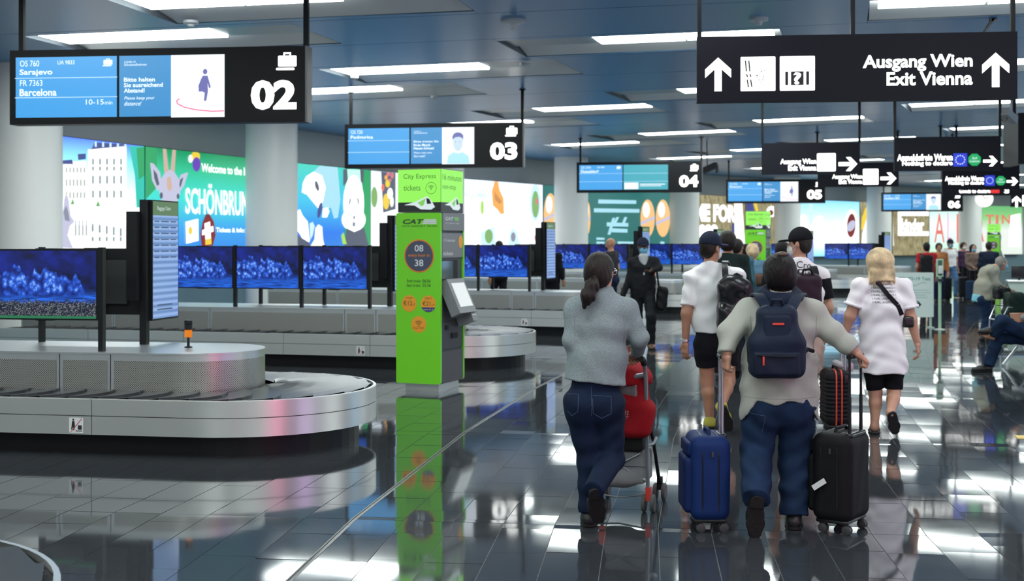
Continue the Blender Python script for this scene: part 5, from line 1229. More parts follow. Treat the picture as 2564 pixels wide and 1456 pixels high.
def head_sdf(S, J):
    s = J['s']; c = J['head']; f = J['face']; rt = Vector((f.y, -f.x, 0)); up = Vector((0,0,1)); R = Matrix((rt, f, up)).transposed()
    P_ = lambda x, y, z: c+(rt*x+f*y+up*z)*s
    S.ell(P_(0,-0.008,0.028), (0.076*s,0.096*s,0.092*s), R, 0.03); S.ell(P_(0,0.022,-0.045), (0.058*s,0.066*s,0.075*s), R, 0.04)
    S.ell(P_(0,0.045,-0.095), (0.030*s,0.030*s,0.025*s), R, 0.03)                      # chin
    S.cone(P_(0,0.088,0.005), P_(0,0.106,-0.030), 0.009*s, 0.015*s, 0.015)           # nose
    S.cone(P_(-0.03,0.075,0.028), P_(0.03,0.075,0.028), 0.014*s, 0.014*s, 0.02)      # brow
    for x in (-1, 1):
        S.ell(P_(0.078*x,-0.008,-0.008), (0.012*s,0.020*s,0.033*s), R, 0.006)            # ears
        S.ell(P_(0.031*x,0.088,0.006), (0.015*s,0.012*s,0.011*s), R, 0.008, sub=True)    # eye sockets
    S.ell(P_(0,0.092,-0.063), (0.024*s,0.012*s,0.008*s), R, 0.008)                     # lips
    return P_, R
def hair_sdf(J, style, h):
    s = J['s']; c = J['head']; f = J['face']; rt = Vector((f.y, -f.x, 0)); up = Vector((0,0,1)); R = Matrix((rt, f, up)).transposed()
    P_ = lambda x, y, z: c+(rt*x+f*y+up*z)*s
    S = Sdf(h)
    if style == 'short':
        S.ell(P_(0,-0.014,0.030), (0.084*s,0.102*s,0.096*s), R, 0.02); S.ell(P_(0,-0.055,-0.03), (0.070*s,0.050*s,0.065*s), R, 0.03)
        S.ell(P_(0,0.085,-0.035), (0.075*s,0.075*s,0.095*s), R, 0.02, sub=True); S.cut(P_(0,-0.05,-0.092), -up+f*0.1)
    elif style == 'full':
        S.ell(P_(0,-0.016,0.028), (0.100*s,0.114*s,0.106*s), R, 0.02); S.ell(P_(0,-0.055,-0.03), (0.090*s,0.062*s,0.078*s), R, 0.04)
        S.ell(P_(0,0.092,-0.035), (0.080*s,0.078*s,0.100*s), R, 0.02, sub=True); S.cut(P_(0,-0.05,-0.098), -up+f*0.1)
    elif style == 'tied':
        S.ell(P_(0,-0.016,0.026), (0.090*s,0.112*s,0.106*s), R, 0.02); S.ell(P_(0,-0.05,-0.035), (0.080*s,0.062*s,0.070*s), R, 0.04)
        S.ell(P_(0,0.095,-0.040), (0.070*s,0.075*s,0.095*s), R, 0.02, sub=True)
    elif style == 'bob':
        S.ell(P_(0,-0.016,0.028), (0.104*s,0.118*s,0.106*s), R, 0.03); S.cone(P_(0,-0.03,0.02), P_(0.005,-0.05,-0.175), 0.086*s, 0.082*s, 0.05, (rt, 1.42), (0,1))
        for q_, (x_, l_) in enumerate(((-0.095,0.19),(-0.065,0.215),(-0.03,0.205),(0.005,0.225),(0.04,0.205),(0.07,0.22),(0.10,0.185))):
            S.cone(P_(x_*0.9,-0.075-0.02*(1-abs(x_)*9),-0.08), P_(x_*1.12,-0.075-0.01*(q_ % 2),-l_), 0.030*s, 0.012*s, 0.012)
        S.ell(P_(0,0.100,-0.06), (0.078*s,0.085*s,0.150*s), R, 0.02, sub=True)
    elif style == 'long':
        S.ell(P_(0,-0.016,0.028), (0.092*s,0.110*s,0.104*s), R, 0.03); S.cone(P_(0,-0.03,0.02), P_(0,-0.05,-0.26), 0.080*s, 0.062*s, 0.04, (rt, 1.35), (0,1))
        S.ell(P_(0,0.100,-0.08), (0.070*s,0.085*s,0.190*s), R, 0.02, sub=True)
    S.disp(lambda X, Y, Z: 0.0011*np.sin(260*(X*rt.x+Y*rt.y)+5*np.sin(23*Z+30*X)+2*np.sin(71*Y))+0.0010*np.sin(310*(X*rt.x+Y*rt.y)+3*np.sin(37*Z)+90*Y))
    return S
def foot_frame(J, q):
    an, toe = J['an'+q], J['toe'+q]; s = J['s']; d = toe-an
    fl = nrm(Vector((d.x, d.y, 0))) if (abs(d.x)+abs(d.y)) > 1e-3 else J['fwd']
    if an.z > 0.13*s:      # foot lifted behind: the sole faces backwards
        hd = an-J['fwd']*0.045*s+Vector((0,0,0.005)); tp = toe.copy(); ax = nrm(tp-hd); n = nrm(-J['fwd']-ax*(-J['fwd']).dot(ax))
    else:
        hd = an-fl*0.060*s; hd.z = 0.0; tp = an+fl*0.200*s; tp.z = 0.0; ax = nrm(tp-hd); n = Vector((0,0,-1))
    L = (tp-hd).length; w = ax.cross(n)
    return (lambda a, z, x=0: hd+ax*(a*L)-n*z+w*x), n, w, an
def shoe(J, q, m, ms, t, h=0.006, sole_t=0.022, flip=False):
    inn, n, w, an = foot_frame(J, q); s = J['s']
    if not flip:
        S = Sdf(h)
        S.cone(inn(0.14,0.045*s), inn(0.55,0.040*s), 0.043*s, 0.043*s, 0.02); S.cone(inn(0.5,0.036*s), inn(0.86,0.030*s), 0.043*s, 0.033*s, 0.03, (w, 1.2)); S.cone(inn(0.17,0.05*s), an+(an-inn(0.17,0.05*s))*0.3, 0.045*s, 0.050*s, 0.03, None, (0,1))
        S.cut(inn(0.5,sole_t), n); o = spart('shoe', S, m, t)
    else:
        mb = MB(); pts = [inn(0.42,0.02,0.045), inn(0.55,0.07,0.03), inn(0.74,0.055,0.0), inn(0.55,0.07,-0.03), inn(0.42,0.02,-0.045)]; mb.tube(pts, 0.006, 6); o = part('strap', mb, m, t, True)
    S = Sdf(h); z = sole_t*0.5
    S.cone(inn(0.13,z), inn(0.30,z), 0.038*s, 0.036*s, 0.01, (w, 1.12)); S.cone(inn(0.30,z), inn(0.66,z), 0.034*s, 0.044*s, 0.02, (w, 1.12)); S.cone(inn(0.66,z), inn(0.88,z), 0.044*s, 0.034*s, 0.02, (w, 1.15))
    S.cut(inn(0.5,0.001), n); S.cut(inn(0.5,sole_t+0.001), -n); so = spart('sole', S, ms, o)
    if not flip:
        S = Sdf(h); S.cone(inn(0.12,-0.004), inn(0.26,-0.004), 0.037*s, 0.036*s, 0.01, (w, 1.12)); S.cut(inn(0.285,0.0), nrm(inn(1,0)-inn(0,0)))
        if an.z > 0.13*s: S.cut(inn(0.5,-0.012), n); S.cut(inn(0.5,0.002), -n); spart('heel', S, ms, o)
def cap_sdf(J, h, t, m, mb_, brim=0.075, flatb=True):
    s = J['s']; c = J['head']; f = J['face']; rt = Vector((f.y, -f.x, 0)); up = Vector((0,0,1)); R = Matrix((rt, f, up)).transposed()
    P_ = lambda x, y, z: c+(rt*x+f*y+up*z)*s
    S = Sdf(h); S.ell(P_(0,-0.010,0.040), (0.094*s,0.112*s,0.112*s), R, 0.02); S.cut(P_(0,0,0.022), -up-f*0.12)
    o = spart('cap_crown', S, m, t)
    S = Sdf(h*0.7); Rb = R @ Matrix.Rotation(-0.10, 3, 'X'); S.ell(P_(0,0.125,0.026), (0.082*s,brim*s,0.010*s), Rb, 0.0); spart('cap_brim', S, mb_, o)
def person(label, root, J, skin, hair=None, top=None, bottom=None, shoes=None, h=0.010, cap=None, mask=None, hands=(0.5,0.5), collar=None, hand_dir={}, bald=False, flip=False, group='travellers in the hall'):
    t = thing('person', label, 'person', root, 0, group)
    S = Sdf(h); torso(S, J, -0.012)
    for q in 'LR':
        arm(S, J, q, 0.0); leg(S, J, q, -0.004 if (bottom or {}).get('short') is not None else -0.018, cap=0)
        inn, n_, w_, an_ = foot_frame(J, q); s_ = J['s']; r_ = 1.0 if flip else 0.8
        S.cone(inn(0.20,0.055*s_), inn(0.60,0.045*s_), 0.030*s_*r_, 0.028*s_*r_, 0.03); S.cone(inn(0.60,0.042*s_), inn(0.86,0.036*s_), 0.028*s_*r_, 0.018*s_*r_, 0.03, (w_, 1.3)); S.cone(an_, inn(0.22,0.055*s_), 0.034*s_*r_, 0.030*s_*r_, 0.02)
    S.cone(J['neck']-Vector((0,0,0.05)), J['head']+Vector((0,0,-0.03)), 0.052*J['s'], 0.050*J['s'], 0.03)
    head_sdf(S, J)
    ex = []
    for q, sg in (('L',-1),('R',1)):
        d, pn = hand_dir.get(q, (J['wr'+q]-J['el'+q], Vector((-sg*(1 if J['fwd'].y > 0 else -1),0,0))*0.6+J['fwd']*0.6))
        ex.append(hand_sdf(J['wr'+q], d, pn, sg, hands[0 if q == 'L' else 1], max(0.004, h*0.42), J['s'], grip=(hands[0 if q == 'L' else 1] > 0.9)))
    spart('body', S, skin, t, ex)
    if top:
        m = top['m']; g = top.get('g', 0.014); S = Sdf(h); torso(S, J, g, top.get('w', 1.0), belly=top.get('belly', 0.0)); sl = top.get('sleeve', 'long')
        for q in 'LR':
            if sl == 'long': arm(S, J, q, top.get('ag', 0.012), (0.054,0.045,0.041,0.032), top.get('upto', 0.97), 1)
            elif sl == 'short': arm(S, J, q, top.get('ag', 0.014), (0.044,0.052,0.05,0.04), top.get('upto', 0.62), 1, fore=False)
        if collar: S.cone(J['neck']-Vector((0,0,0.05)), J['neck']+Vector((0,0,collar[1])), collar[0]+0.006, collar[0], 0.03, None, (0,1))
        else: nk = J['neck']; S.cutf(lambda X, Y, Z: Z-(nk.z+0.012)+0.35*((X-nk.x)*J['fwd'].x+(Y-nk.y)*J['fwd'].y))
        hz = top.get('hem')
        if top.get('flare'):
            rt = Vector((J['fwd'].y, -J['fwd'].x, 0)); b = Vector((J['pelvis'].x, J['pelvis'].y, hz-0.03)); S.cone(J['waist'], b, 0.10+g, top['flare'][0], 0.06, (rt, top['flare'][1]), (0,0))
        if hz is not None: S.cutf(top['hemf'] if top.get('hemf') else (lambda X, Y, Z: hz-Z+0*X))
        S.disp(folds(top.get('fold', 0.0035), seed=len(label)))
        spart(top.get('name', 'shirt'), S, m, t)
        if top.get('extra'): top['extra'](t, J)
    if bottom:
        m = bottom['m']; g = bottom.get('g', 0.010); S = Sdf(h); rt = Vector((J['fwd'].y, -J['fwd'].x, 0)); s = J['s']
        S.cone(J['pelvis']-Vector((0,0,0.045*s)), J['waist'].lerp(J['pelvis'], 0.35), 0.118*s*J.get('build',1)+g, 0.100*s*J.get('build',1)+g, 0.05, (rt, bottom.get('hipw', 1.40)))
        for q in 'LR':
            if bottom.get('short') is not None: leg(S, J, q, g+0.006, upto=bottom['short'], cap=1, shin=False)
            else:
                leg(S, J, q, g, bottom.get('r', (0.092,0.068,0.062,0.056)), 1.10 if J['an'+q].z > 0.13 else bottom.get('upto', 1.02), 1, calf=False)
            bt = J['hip'+q].lerp(J['pelvis'], 0.2)-J['fwd']*0.055*s-Vector((0,0,0.03*s)); S.ell(bt, (0.085*s*bottom.get('seat',1),0.075*s,0.095*s), None, 0.05)
        (None if bottom.get('seated') else S.cut(J['waist'].lerp(J['pelvis'], 0.45), (0,0,1))); S.disp(folds(bottom.get('fold', 0.0045), 52, 20, seed=len(label)*0.7))
        spart(bottom.get('name', 'trousers'), S, m, t)
    if shoes:
        for q in 'LR': shoe(J, q, shoes[0], shoes[1], t, h=max(0.005, h*0.6), flip=flip)
    if hair: spart('hair', hair_sdf(J, hair[0], max(0.006, h*0.7)), hair[1], t)
    if cap: cap_sdf(J, max(0.006, h*0.7), t, cap[0], cap[1], *(cap[2:]))
    if mask:
        s = J['s']; c = J['head']; f = J['face']; rt = Vector((f.y, -f.x, 0)); R = Matrix((rt, f, Vector((0,0,1)))).transposed()
        S = Sdf(max(0.004, h*0.5)); S.ell(c+(f*0.058+Vector((0,0,-0.058)))*s, (0.062*s,0.058*s,0.052*s), R, 0.0); S.cut(c+f*0.045*s, -f); o = spart('face_mask', S, mask, t)
        for x in (-1, 1):
            mb = MB(); e = c+(rt*0.080*x+f*(-0.005))*s
            for z in (0.015, -0.045): mb.tube([c+(rt*0.058*x+f*0.05+Vector((0,0,-0.058+z)))*s, e+Vector((0,0,0.0+z*0.4))], 0.0018, 5)
            part('mask_loop', mb, mask, o)
    return t
# ================================================================== PEOPLE
def frame(px, Y):
    root = Vector(((px-CX)/FPX*Y, Y, 0))
    def j(x, y, dy=0.0): return at(x, y, Y+dy)-root
    return root, j
def rotz(v, deg): return Matrix.Rotation(-math.radians(deg), 3, 'Z') @ Vector(v)

# ---- woman in the grey pullover
root, j = frame(1495, 7.64)
J = dict(head=j(1503,683), neck=j(1508,738,-0.01), chest=j(1502,815), waist=j(1496,890), pelvis=j(1488,985,0.0), shL=j(1441,775), shR=j(1571,777), elL=j(1433,852,-0.02), wrL=j(1447,893,0.24), elR=j(1600,846,0.0), wrR=j(1597,884,0.20),
         hipL=j(1453,1012), hipR=j(1522,1012), knL=j(1476,1150,0.03), anL=j(1475,1282,0.0), toeL=j(1475,1312,0.18), knR=j(1533,1150,0.02), anR=j(1489,1224,-0.27), toeR=j(1499,1312,-0.20), fwd=Vector((0,1,0)), face=rotz((0,1,0), 28), s=0.96, build=0.90, limb=0.98)
def ex(t, J): pass
w = person('woman in grey knit pullover and jeans pushing a red buggy', root, J, SKIN, ('tied', HAIR_BRN), dict(m=KNIT, g=0.016, sleeve='long', hem=j(1488,960).z, hemf=lambda X, Y, Z: (0.862-0.11*X)-Z, flare=(0.125,1.36), name='pullover', fold=0.003),
           dict(m=JEANS2, g=0.008, name='jeans', r=(0.100,0.066,0.060,0.058), hipw=1.36, seat=1.05), (SHOE_BLK, SOLE), 0.008, collar=(0.060,0.045), hands=(1.0,1.0), hand_dir={'R': ((-0.2,0.9,-0.35),(0,-0.3,-1)), 'L': ((0.2,0.9,-0.3),(0,-0.3,-1))})
S = Sdf(0.006); S.chain([j(1490,700,-0.105), j(1482,716,-0.135), j(1472,742,-0.145), j(1463,768,-0.14)], [0.026,0.040,0.044,0.016], 0.02); S.disp(lambda X, Y, Z: 0.003*np.sin(190*X+30*Z)); spart('ponytail', S, HAIR_BRN, w)
mb = MB(); c = J['head']; f = J['face']; rt = Vector((f.y,-f.x,0))
for x in (-1, 1):
    pts = [c+rt*(0.036*x+0.026*math.cos(a))+f*0.108+Vector((0,0,0.004+0.021*math.sin(a))) for a in [2*PI*k/14 for k in range(15)]]; mb.tube(pts, 0.0016, 5); mb.tube([c+rt*0.062*x+f*0.104+Vector((0,0,0.01)), c+rt*0.082*x-f*0.005+Vector((0,0,0.008))], 0.0016, 5)
part('glasses', mb, M_STEEL, w)
# ---- man with the navy backpack
root, j = frame(1950, 7.57)
J = dict(head=j(1951,688), neck=j(1953,738,-0.01), chest=j(1953,815), waist=j(1952,905), pelvis=j(1950,995), shL=j(1873,783), shR=j(2034,783), elL=j(1826,838,-0.06), wrL=j(1820,885,-0.10), elR=j(2086,836,-0.04), wrR=j(2140,881,-0.10),
         hipL=j(1908,1020), hipR=j(1994,1020), knL=j(1895,1130,0.04), anL=j(1893,1240,-0.25), toeL=j(1890,1352,-0.235), knR=j(1990,1150,0.05), anR=j(1988,1288,0.0), toeR=j(1988,1316,0.2), fwd=Vector((0,1,0)), face=Vector((0.0,1,0)), s=0.98, build=1.08, limb=1.04, leg=1.04)
man_hem = j(1950,1002).z
def jhem(X, Y, Z): a = np.abs(X); return (man_hem-0.13*np.clip((a-0.150)/0.08, 0, 1)+0.008*np.sin(34*X))-Z
man = person('man in stone jacket with navy backpack and two suitcases', root, J, SKIN, ('full', HAIR_BLK), dict(m=BEIGE, g=0.024, ag=0.020, sleeve='long', hem=man_hem-0.15, hemf=jhem, flare=(0.148,1.60), name='jacket', fold=0.0075, upto=0.98),
             dict(m=JEANS, g=0.016, name='jeans', r=(0.098,0.078,0.071,0.066), hipw=1.42, fold=0.0065), (SHOE_BLK, SOLE), 0.008, hands=(1.1,1.1), hand_dir={'L': ((-0.05,0.15,-1),(0.9,0.3,0)), 'R': ((0.75,0.1,-0.6),(-0.5,0.2,-0.8))})
S = Sdf(0.007); c = J['neck']
for k in range(14):
    a, b = 2*PI*k/14, 2*PI*(k+1)/14; pt = lambda a: c+Vector((0.098*math.cos(a), 0.078*math.sin(a)-0.01, 0.0+0.030*math.sin(a)))
    S.cone(pt(a), pt(b), 0.034, 0.034, 0.02)
S.ell(c+Vector((0,-0.105,-0.05)), (0.085,0.035,0.055), None, 0.04); S.disp(folds(0.003, 60, 50)); spart('hood', S, NAVY, man)
S = Sdf(0.006); S.ell(J['head']+Vector((0.010,-0.036,0.119)), (0.040,0.046,0.018), None, 0); spart('thin_crown', S, mat('scalp showing through', (0.09,0.05,0.035), 0.5, bump=(60,0.3)), man)
# ---- man in the white T-shirt
root, j = frame(1787, 11.6)
J = dict(head=j(1780,621), neck=j(1777,662), chest=j(1788,725), waist=j(1782,800), pelvis=j(1793,850), shL=j(1730,697), shR=j(1846,690), elL=j(1719,786,-0.03), wrL=j(1716,858,-0.02), elR=j(1868,768,0.02), wrR=j(1850,790,0.25),
         hipL=j(1768,862), hipR=j(1818,862), knL=j(1770,955,0.04), anL=j(1777,1052,0.03), toeL=j(1775,1070,0.22), knR=j(1824,955,0.0), anR=j(1806,1018,-0.28), toeR=j(1828,1082,-0.22), fwd=rotz((0,1,0),6), face=rotz((0,1,0),48), s=1.02, build=0.98)
wt = person('young man in white T-shirt, black shorts and navy cap', root, J, SKIN2, ('short', HAIR_BRN), dict(m=WHITE, g=0.018, ag=0.016, sleeve='short', hem=j(1780,829).z, hemf=lambda X, Y, Z: (j(1780,831).z+0.06*X)-Z, name='t_shirt', upto=0.78, fold=0.007, flare=(0.125,1.38)),
            dict(m=BLACKC, g=0.016, short=0.60, name='shorts'), (SHOE_Y, SOLE), 0.010, cap=(NAVY, mat('purple blue brim', (0.05,0.05,0.17), 0.7), 0.080), mask=MASK_W, hands=(0.55,0.4))
mb = MB(); d = (J['wrL']-J['elL']).normalized(); c = J['wrL']-d*0.02; mb.tube([c-d*0.010, c+d*0.010], 0.036, 16); part('wrist_watch', mb, M_STEEL, wt)
# ---- man with the black cap
root, j = frame(2010, 11.75)
J = dict(head=j(2002,610), neck=j(2003,652), chest=j(2010,735), waist=j(2008,805), pelvis=j(2006,862), shL=j(1955,700), shR=j(2058,690), elL=j(1938,770,0.0), wrL=j(1950,830,0.12), elR=j(2073,772,0.0), wrR=j(2066,835,0.10),
         hipL=j(1982,872), hipR=j(2030,872), knL=j(1975,975,0.05), anL=j(1970,1058,0.12), toeL=j(1970,1075,0.3), knR=j(2030,970,0.0), anR=j(1958,1052,-0.02), toeR=j(1952,1080,0.15), fwd=rotz((0,1,0),-4), face=rotz((0,1,0),-58), s=1.02, build=1.0)
J['anR'] = j(2028,1065,-0.05); J['toeR'] = j(2028,1078,0.14)
bcm = person('man in black cap with black backpack and printed white shirt', root, J, SKIN, ('short', HAIR_BRN), dict(m=PINKW, g=0.024, sleeve='short', hem=j(2006,842).z, name='t_shirt', upto=0.15, fold=0.004), dict(m=PEACH, g=0.022, short=0.66, name='shorts'), (SHOE_BLK, SOLE_W), 0.011, cap=(BLACKC, BLACKC, 0.075), mask=MASK_W)
for q in 'LR': S = Sdf(0.010); S.cone(J['sh'+q].lerp(J['el'+q],0.08), J['sh'+q].lerp(J['el'+q],0.72), 0.076, 0.072, 0.02, None, (1,1)); spart('sleeve', S, BLACKC, bcm)
def conform_text(t, s, cx, cz, w, hgt, J, R, m, y0, rot=0.0):
    """printed words wrapped on the curve of the back"""
    v, fs, hi = text_data(s, 0.01); mb = MB(); out = []
    for p in v:
        x = (p[0]/hi[0]-0.5)*w; z = (p[1]/hi[1]-0.5)*hgt; x, z = x*math.cos(rot)-z*math.sin(rot), x*math.sin(rot)+z*math.cos(rot)
        out.append((cx+x, y0+R*(x/0.2)**2, cz+z))
    mb.add(out, fs); return part('printed_words', mb, m, t)
# ---- blonde woman
root, j = frame(2207, 11.35)
J = dict(head=j(2201,657), neck=j(2204,696), chest=j(2208,770), waist=j(2208,842), pelvis=j(2212,900), shL=j(2154,718), shR=j(2262,718), elL=j(2129,792,0.0), wrL=j(2117,832,0.03), elR=j(2281,800,-0.03), wrR=j(2297,858,-0.01),
         hipL=j(2186,905), hipR=j(2240,905), knL=j(2192,985,0.03), anL=j(2190,1066,-0.02), toeL=j(2188,1085,0.16), knR=j(2238,985,0.0), anR=j(2230,1035,-0.25), toeR=j(2244,1088,-0.20), fwd=rotz((0,1,0),2), face=rotz((0,1,0),-4), s=0.98, build=1.02, limb=1.08, leg=1.0)
bl = person('blonde woman in a long white T-shirt dress and black leggings', root, J, SKIN, ('bob', HAIR_BLD), dict(m=PINKW, g=0.024, ag=0.026, sleeve='short', upto=0.66, hem=j(2212,934).z, flare=(0.172,1.24), name='t_shirt_dress', fold=0.008),
            dict(m=BLACKC, g=0.002, short=0.88, name='leggings'), (mat('flip flop strap', (0.30,0.16,0.12), 0.6), mat('black flip flop sole', (0.015,0.014,0.016), 0.6)), 0.010, hands=(0.9,0.55), flip=True, hand_dir={'R': ((0.10,0,-1),(-0.7,0.3,0))})
for q in 'LR':
    S = Sdf(0.009); a, b = J['sh'+q], J['el'+q]; S.cone(a.lerp(b,0.60), a.lerp(b,0.69), 0.093, 0.092, 0.0, None, (1,1)); spart('sleeve_cuff', S, PINKW, bl)

# ---- oncoming man in the dark suit
root, j = frame(1610, 20.4)
J = gp(1.74, 176, 0.55, 'L'); J['elL'] = j(1650,670,-0.05)-Vector((0,0,0)); J['wrL'] = j(1632,678,-0.22); J['elR'] = j(1578,690,0.0); J['wrR'] = j(1558,745,-0.02)
J['shL'] = j(1640,655,0); J['shR'] = j(1582,658,0)
sm = person('man in dark suit, navy cap and blue mask walking towards us', root, J, SKIN3, ('short', HAIR_BLK), dict(m=SUIT, g=0.020, sleeve='long', hem=0.80, name='suit_jacket', flare=(0.12,1.45)), dict(m=SUIT, g=0.012, name='trousers'), (SHOE_BR, SOLE), 0.014, cap=(NAVY, NAVY, 0.05), mask=MASK_B)
S = Sdf(0.010); S.cone(J['neck']+Vector((0,-0.085,0.0)), J['waist']+Vector((0,-0.115,0.08)), 0.062, 0.020, 0.02, (Vector((1,0,0)), 1.25)); spart('shirt_front', S, SHIRTG, sm)
# ---- bald man in profile behind the belt
root, j = frame(1530, 26.0)
J = gp(1.77, -60, 0.0, armL=((-0.22,0.02,1.12),(-0.20,0.2,0.95)))
person('bald bearded man in dark T-shirt looking left behind the belt', root, J, SKIN2, None, dict(m=cloth('charcoal T-shirt', (0.03,0.03,0.035)), g=0.016, sleeve='short', hem=0.86, name='t_shirt'), dict(m=JEANS2, name='jeans'), (SHOE_BLK, SOLE), 0.015)
bh = [o for o in COL.objects if o.get('label', '').startswith('bald bearded')][0]
S = Sdf(0.010); f = J['face']; S.ell(J['head']+f*0.045+Vector((0,0,-0.075)), (0.060,0.060,0.052), None, 0.0); spart('beard', S, HAIR_BLK, bh)
FARP = [
 # label, px, Y, pose, kwargs
 ('dark-clad person behind the belt screens left of the suited man', 1382, 27.5, gp(1.72, 30), dict(skin=SKIN2, hair=('short',HAIR_BRN), top=dict(m=BLACKC, g=0.018, sleeve='long', hem=0.82, name='jacket'), bottom=dict(m=BLACKC), shoes=(SHOE_BLK,SOLE))),
 ('dark-clad person behind the belt screens beside the ticket machine', 1250, 29.0, gp(1.72, -20, 0.3), dict(skin=SKIN2, hair=('short',HAIR_BLK), top=dict(m=BLACKC, g=0.018, sleeve='long', hem=0.82, name='jacket'), bottom=dict(m=BLACKC), shoes=(SHOE_BLK,SOLE))),
 ('tall dark-haired man in dark green jacket beyond the navy cap', 1822, 15.6, gp(1.82, 12, 0.3), dict(skin=SKIN2, hair=('full',HAIR_BRN), top=dict(m=DGREEN, g=0.022, sleeve='long', hem=0.84, name='jacket'), bottom=dict(m=BLACKC), shoes=(SHOE_BLK,SOLE), h=0.013)),
 ('person in teal top half hidden behind the dark green jacket', 1846, 18.8, gp(1.74, 30), dict(skin=SKIN2, hair=('short',HAIR_BRN), top=dict(m=cloth('teal top', (0.05,0.14,0.18)), g=0.016, sleeve='long', hem=0.84), bottom=dict(m=JEANS2), shoes=(SHOE_BLK,SOLE))),
 ('short dark-haired person in black left of the blue sweater', 1868, 21.0, gp(1.66, -10), dict(skin=SKIN2, hair=('short',HAIR_BLK), top=dict(m=BLACKC, g=0.018, sleeve='long', hem=0.80, name='coat'), bottom=dict(m=BLACKC), shoes=(SHOE_BLK,SOLE))),
 ('fair-haired person in dusty blue sweater with a brown shoulder bag', 1884, 19.5, gp(1.66, -14, 0.0, armR=((0.25,-0.02,1.10),(0.28,0.08,0.86))), dict(skin=SKIN, hair=('full',HAIR_BLD), top=dict(m=BLUESW, g=0.018, sleeve='long', hem=0.95, name='sweater'), bottom=dict(m=JEANS3), shoes=(SHOE_BLK,SOLE), h=0.013)),
 ('dark-haired person mostly hidden behind the black-capped man', 1958, 17.5, gp(1.70, 10), dict(skin=SKIN2, hair=('full',HAIR_BLK), top=dict(m=BLACKC, g=0.018, sleeve='long', hem=0.84), bottom=dict(m=BLACKC), shoes=(SHOE_BLK,SOLE))),
 ('man in white T-shirt and light jeans walking towards us', 2379, 39.0, gp(1.76, 172, 0.5), dict(skin=SKIN2, hair=('short',HAIR_BLK), top=dict(m=WHITE, g=0.018, sleeve='short', hem=0.90, name='t_shirt'), bottom=dict(m=JEANS3), shoes=(SHOE_BLK,SOLE_W), mask=MASK_B, cap=(NAVY,NAVY,0.05))),
 ('person in red T-shirt with black backpack behind the notice board', 2320, 30.5, gp(1.68, 4), dict(skin=SKIN2, hair=('short',HAIR_BLK), top=dict(m=REDC, g=0.018, sleeve='short', hem=0.88, name='t_shirt'), bottom=dict(m=BLACKC), shoes=(SHOE_BLK,SOLE))),
 ('woman with long brown hair and blue mask, seated far behind', 2436, 37.5, gp(1.62, 175, 0.0, armL=((-0.20,0.05,1.12),(-0.08,0.22,1.02)), armR=((0.20,0.05,1.12),(0.08,0.22,1.0))), dict(skin=SKIN, hair=('long',HAIR_BRN), top=dict(m=BROWNC, g=0.018, sleeve='long', hem=0.84, name='top'), bottom=dict(m=BLACKC), shoes=(SHOE_BLK,SOLE), mask=MASK_B)),
 ('person with white mask beside the long-haired woman far behind', 2412, 40.5, gp(1.68, 165), dict(skin=SKIN, hair=('full',HAIR_BRN), top=dict(m=cloth('plum top', (0.06,0.03,0.07)), g=0.018, sleeve='long', hem=0.84, name='top'), bottom=dict(m=BLACKC), shoes=(SHOE_BLK,SOLE), mask=MASK_W)),
 ('man in dark blue shirt behind the bending man', 2476, 33.0, gp(1.70, 20), dict(skin=SKIN2, hair=('short',HAIR_BRN), top=dict(m=NAVY, g=0.022, sleeve='long', hem=0.86, name='shirt'), bottom=dict(m=BLACKC), shoes=(SHOE_BLK,SOLE))),
 ('small child-height person in orange left of the white T-shirt', 2351, 36.0, gp(1.66, -170), dict(skin=SKIN2, hair=('full',HAIR_BRN), top=dict(m=cloth('orange top', (0.38,0.14,0.05)), g=0.018, sleeve='long', hem=0.84, name='top'), bottom=dict(m=JEANS2), shoes=(SHOE_BLK,SOLE))),
]
for lab, px, Y, J, kw in FARP:
    root, j = frame(px, Y)
    kw = dict(kw); kw.setdefault('h', 0.016); lab = lab.replace('small child-height person in orange', 'person in rusty orange top').replace(', seated far behind', ' standing far behind')
    person(lab, root, J, kw.pop('skin'), **kw)
# ---- man in tan jacket bending over a trolley
root, j = frame(2478, 21.9)
J = dict(head=j(2508,660,0.02), neck=j(2490,668), chest=j(2478,685), waist=j(2464,718), pelvis=j(2462,745), shL=j(2486,678,0.16), shR=j(2482,680,-0.16), elL=j(2500,712,0.16), wrL=j(2518,722,0.1), elR=j(2497,712,-0.2), wrR=j(2518,728,-0.15),
         hipL=j(2465,750,0.09), hipR=j(2465,750,-0.09), knL=j(2475,800,0.09), anL=j(2470,842,0.1), toeL=j(2496,852,0.1), knR=j(2473,800,-0.09), anR=j(2462,842,-0.1), toeR=j(2488,852,-0.1), fwd=Vector((0.96,0.28,0)), face=nrm((0.9,0.2,-0.0)), s=0.98, build=1.0)
bend = person('grey-haired man in tan jacket bending over a luggage trolley', root, J, SKIN, ('short', HAIR_GRY), dict(m=TAN, g=0.030, sleeve='long', hem=j(2462,752).z, name='jacket', flare=(0.15,1.25)), dict(m=JEANS, g=0.014, name='jeans', r=(0.095,0.075,0.07,0.066)), (SHOE_BLK, SOLE), 0.013, mask=MASK_B)
S = Sdf(0.012); S.cone(J['pelvis']+Vector((-0.02,0,0.03)), J['pelvis']+Vector((-0.04,0,-0.09)), 0.15, 0.15, 0.0, (Vector((-0.28,0.96,0)),1.15), (1,1)); spart('shirt_tail', S, CYANS, bend)
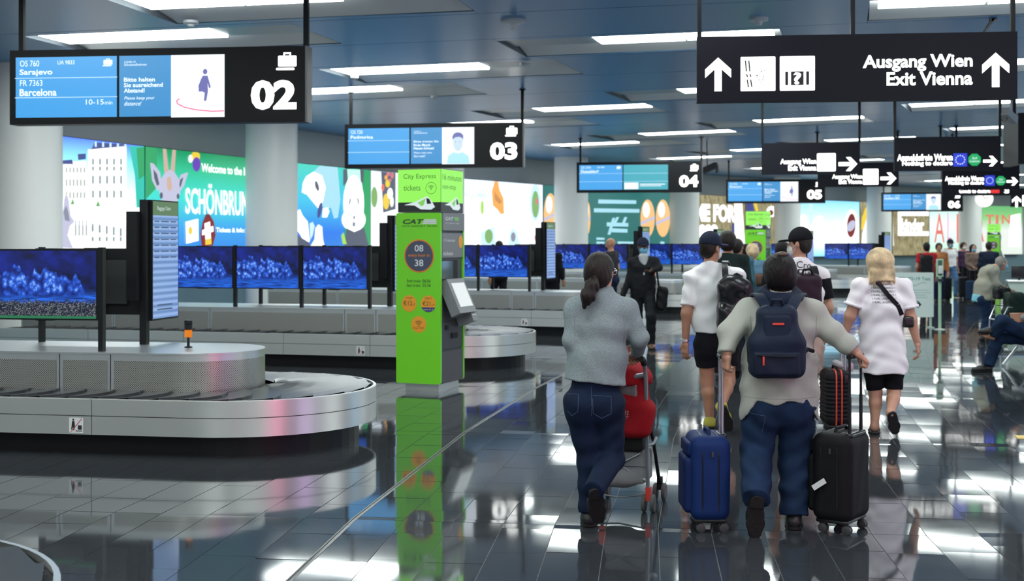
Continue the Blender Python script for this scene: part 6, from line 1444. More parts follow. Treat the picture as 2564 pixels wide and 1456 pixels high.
# ---- seated man with crossed legs at the right edge
root, j = frame(2560, 16.6)
J = dict(head=j(2622,655), neck=j(2616,700), chest=j(2606,745), waist=j(2600,800), pelvis=j(2592,842), shL=j(2612,722,0.17), shR=j(2606,722,-0.17), elL=j(2590,780,0.22), wrL=j(2566,800,0.12), elR=j(2585,785,-0.22), wrR=j(2560,800,-0.10),
         hipL=j(2588,845,0.09), hipR=j(2588,840,-0.09), knL=j(2498,845,0.10), anL=j(2476,915,0.08), toeL=j(2440,932,0.06), knR=j(2508,806,-0.10), anR=j(2488,838,-0.02), toeR=j(2452,832,-0.02), fwd=Vector((-1,0,0)), face=Vector((-1,-0.1,0)), s=1.02, build=1.0)
def seated_shoes(t):
    for q, hd, tp, n in (('L', j(2486,934,0.08), j(2430,934,0.06), Vector((0,0,-1))), ('R', j(2505,838,-0.03), j(2446,836,-0.03), nrm((0,0.25,-1)))):
        ax = nrm(tp-hd); w = ax.cross(n); L = (tp-hd).length
        if q == 'L': hd.z = tp.z = 0.0
        p_ = lambda a, z: hd+ax*(a*L)-n*z
        S = Sdf(0.008); S.cone(p_(0.16,0.05), p_(0.55,0.045), 0.045, 0.043, 0.02); S.cone(p_(0.5,0.04), p_(0.86,0.032), 0.042, 0.03, 0.03, (w,1.15)); S.cut(p_(0.5,0.02), n); o = spart('shoe', S, SHOE_BLK, t)
        S = Sdf(0.008); S.cone(p_(0.14,0.011), p_(0.86,0.011), 0.036, 0.036, 0.0, (w,1.1)); S.cut(p_(0.5,0.001), n); S.cut(p_(0.5,0.021), -n); spart('sole', S, SOLE, o)
st = person('seated man in jeans with crossed legs at the right edge', root, J, SKIN2, ('short', HAIR_BLK), dict(m=cloth('grey red pullover', (0.25,0.25,0.27)), g=0.02, sleeve='long', hem=j(2592,862).z, name='pullover'), dict(m=JEANS, g=0.014, name='jeans', r=(0.092,0.072,0.064,0.058), seated=True), None, 0.012, hands=(0.8,0.8))
seated_shoes(st)
# ================================================================== PRINT AND STITCHING LAID ON CLOTH
from mathutils.bvhtree import BVHTree
def bvh_of(o):
    me = o.data; v = [w.co.copy() for w in me.vertices]; return BVHTree.FromPolygons(v, [tuple(p.vertices) for p in me.polygons])
def child(t, nm): return [c for c in t.children if c.name.split('.')[0] == nm][0]
def proj(bv, x, z, lift=0.003, y0=-1.5):
    hit = bv.ray_cast(Vector((x, y0, z)), Vector((0,1,0)))
    return None if hit[0] is None else hit[0]-Vector((0,lift,0))
def print_words(t, cloth_name, s, p0, p1, jf, m, bold=0.0, rot=0.0):
    """words inside the pixel box p0..p1 on the back of a garment"""
    o = child(t, cloth_name); bv = bvh_of(o); a, b = jf(*p0), jf(*p1); v, fs, hi = text_data(s, bold); mb = MB(); out = []
    cx, cz = (a.x+b.x)/2, (a.z+b.z)/2
    for p in v:
        x = (p[0]/hi[0]-0.5)*(b.x-a.x); z = (p[1]/hi[1]-0.5)*abs(a.z-b.z); x, z = x*math.cos(rot)-z*math.sin(rot), x*math.sin(rot)+z*math.cos(rot)
        q = proj(bv, cx+x, cz+z); out.append(q if q is not None else Vector((cx+x, out[-1].y if out else -0.15, cz+z)))
    mb.add(out, fs); return part('printed_words', mb, m, o)
def stitch(t, cloth_name, pts, jf, m, r=0.0016, nm='stitching'):
    o = child(t, cloth_name); bv = bvh_of(o); out = []
    for a, b in zip(pts[:-1], pts[1:]):
        for k in range(6):
            q = jf(a[0]+(b[0]-a[0])*k/6, a[1]+(b[1]-a[1])*k/6); w = proj(bv, q.x, q.z, 0.0005)
            if w is not None: out.append(w)
    if len(out) > 2: mb = MB(); mb.tube(out, r, 5); part(nm, mb, m, o)
M_STITCH = mat('denim seam thread', (0.05,0.09,0.17), 0.8); M_BLKPRINT = mat('black shirt print', (0.02,0.02,0.03), 0.7)
root, j = frame(2207, 11.35)
for k in range(7): print_words(bl, 't_shirt_dress', '// KARL LAGERFELD //', (2175,700+8.8*k), (2235,705.5+8.8*k), j, M_BLKPRINT)
root, j = frame(2010, 11.75)
print_words(bcm, 't_shirt', 'Cro', (1990,655), (2028,672), j, M_BLKPRINT, 0.0, -0.1); print_words(bcm, 't_shirt', 'Fito', (1992,676), (2046,697), j, M_BLKPRINT, 0.0, -0.1)
root, j = frame(1495, 7.64)
stitch(w, 'jeans', [(1480,985),(1527,988),(1526,1030),(1503,1042),(1482,1030),(1480,985)], j, M_STITCH); stitch(w, 'jeans', [(1416,985),(1446,983),(1444,1025),(1430,1036),(1418,1024)], j, M_STITCH); stitch(w, 'jeans', [(1478,965),(1478,1050)], j, M_STITCH)
stitch(w, 'pullover', [(1437,790),(1436,830),(1440,870)], j, mat('pullover seam', (0.24,0.27,0.28), 0.9), 0.002, 'seam'); stitch(w, 'pullover', [(1560,790),(1560,850),(1553,900),(1552,950)], j, MATS['pullover seam'], 0.002, 'seam')
root, j = frame(1950, 7.57)
stitch(man, 'jacket', [(1850,990),(1900,992),(1950,992),(2000,992),(2040,988)], j, mat('jacket seam', (0.33,0.34,0.30), 0.8), 0.002, 'seam'); stitch(man, 'jacket', [(1872,790),(1875,840),(1880,880)], j, MATS['jacket seam'], 0.0025, 'seam'); stitch(man, 'jacket', [(2036,790),(2035,840),(2030,900)], j, MATS['jacket seam'], 0.0025, 'seam')
stitch(man, 'jeans', [(1870,1030),(1905,1035),(1900,1085)], j, M_STITCH)

# ================================================================== BAGS
NYLON = cloth('navy nylon', (0.012,0.020,0.042), 0.55, (300,0.15)); NYLON2 = cloth('dark navy pocket nylon', (0.009,0.014,0.032), 0.5, (300,0.15)); BNYL = cloth('black nylon', (0.008,0.008,0.010), 0.45, (200,0.15)); PURP = cloth('plum black nylon', (0.030,0.014,0.026), 0.5, (200,0.15)); REDP = mat('red plastic', (0.70,0.06,0.04), 0.4); BLEATH = mat('black leather', (0.010,0.010,0.012), 0.28, bump=(25,0.25)); BROWNL = mat('brown leather', (0.05,0.032,0.022), 0.4); GREENB = cloth('dark green canvas', (0.010,0.022,0.016), 0.7)
def strap(t, pts, m, r=0.016, flatx=1.6, nm='strap'):
    mb = MB(); mb.tube(pts, r, 8); o = part(nm, mb, m, t, True); return o
def ribbon(t, pts, m, w=0.05, th=0.010, nm='strap'):
    pts = [Vector(p) for p in pts]; fine = []
    for k in range(len(pts)-1):
        p0, p1, p2, p3 = pts[max(k-1,0)], pts[k], pts[k+1], pts[min(k+2,len(pts)-1)]
        for q in range(5):
            u = q/5; fine.append(0.5*((2*p1)+(p2-p0)*u+(2*p0-5*p1+4*p2-p3)*u*u+(3*p1-p0-3*p2+p3)*u**3))
    fine.append(pts[-1]); vs = []; fs = []
    for k, p in enumerate(fine):
        d = (fine[min(k+1,len(fine)-1)]-fine[max(k-1,0)]).normalized(); x = Vector((1,0,0)); x = (x-d*x.dot(d)).normalized()*w/2; n = d.cross(x).normalized()*th/2
        vs += [p-x-n, p+x-n, p+x+n, p-x+n]
    for k in range(len(fine)-1):
        for q in range(4): a = 4*k+q; b = 4*k+(q+1) % 4; fs.append((a, b, b+4, a+4))
    fs += [(3,2,1,0), tuple(4*(len(fine)-1)+q for q in range(4))]
    mb = MB(); mb.add(vs, fs); return part(nm, mb, m, t, True)
root, j = frame(1945, 7.36)
bp = thing('backpack', 'navy backpack with red label and red zip pull on the stone jacket', 'backpack', root)
S = Sdf(0.007); S.rbox(j(1945,893), (0.160,0.080,0.125), 0.055, None, 0.02); S.rbox(j(1945,815), (0.118,0.070,0.120), 0.060, None, 0.09); S.disp(folds(0.0022, 30, 18, 2.0)); spart('main_body', S, NYLON, bp)
S = Sdf(0.006); S.rbox(j(1945,912,-0.075), (0.135,0.028,0.075), 0.026, None, 0.01); S.disp(folds(0.002, 40, 20)); pk = spart('front_pocket', S, NYLON2, bp)
S = Sdf(0.006); S.rbox(j(1946,828,-0.066), (0.078,0.020,0.092), 0.020, None, 0.0); S.cut(j(1946,860), (0,0,-1)); spart('upper_panel', S, NYLON, bp)
mb = MB(); mb.tube([j(1895,890,-0.108), j(1920,893,-0.112), j(1950,895,-0.113), j(1990,895,-0.108)], 0.004, 6); part('zip', mb, BNYL, pk)
rboxp('zip_pull', (0.011,0.006,0.052), 0.0025, REDP, bp, j(1912,905,-0.113)); mb = MB(); mb.box(j(1949,812,-0.090), (0.066,0.006,0.012)); part('red_label', mb, REDP, bp)
ribbon(bp, [j(1922,785,-0.02), j(1914,762,0.02), j(1902,742,0.09), j(1893,737,0.18), j(1890,748,0.28), j(1888,775,0.34)], NYLON, 0.062, 0.014); ribbon(bp, [j(1976,785,-0.02), j(1986,762,0.02), j(1998,742,0.09), j(2006,737,0.18), j(2008,748,0.28), j(2008,775,0.34)], NYLON, 0.062, 0.014)
strap(bp, [j(1930,770,-0.02), j(1934,752,-0.05), j(1955,750,-0.05), j(1962,770,-0.02)], NYLON, 0.012, nm='grab_handle'); strap(bp, [j(1884,930,-0.02), j(1874,905,0.02), j(1872,860,0.06)], BNYL, 0.007, nm='side_strap'); strap(bp, [j(2012,885,0.0), j(2022,875,0.03), j(2036,880,0.06)], BNYL, 0.012, nm='side_strap')
# white T-shirt man's bag
root, j = frame(1838, 11.40)
t = thing('backpack', 'bulging black leather backpack on one shoulder of the white T-shirt man', 'backpack', root)
S = Sdf(0.009); S.rbox(j(1836,765,-0.02), (0.140,0.110,0.235), 0.090, None, 0.03); S.ell(j(1838,718,-0.09), (0.14,0.09,0.11), None, 0.06); S.rbox(j(1834,800,-0.08), (0.125,0.07,0.12), 0.05, None, 0.05); S.disp(folds(0.006, 34, 26, 1.0)); spart('main_body', S, BLEATH, t)
S = Sdf(0.009); S.rbox(j(1864,738,-0.05), (0.085,0.095,0.12), 0.06, Matrix.Rotation(-0.35,3,'Y'), 0.03); S.disp(folds(0.004, 30, 20)); spart('side_flap', S, PURP, t)
ribbon(t, [j(1820,715,-0.06), j(1816,688,-0.02), j(1815,664,0.06), j(1816,655,0.16), j(1820,662,0.28), j(1828,690,0.36)], BLEATH, 0.055, 0.012)
strap(t, [j(1830,694,-0.1), j(1845,686,-0.1), j(1860,694,-0.1)], BLEATH, 0.012, nm='grab_handle')
# black-cap man's backpack
root, j = frame(2022, 11.50)
t = thing('backpack', 'black backpack worn by the man in the black cap', 'backpack', root)
S = Sdf(0.010); S.rbox(j(2022,760), (0.125,0.085,0.27), 0.07, None, 0.03); S.rbox(j(2022,800,-0.07), (0.10,0.05,0.12), 0.04, None, 0.03); S.disp(folds(0.003)); spart('main_body', S, PURP, t)
strap(t, [j(2008,690,-0.05), j(2012,676,-0.05), j(2030,675,-0.05), j(2036,690,-0.05)], BNYL, 0.012, nm='grab_handle'); ribbon(t, [j(2042,705,-0.02), j(2042,684,0.06), j(2036,668,0.18), j(2034,690,0.36)], BNYL, 0.06, 0.012); ribbon(t, [j(2000,705,-0.02), j(1992,686,0.06), j(1985,674,0.18), j(1980,700,0.36)], BNYL, 0.06, 0.012)
# blonde woman's cross-body bag
root, j = frame(2250, 11.2)
t = thing('shoulder_bag', 'small black cross-body bag on the blonde woman', 'bag', root)
bv = bvh_of(child(bl, 't_shirt_dress')); off = bl.location-root; pts = []
for a, b in (((2188,686),(2197,702)),((2197,702),(2222,738)),((2222,738),(2247,764)),((2247,764),(2262,796))):
    for k in range(5):
        q = at(a[0]+(b[0]-a[0])*k/5, a[1]+(b[1]-a[1])*k/5, 11.22)-bl.location; hq = proj(bv, q.x, q.z, 0.010)
        if hq is not None: pts.append(hq+off)
mb = MB()
for k in range(len(pts)-1):
    d = (pts[k+1]-pts[k]).normalized(); n = Vector((0,1,0)); wv = d.cross(n).normalized()*0.019
    a, b = pts[k], pts[k+1]; up = Vector((0,-0.006,0))
    mb.hexa([a-wv, a-wv+up, b-wv, b-wv+up, a+wv, a+wv+up, b+wv, b+wv+up])
part('strap', mb, BNYL, t); rboxp('buckle', (0.055,0.012,0.035), 0.004, BLEATH, t, pts[3]+Vector((0,-0.008,0)), (0,0.9,0))
S = Sdf(0.008); S.rbox(j(2270,806,0.12), (0.05,0.075,0.05), 0.025, None, 0.0); spart('bag_body', S, BLEATH, t)
# suited man's shoulder bag
root, j = frame(1656, 20.3)
t = thing('shoulder_bag', 'black shoulder bag carried by the suited man', 'bag', root); S = Sdf(0.012); S.rbox(j(1657,748), (0.085,0.13,0.20), 0.06, Matrix.Rotation(0.12,3,'Y'), 0.0); S.disp(folds(0.006)); spart('bag_body', S, BNYL, t); strap(t, [j(1650,722), j(1646,690), j(1641,654,0.05)], BNYL, 0.016)
root, j = frame(1896, 19.35)
t = thing('shoulder_bag', 'brown leather bag at the hip of the blue sweater', 'bag', root); S = Sdf(0.012); S.rbox(j(1897,702), (0.12,0.06,0.095), 0.05, None, 0.0); S.disp(folds(0.004)); spart('bag_body', S, BROWNL, t); strap(t, [j(1880,690), j(1874,665,0.05), j(1872,646,0.1)], BROWNL, 0.010)
root, j = frame(2320, 30.2)
t = thing('backpack', 'black backpack on the red T-shirt behind the notice board', 'backpack', root); S = Sdf(0.014); S.rbox(j(2320,664), (0.15,0.09,0.24), 0.08, None, 0.0); S.disp(folds(0.004)); spart('main_body', S, BNYL, t); strap(t, [j(2308,645), j(2306,636,0.1), j(2306,640,0.2)], BNYL, 0.02)

# ================================================================== SUITCASES
WHEELR = mat('dark wheel rubber', (0.03,0.03,0.032), 0.5); HUB = mat('grey hub', (0.045,0.045,0.05), 0.4); ALU = mat('aluminium tube', (0.62,0.66,0.72), 0.25, 1.0); BTUBE = mat('black tube', (0.010,0.010,0.012), 0.25)
BLUEF = cloth('royal blue fabric', (0.006,0.024,0.115), 0.6, (260,0.2)); BLUEF2 = cloth('navy blue fabric panel', (0.005,0.017,0.085), 0.6, (260,0.2)); BLKF = cloth('black fabric shell', (0.0075,0.0075,0.009), 0.6, (260,0.2))
def caster(t, x, y, r=0.027, m=None):
    mb = MB(); mb.lathe([(0.012,0.075),(0.022,0.07),(0.022,0.056),(0.012,0.050)], 12, (x, y, 0)); mb.box((x, y+0.006, 0.042), (0.012, 0.030, 0.034)); c = part('caster', mb, BTUBE, t, True)
    for s in (-1, 1):
        mb = MB(); mb.lathe([(0.010,s*0.004),(r,s*0.004),(r,s*0.018),(r*0.7,s*0.021),(0.0,s*0.021)][::s], 18, (x, y+0.012, r), axis='x'); part('wheel', mb, HUB if m is None else m, c, True)
def suitcase(label, loc, rz, w, d, H, m, m2, rod, grip_z, pocket=True, ribs=False, rods_x=0.085, hard=False):
    t = thing('suitcase', label, 'suitcase', loc, rz); zb = 0.068
    S = Sdf(0.008); S.rbox((0,0,(zb+H)/2), (w/2, d/2, (H-zb)/2), 0.062, None, 0.0)
    if ribs: S.disp(lambda X, Y, Z: 0.004*np.clip(np.sin(Z*2*PI/0.036)*3, -1, 1)*np.clip((Z-0.12)*30, 0, 1)*np.clip((H-0.05-Z)*30, 0, 1))
    else: S.disp(folds(0.0015, 14, 10))
    spart('shell', S, m, t)
    if pocket:
        S = Sdf(0.008); S.rbox((0,-d/2-0.006,zb+(H-zb)*0.42), (w/2-0.035, 0.032, (H-zb)*0.33), 0.03, None, 0.0); S.disp(folds(0.002, 20, 12)); spart('front_pocket', S, m2, t)
        S = Sdf(0.008); S.rbox((0,-d/2-0.002,zb+(H-zb)*0.84), (w/2-0.04, 0.020, (H-zb)*0.08), 0.018, None, 0.0); spart('top_pocket', S, m2, t)
    if not hard:
        for y in (-d*0.22, d*0.18):     # piping round the shell
            pts = []
            for a in range(33):
                q = 2*PI*a/32; cx, cz = math.copysign(abs(math.cos(q))**0.35, math.cos(q)), math.copysign(abs(math.sin(q))**0.35, math.sin(q)); pts.append((cx*(w/2+0.001), y, (zb+H)/2+cz*((H-zb)/2+0.001)))
            mb = MB(); mb.tube(pts, 0.0045, 6); part('piping', mb, BTUBE, t)
        mb = MB(); mb.box((w/2+0.006, d*0.02, H-0.10), (0.010, 0.012, 0.030)); part('zip_pull', mb, HUB, t)
    for x in (-w/2+0.055, w/2-0.055):
        for y in (-d/2+0.05, d/2-0.05): caster(t, x, y)
    rboxp('wheel_base', (w-0.05, d-0.05, 0.022), 0.008, BTUBE, t, (0,0,zb+0.004))
    for x in (-rods_x, rods_x):
        mb = MB(); mb.tube([(x, d/2-0.035, H-0.06), (x, d/2-0.035, H+(grip_z-H)*0.48)], 0.0105, 10); mb.tube([(x, d/2-0.035, H+(grip_z-H)*0.48), (x, d/2-0.035, grip_z)], 0.0080, 10); part('handle_rod', mb, rod, t, True)
    mb = MB(); mb.tube([(-rods_x-0.012, d/2-0.035, grip_z), (rods_x+0.012, d/2-0.035, grip_z)], 0.0155, 12); part('grip', mb, BTUBE, t, True)
    mb = MB(); mb.tube([(-0.09,-0.0,H-0.01), (-0.07,0,H+0.022), (0.07,0,H+0.022), (0.09,0,H-0.01)], 0.011, 8); part('carry_handle', mb, m2, t, True)
    S = Sdf(0.006); S.rbox((0, d/2-0.035, H-0.012), (rods_x+0.03, 0.026, 0.016), 0.015, None, 0.0); spart('handle_well', S, BTUBE, t)
    return t
c = onfloor(1770, 1322); blue_case = suitcase('royal blue fabric suitcase with silver pull handle, left of the stone jacket', c, -math.radians(90), 0.36, 0.235, 0.565, BLUEF, BLUEF2, ALU, 1.02, rods_x=0.05)
c = onfloor(2106, 1327); blk_case = suitcase('black fabric suitcase with black pull handle and white tag', c, -math.radians(127), 0.34, 0.245, 0.585, BLKF, BLKF, BTUBE, 1.03)
mb = MB(); R = Matrix.Rotation(-0.6, 3, 'X'); mb.box((0.13, -0.172, 0.30), (0.004, 0.085, 0.030), R)
tagm = mat('white luggage tag', (0.75,0.75,0.74), 0.6); mb2 = MB(); mb2.tube([(0.188,-0.10,0.345),(0.192,-0.085,0.325)], 0.002, 5)
mb = MB(); R = Matrix.Rotation(0.62, 3, 'X'); mb.box((0.192, -0.055, 0.29), (0.003, 0.092, 0.032), R); part('luggage_tag', mb, tagm, blk_case)
c = onfloor(2090, 1083); red_case = suitcase('black ribbed suitcase with two red stripes beside the blonde woman', c, -math.radians(92), 0.36, 0.215, 0.565, BLKF, BLKF, ALU, 0.86, False, True, 0.08, True)
for s in (-1, 1):
    mb = MB()
    mb.tube([(0.05, 0.024*s, 0.566), (0.15, 0.024*s, 0.560), (0.178, 0.024*s, 0.535), (0.1835, 0.024*s, 0.49), (0.1835, 0.024*s, 0.13), (0.17, 0.024*s, 0.085)], 0.007, 8); part('red_stripe', mb, REDP, red_case, True)
rboxp('combination_lock', (0.012,0.03,0.07), 0.003, BTUBE, red_case, (0.183,0.06,0.49))
# soft toy on the striped case
root, j = frame(2108, 11.35)
t = thing('soft_toy', 'grey and pink plush toy tied to the striped suitcase', 'toy', root); PLUSH = mat('grey plush', (0.42,0.40,0.42), 0.95, bump=(120,0.5)); S = Sdf(0.007); S.ell(j(2100,914), (0.055,0.045,0.030), Matrix.Rotation(0.5,3,'Y'), 0.02); S.ell(j(2092,908), (0.03,0.03,0.022), None, 0.02); S.ell(j(2112,905), (0.022,0.02,0.035), Matrix.Rotation(0.3,3,'Y'), 0.02); spart('toy_body', S, PLUSH, t)
S = Sdf(0.007); S.ell(j(2129,920), (0.030,0.025,0.045), None, 0.0); spart('toy_head', S, mat('pink plush', (0.60,0.38,0.46), 0.95), t)
def small_case(label, px, py, rz, w, d, H, m, gz):
    c = onfloor(px, py); t = thing('suitcase', label, 'suitcase', c, math.radians(rz)); S = Sdf(0.014); S.rbox((0,0,H/2+0.03), (w/2,d/2,H/2-0.03), 0.05, None, 0.0); spart('shell', S, m, t)
    for x in (-w/2+0.06, w/2-0.06):
        mb = MB(); mb.lathe([(0.0,-d*0.3),(0.03,-d*0.3),(0.03,d*0.3),(0.0,d*0.3)], 10, (x,0,0.03), axis='y'); part('wheel', mb, WHEELR, t, True)
    mb = MB(); mb.tube([(-0.08,d/2-0.03,H-0.03),(-0.08,d/2-0.03,gz),(0.08,d/2-0.03,gz),(0.08,d/2-0.03,H-0.03)], 0.010, 6); part('handle', mb, BTUBE, t)
small_case('orange suitcase pulled by the suited man', 1564, 857, -20, 0.36, 0.26, 0.62, cloth('orange fabric', (0.50,0.08,0.02)), 0.92)
small_case('black suitcase beside the man in light jeans', 2362, 754, 10, 0.42, 0.28, 0.68, BNYL, 0.98)
small_case('black suitcase in front of the long-haired woman', 2418, 750, -10, 0.40, 0.28, 0.66, BNYL, 0.95)
small_case('dark blue suitcase left of the bending man', 2440, 757, 12, 0.44, 0.28, 0.60, cloth('blue case fabric', (0.012,0.03,0.07)), 0.9)
# ================================================================== BUGGY
RED = cloth('red buggy canvas', (0.30,0.008,0.014), 0.75, (200,0.15), (4,0.2)); FRM = mat('grey buggy tube', (0.26,0.27,0.30), 0.35, 0.5); MESHG = cloth('grey basket mesh', (0.30,0.29,0.30), 0.9, (300,0.3)); GRIPB = mat('black foam grip', (0.012,0.012,0.012), 0.8)
pr = thing('stroller', 'red folding buggy with grey frame pushed by the woman in grey', 'stroller', (0.683,8.10,0), -math.radians(17))
def tb(nm, pts, r, m=FRM, n=8): mb = MB(); mb.tube(pts, r, n); return part(nm, mb, m, pr, True)
for s in (-1, 1):
    x = 0.185*s
    tb('rear_tube', [(x,-0.13,0.93), (x,-0.10,0.86), (x,-0.02,0.12)], 0.013); tb('front_tube', [(x,-0.05,0.62), (x,0.16,0.42), (x*1.02,0.36,0.11)], 0.012, BTUBE)
    tb('handle_tube', [(x,-0.13,0.92), (x,-0.17,0.965), (x*0.98,-0.235,0.985)], 0.013); tb('handle_grip', [(x,-0.15,0.945), (x,-0.185,0.972), (x*0.98,-0.255,0.990)], 0.020, GRIPB)
    for y, nm in ((-0.02,'rear'), (0.37,'front')):
        mb = MB(); mb.box((x*1.02,y,0.115), (0.032,0.045,0.085)); hub = part('wheel_bracket', mb, REDP if nm == 'rear' else BTUBE, pr)
        for q in (-1, 1):
            mb = MB(); mb.lathe([(0.0,-0.011),(0.035,-0.013),(0.052,-0.012),(0.057,-0.006),(0.057,0.006),(0.052,0.012),(0.035,0.013),(0.0,0.011)], 22, (x*1.02+q*0.028, y, 0.057), axis='x'); part('wheel', mb, mat('grey buggy tyre', (0.10,0.095,0.10), 0.7), hub, True)
    tb('foot_rest_arm', [(x,-0.03,0.42), (x*1.1,0.05,0.42), (x*1.15,0.12,0.45)], 0.010)
tb('cross_bar', [(-0.185,-0.095,0.85), (-0.10,-0.10,0.838), (0.06,-0.10,0.845), (0.185,-0.098,0.872)], 0.017)
tb('brace', [(-0.14,-0.045,0.37), (0.185,-0.02,0.19)], 0.008); tb('brace', [(0.14,-0.045,0.37), (-0.185,-0.02,0.19)], 0.008); tb('lower_bar', [(-0.185,-0.035,0.29), (0.185,-0.035,0.29)], 0.007); tb('axle', [(-0.185,-0.02,0.10), (0.0,-0.02,0.085), (0.185,-0.02,0.11)], 0.006)
S = Sdf(0.008); S.ell((0,0.06,0.835), (0.195,0.22,0.125), None, 0.0); S.ell((0,0.16,0.78), (0.17,0.22,0.12), None, 0.0, sub=True); S.cut((0,0,0.80), (0,0,-1)); S.disp(folds(0.004, 30, 30)); spart('canopy', S, RED, pr)
S = Sdf(0.008); S.rbox((0.03,-0.055,0.72), (0.165,0.035,0.14), 0.03, None, 0.05); S.rbox((0.045,-0.075,0.60), (0.185,0.075,0.115), 0.05, Matrix.Rotation(0.10,3,'Y'), 0.08); S.disp(folds(0.008, 26, 24, 1.0)); bag = spart('seat_back', S, RED, pr)
S = Sdf(0.008); S.rbox((0.02,-0.085,0.765), (0.115,0.022,0.055), 0.02, None, 0.0); S.disp(folds(0.004, 60, 50)); spart('grey_pouch', S, mat('shiny grey pouch', (0.16,0.15,0.16), 0.22), pr)
S = Sdf(0.010); S.rbox((0,0.05,0.455), (0.16,0.12,0.075), 0.03, None, 0.0); spart('seat_base', S, GRIPB, pr)
S = Sdf(0.008); S.rbox((0,0.10,0.275), (0.165,0.135,0.105), 0.02, None, 0.0); S.ell((-0.02,0.08,0.20), (0.15,0.13,0.07), None, 0.05); S.disp(folds(0.004, 20, 24)); spart('basket', S, MESHG, pr)
mb = MB(); mb.box((-0.10,-0.045,0.165), (0.045,0.02,0.085)); part('red_clip', mb, REDP, pr)
mb = MB()
for a in range(3):
    barf(mb, (0.05+a*0.014,0.60), (0.058+a*0.014,0.655), 0.003, -0.158); barf(mb, (0.045,0.612+a*0.014), (0.092,0.617+a*0.014), 0.003, -0.158)
part('logo_mark', mb, mat('pale print on canvas', (0.5,0.3,0.3), 0.7), bag)['kind'] = 'stuff'
# ================================================================== NOTICE BOARD, DISPENSER
BOARD = mat('white notice board', (0.72,0.82,0.78), 0.4); TEALP = mat('teal print', (0.10,0.35,0.34), 0.5); MINT = mat('mint green plastic', (0.42,0.62,0.42), 0.4)
c = onfloor(2290, 822); t = thing('notice_board', 'white standing notice board reading COVID-19 Test with an arrow', 'sign', c, 0.05)
k = c.y/FPX
def X(p): return (p-2290)*k
def Z(p): return EYE-(p-HY)*k
mb = MB(); mb.prism(rrect(X(2240), X(2338), Z(795), Z(683), 0.02), -0.015, 0.015); part('board', mb, BOARD, t)
for x in (2246, 2332):
    mb = MB(); mb.box((X(x),0.03,0.45), (0.04,0.03,0.90)); mb.box((X(x),0.03,0.012), (0.05,0.30,0.024)); part('leg', mb, mat('pale green post', (0.50,0.62,0.56), 0.4), t)
ltext(t, TEALP, 'lettering', 'COVID-19 Test', X(2248), X(2330), Z(703), Z(694), -0.017, bold=0.01)
for q, (a, b) in enumerate(((2250,2325), (2250,2330), (2250,2318), (2252,2322))): mb = MB(); z = Z(728+q*6); flat(mb, [(X(a),z),(X(b),z),(X(b),z+0.012),(X(a),z+0.012)], -0.017); part('print_line', mb, mat('pale teal print', (0.40,0.58,0.55), 0.5), t)
mb = MB(); arrow(mb, X(2296), Z(763), 0.17, -0.018, PI/2); part('arrow', mb, mat('black board arrow', (0.02,0.03,0.03), 0.5), t)
mb = MB(); pts = [(X(2252+q*4.5), Z(712-4*math.sin(q*0.6))) for q in range(16)]
for a, b in zip(pts[:-1], pts[1:]): barf(mb, a, b, 0.008, -0.017)
part('wave_print', mb, TEALP, t)
c = onfloor(2353, 826); t = thing('sanitiser_stand', 'slim mint green hand sanitiser stand beside the notice board', 'dispenser', c)
mb = MB(); mb.lathe([(0.10,0),(0.10,0.012),(0.03,0.02)], 24); part('base', mb, M_STEEL, t, True); mb = MB(); mb.box((0,0,0.52), (0.05,0.03,1.02)); part('post', mb, MINT, t)
mb = MB(); mb.prism(rrect(-0.065,0.065,1.02,1.37,0.015), -0.02, 0.02); bx_ = part('frame', mb, MINT, t); mb = MB(); flat(mb, rrect(-0.042,0.042,1.05,1.34,0.01), -0.022); part('notice', mb, mat('dark notice print', (0.08,0.12,0.09), 0.4), t)
rboxp('dispenser', (0.075,0.07,0.16), 0.015, mat('white dispenser', (0.7,0.72,0.7), 0.4), t, (0,-0.05,1.16)); mb = MB(); mb.box((0,-0.03,0.96), (0.10,0.09,0.05)); part('drip_tray', mb, BTUBE, t)
# ================================================================== SEATS AND TROLLEY AT THE RIGHT EDGE
c = at(2605, 900, 16.75); t = thing('bench', 'metal and red seat row under the crossed-legged man', 'bench', (c.x, c.y, 0), 0.0)
rboxp('seat', (0.50,0.50,0.05), 0.02, M_KGREY, t, (0.02,0,0.36)); rboxp('seat', (0.50,0.50,0.05), 0.02, M_KGREY, t, (0.02,0.56,0.36)); rboxp('backrest', (0.05,0.50,0.45), 0.02, REDP, t, (0.30,0,0.64), (0,0.15,0)); rboxp('backrest', (0.05,0.50,0.45), 0.02, REDP, t, (0.30,0.56,0.64), (0,0.15,0))
mb = MB(); mb.box((0.0,0.28,0.31), (0.08,1.15,0.05)); part('beam', mb, M_STEEL, t)
for y in (-0.15, 0.7):
    mb = MB(); mb.tube([(-0.22,y,0.02),(0.0,y,0.30),(0.24,y,0.02)], 0.022, 8); part('leg', mb, M_STEEL, t, True)
c = at(2535, 860, 21.0); t = thing('luggage_trolley', 'wire luggage trolley with bags in front of the bending man', 'trolley', (c.x, c.y, 0))
def tt(nm, pts, r=0.012, m=ALU): mb = MB(); mb.tube(pts, r, 7); part(nm, mb, m, t, True)
tt('top_frame', [(-0.28,-0.25,0.42),(-0.18,-0.27,0.64),(0.45,-0.27,0.60),(0.45,0.27,0.60),(-0.18,0.27,0.64),(-0.28,0.25,0.42),(-0.28,-0.25,0.42)]); tt('basket_wire', [(-0.24,-0.25,0.50),(0.45,-0.25,0.47)], 0.006); tt('basket_wire', [(-0.24,0.25,0.50),(0.45,0.25,0.47)], 0.006)
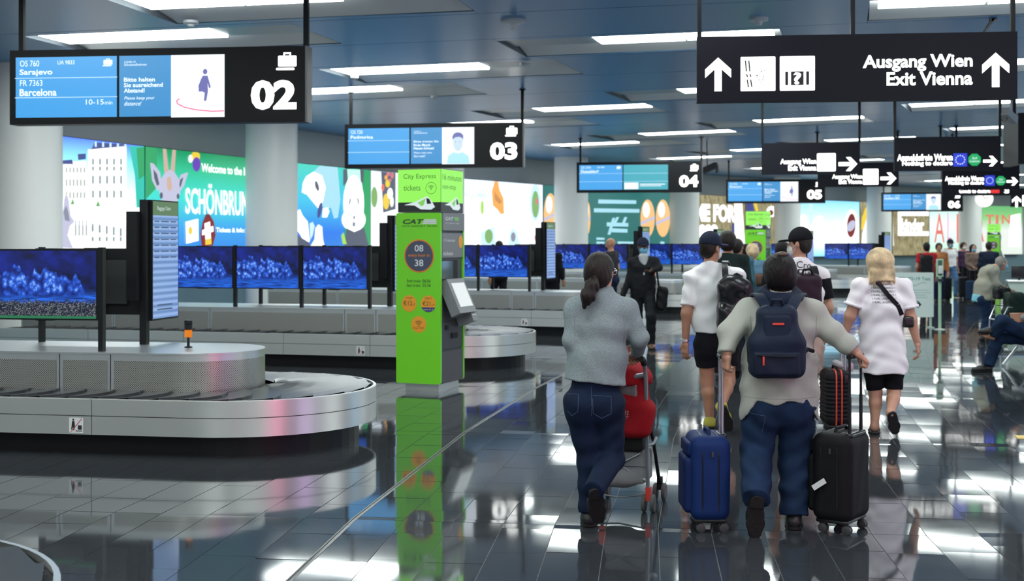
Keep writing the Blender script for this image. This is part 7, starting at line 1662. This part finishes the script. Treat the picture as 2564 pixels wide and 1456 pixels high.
tt('base_frame', [(-0.35,-0.25,0.14),(0.55,-0.25,0.14),(0.55,0.25,0.14),(-0.35,0.25,0.14),(-0.35,-0.25,0.14)], 0.018); tt('upright', [(0.5,-0.25,0.14),(0.45,-0.26,0.60),(0.55,-0.2,1.0),(0.55,0.2,1.0),(0.45,0.26,0.60),(0.5,0.25,0.14)], 0.018)
tt('upright', [(-0.30,-0.25,0.14),(-0.28,-0.25,0.42)], 0.012); tt('upright', [(-0.30,0.25,0.14),(-0.28,0.25,0.42)], 0.012)
for x, y in ((-0.3,-0.22),(-0.3,0.22),(0.5,-0.22),(0.5,0.22)): mb = MB(); mb.lathe([(0.0,-0.02),(0.065,-0.02),(0.065,0.02),(0.0,0.02)], 16, (x,y,0.065), axis='y'); part('wheel', mb, WHEELR, t, True)
rboxp('deck', (0.86,0.50,0.02), 0.006, M_STEEL, t, (0.1,0,0.155))
root, j = frame(2538, 20.9); t = thing('bag', 'dark green holdall on the luggage trolley', 'bag', root); S = Sdf(0.012); S.rbox(j(2540,762), (0.14,0.20,0.20), 0.09, None, 0.0); S.rbox(j(2530,790), (0.10,0.18,0.10), 0.06, None, 0.05); S.disp(folds(0.006)); spart('bag_body', S, GREENB, t); strap(t, [j(2518,765,-0.2), j(2512,735,-0.2), j(2522,712,-0.2), j(2532,735,-0.2)], GREENB, 0.010)
root, j = frame(2510, 21.4); t = thing('bag', 'black bag held by the bending man', 'bag', root); S = Sdf(0.012); S.rbox(j(2508,735), (0.11,0.14,0.095), 0.03, None, 0.0); S.disp(folds(0.004)); spart('bag_body', S, BNYL, t); strap(t, [j(2496,724), j(2506,716), j(2520,724)], BNYL, 0.010)
c = at(2552, 720, 26.0); t = thing('service_counter', 'pale service counter behind the bending man', 'counter', (c.x, c.y, 0), -0.3)
rboxp('counter_body', (0.9,0.5,0.86), 0.02, mat('pale green counter', (0.50,0.62,0.55), 0.4), t, (0.25,0,0.45)); rboxp('counter_top', (0.98,0.58,0.04), 0.01, M_STEEL, t, (0.25,0,0.90)); rboxp('screen_back', (0.30,0.04,0.26), 0.01, BTUBE, t, (0.0,0,1.08)); mb = MB(); mb.box((0,0,0.94), (0.05,0.05,0.05)); part('screen_foot', mb, BTUBE, t)
# ================================================================== THINGS ON THE CEILING AND WALL
def detector(px, py, label, r=0.09):
    Y = (CEIL-EYE)*FPX/(HY-py); c = at(px, py, Y); c.z = CEIL; t = thing('smoke_detector', label, 'smoke detector', c, 0, 'ceiling detectors')
    mb = MB(); mb.lathe([(0.0,-0.075*r/0.09),(0.035,-0.07*r/0.09),(0.05,-0.05),(r,-0.035),(r,0.0)], 24); part('head', mb, mat('off white detector', (0.55,0.60,0.64), 0.4), t, True); mb = MB(); mb.lathe([(0.045,-0.056),(0.052,-0.046),(0.045,-0.046)], 20); part('vent_ring', mb, BTUBE, t, True)
for px, py, r, lab in ((478,52,0.10,'white ceiling detector above the sign reading 02'), (1285,50,0.16,'wide white ceiling detector at the top centre'), (1900,45,0.12,'white ceiling detector above the big exit sign'), (1315,158,0.09,'small white ceiling detector above the sign reading 03'), (888,190,0.07,'small ceiling detector beside the sign 03 rod'), (1086,240,0.06,'small ceiling detector above the middle of sign 03')): detector(px, py, lab, r)
def cctv(label, p, yaw, post_top, m=M_BLACK, s=1.0):
    t = thing('security_camera', label, 'camera', p, yaw); mb = MB(); mb.box((0,0,0), (0.10*s,0.30*s,0.10*s), Matrix.Rotation(-0.35,3,'X')); part('body', mb, m, t); mb = MB(); mb.lathe([(0.0,0.0),(0.04*s,0.0),(0.04*s,0.03*s),(0.0,0.03*s)], 14, (0,-0.17*s,-0.055*s), axis='y'); part('lens', mb, BTUBE, t)
    mb = MB(); mb.tube([(0,0.05*s,0.04*s),(0,0.06*s,post_top-p.z)], 0.018, 8); part('bracket', mb, m, t)
cctv('black security camera hanging right of the sign reading 04', at(1777,421,37.0), 0.9, CEIL, M_BLACK, 1.6); cctv('grey security camera at the right edge by the black post', at(2528,291,19.4), -0.8, CEIL, mat('grey camera shell', (0.30,0.30,0.30), 0.4), 1.1)
c = at(2552,412,20.2); t = thing('hanging_display', 'black hanging display seen edge-on at the right edge', 'display', (c.x,c.y,0), -0.12); z0 = c.z; mb = MB(); mb.box((0,0.30,(z0+at(2552,285,20.2).z)/2), (0.11,0.9,at(2552,285,20.2).z-z0)); part('housing', mb, M_SIGN, t); mb = MB(); mb.box((0,0.30,(at(2552,285,20.2).z+CEIL)/2), (0.05,0.05,CEIL-at(2552,285,20.2).z)); part('pole', mb, M_SIGN, t)
c = at(2465,498,56.0); t = thing('wall_clock', 'round white hanging clock at the far right', 'clock', c); mb = MB(); mb.lathe([(0.0,-0.05),(0.38,-0.05),(0.39,-0.04),(0.39,0.05),(0.0,0.05)], 40, axis='y'); part('case', mb, emat('lit clock face', (1,1,0.97), 1.4), t, True)
mb = MB(); barf(mb, (0,0), (-0.12,0.20), 0.03, -0.056); part('clock_hand', mb, BTUBE, t); mb = MB(); barf(mb, (0,0), (0.17,0.06), 0.03, -0.0565); part('clock_hand', mb, BTUBE, t); mb = MB(); ringf(mb, 0, 0, 0.39, 0.02, -0.054, 40); part('bezel', mb, BTUBE, t); mb = MB(); mb.tube([(0,0,0.38),(0,0,CEIL-c.z)], 0.02, 8); part('rod', mb, BTUBE, t)
Y = (CEIL-EYE)*FPX/(HY-46); c = at(2475,46,Y); t = thing('ceiling_sensor', 'small dark folded sensor bracket on the ceiling above the exit sign', 'sensor', (c.x,c.y,CEIL)); mb = MB(); mb.box((0,0,-0.10), (0.03,0.05,0.28), Matrix.Rotation(0.55,3,'Y')); part('arm', mb, M_BLACK, t); mb = MB(); mb.box((-0.07,0,-0.21), (0.06,0.06,0.04)); part('head', mb, M_BLACK, t); mb = MB(); mb.box((0.06,0,-0.02), (0.09,0.05,0.04)); part('foot', mb, M_GREY, t)
# yellow floor mark near the right edge
c = onfloor(2556, 1096); mb = MB(); mb.box((0,0,0.0022), (0.14,0.20,0.003)); o = part('floor_mark', mb, mat('yellow floor vinyl', (0.75,0.52,0.08), 0.4), None, loc=(c.x+0.03,c.y,0.0), rotz=-0.2); tag(o, 'small yellow vinyl strip on the floor at the right edge', 'floor marking')
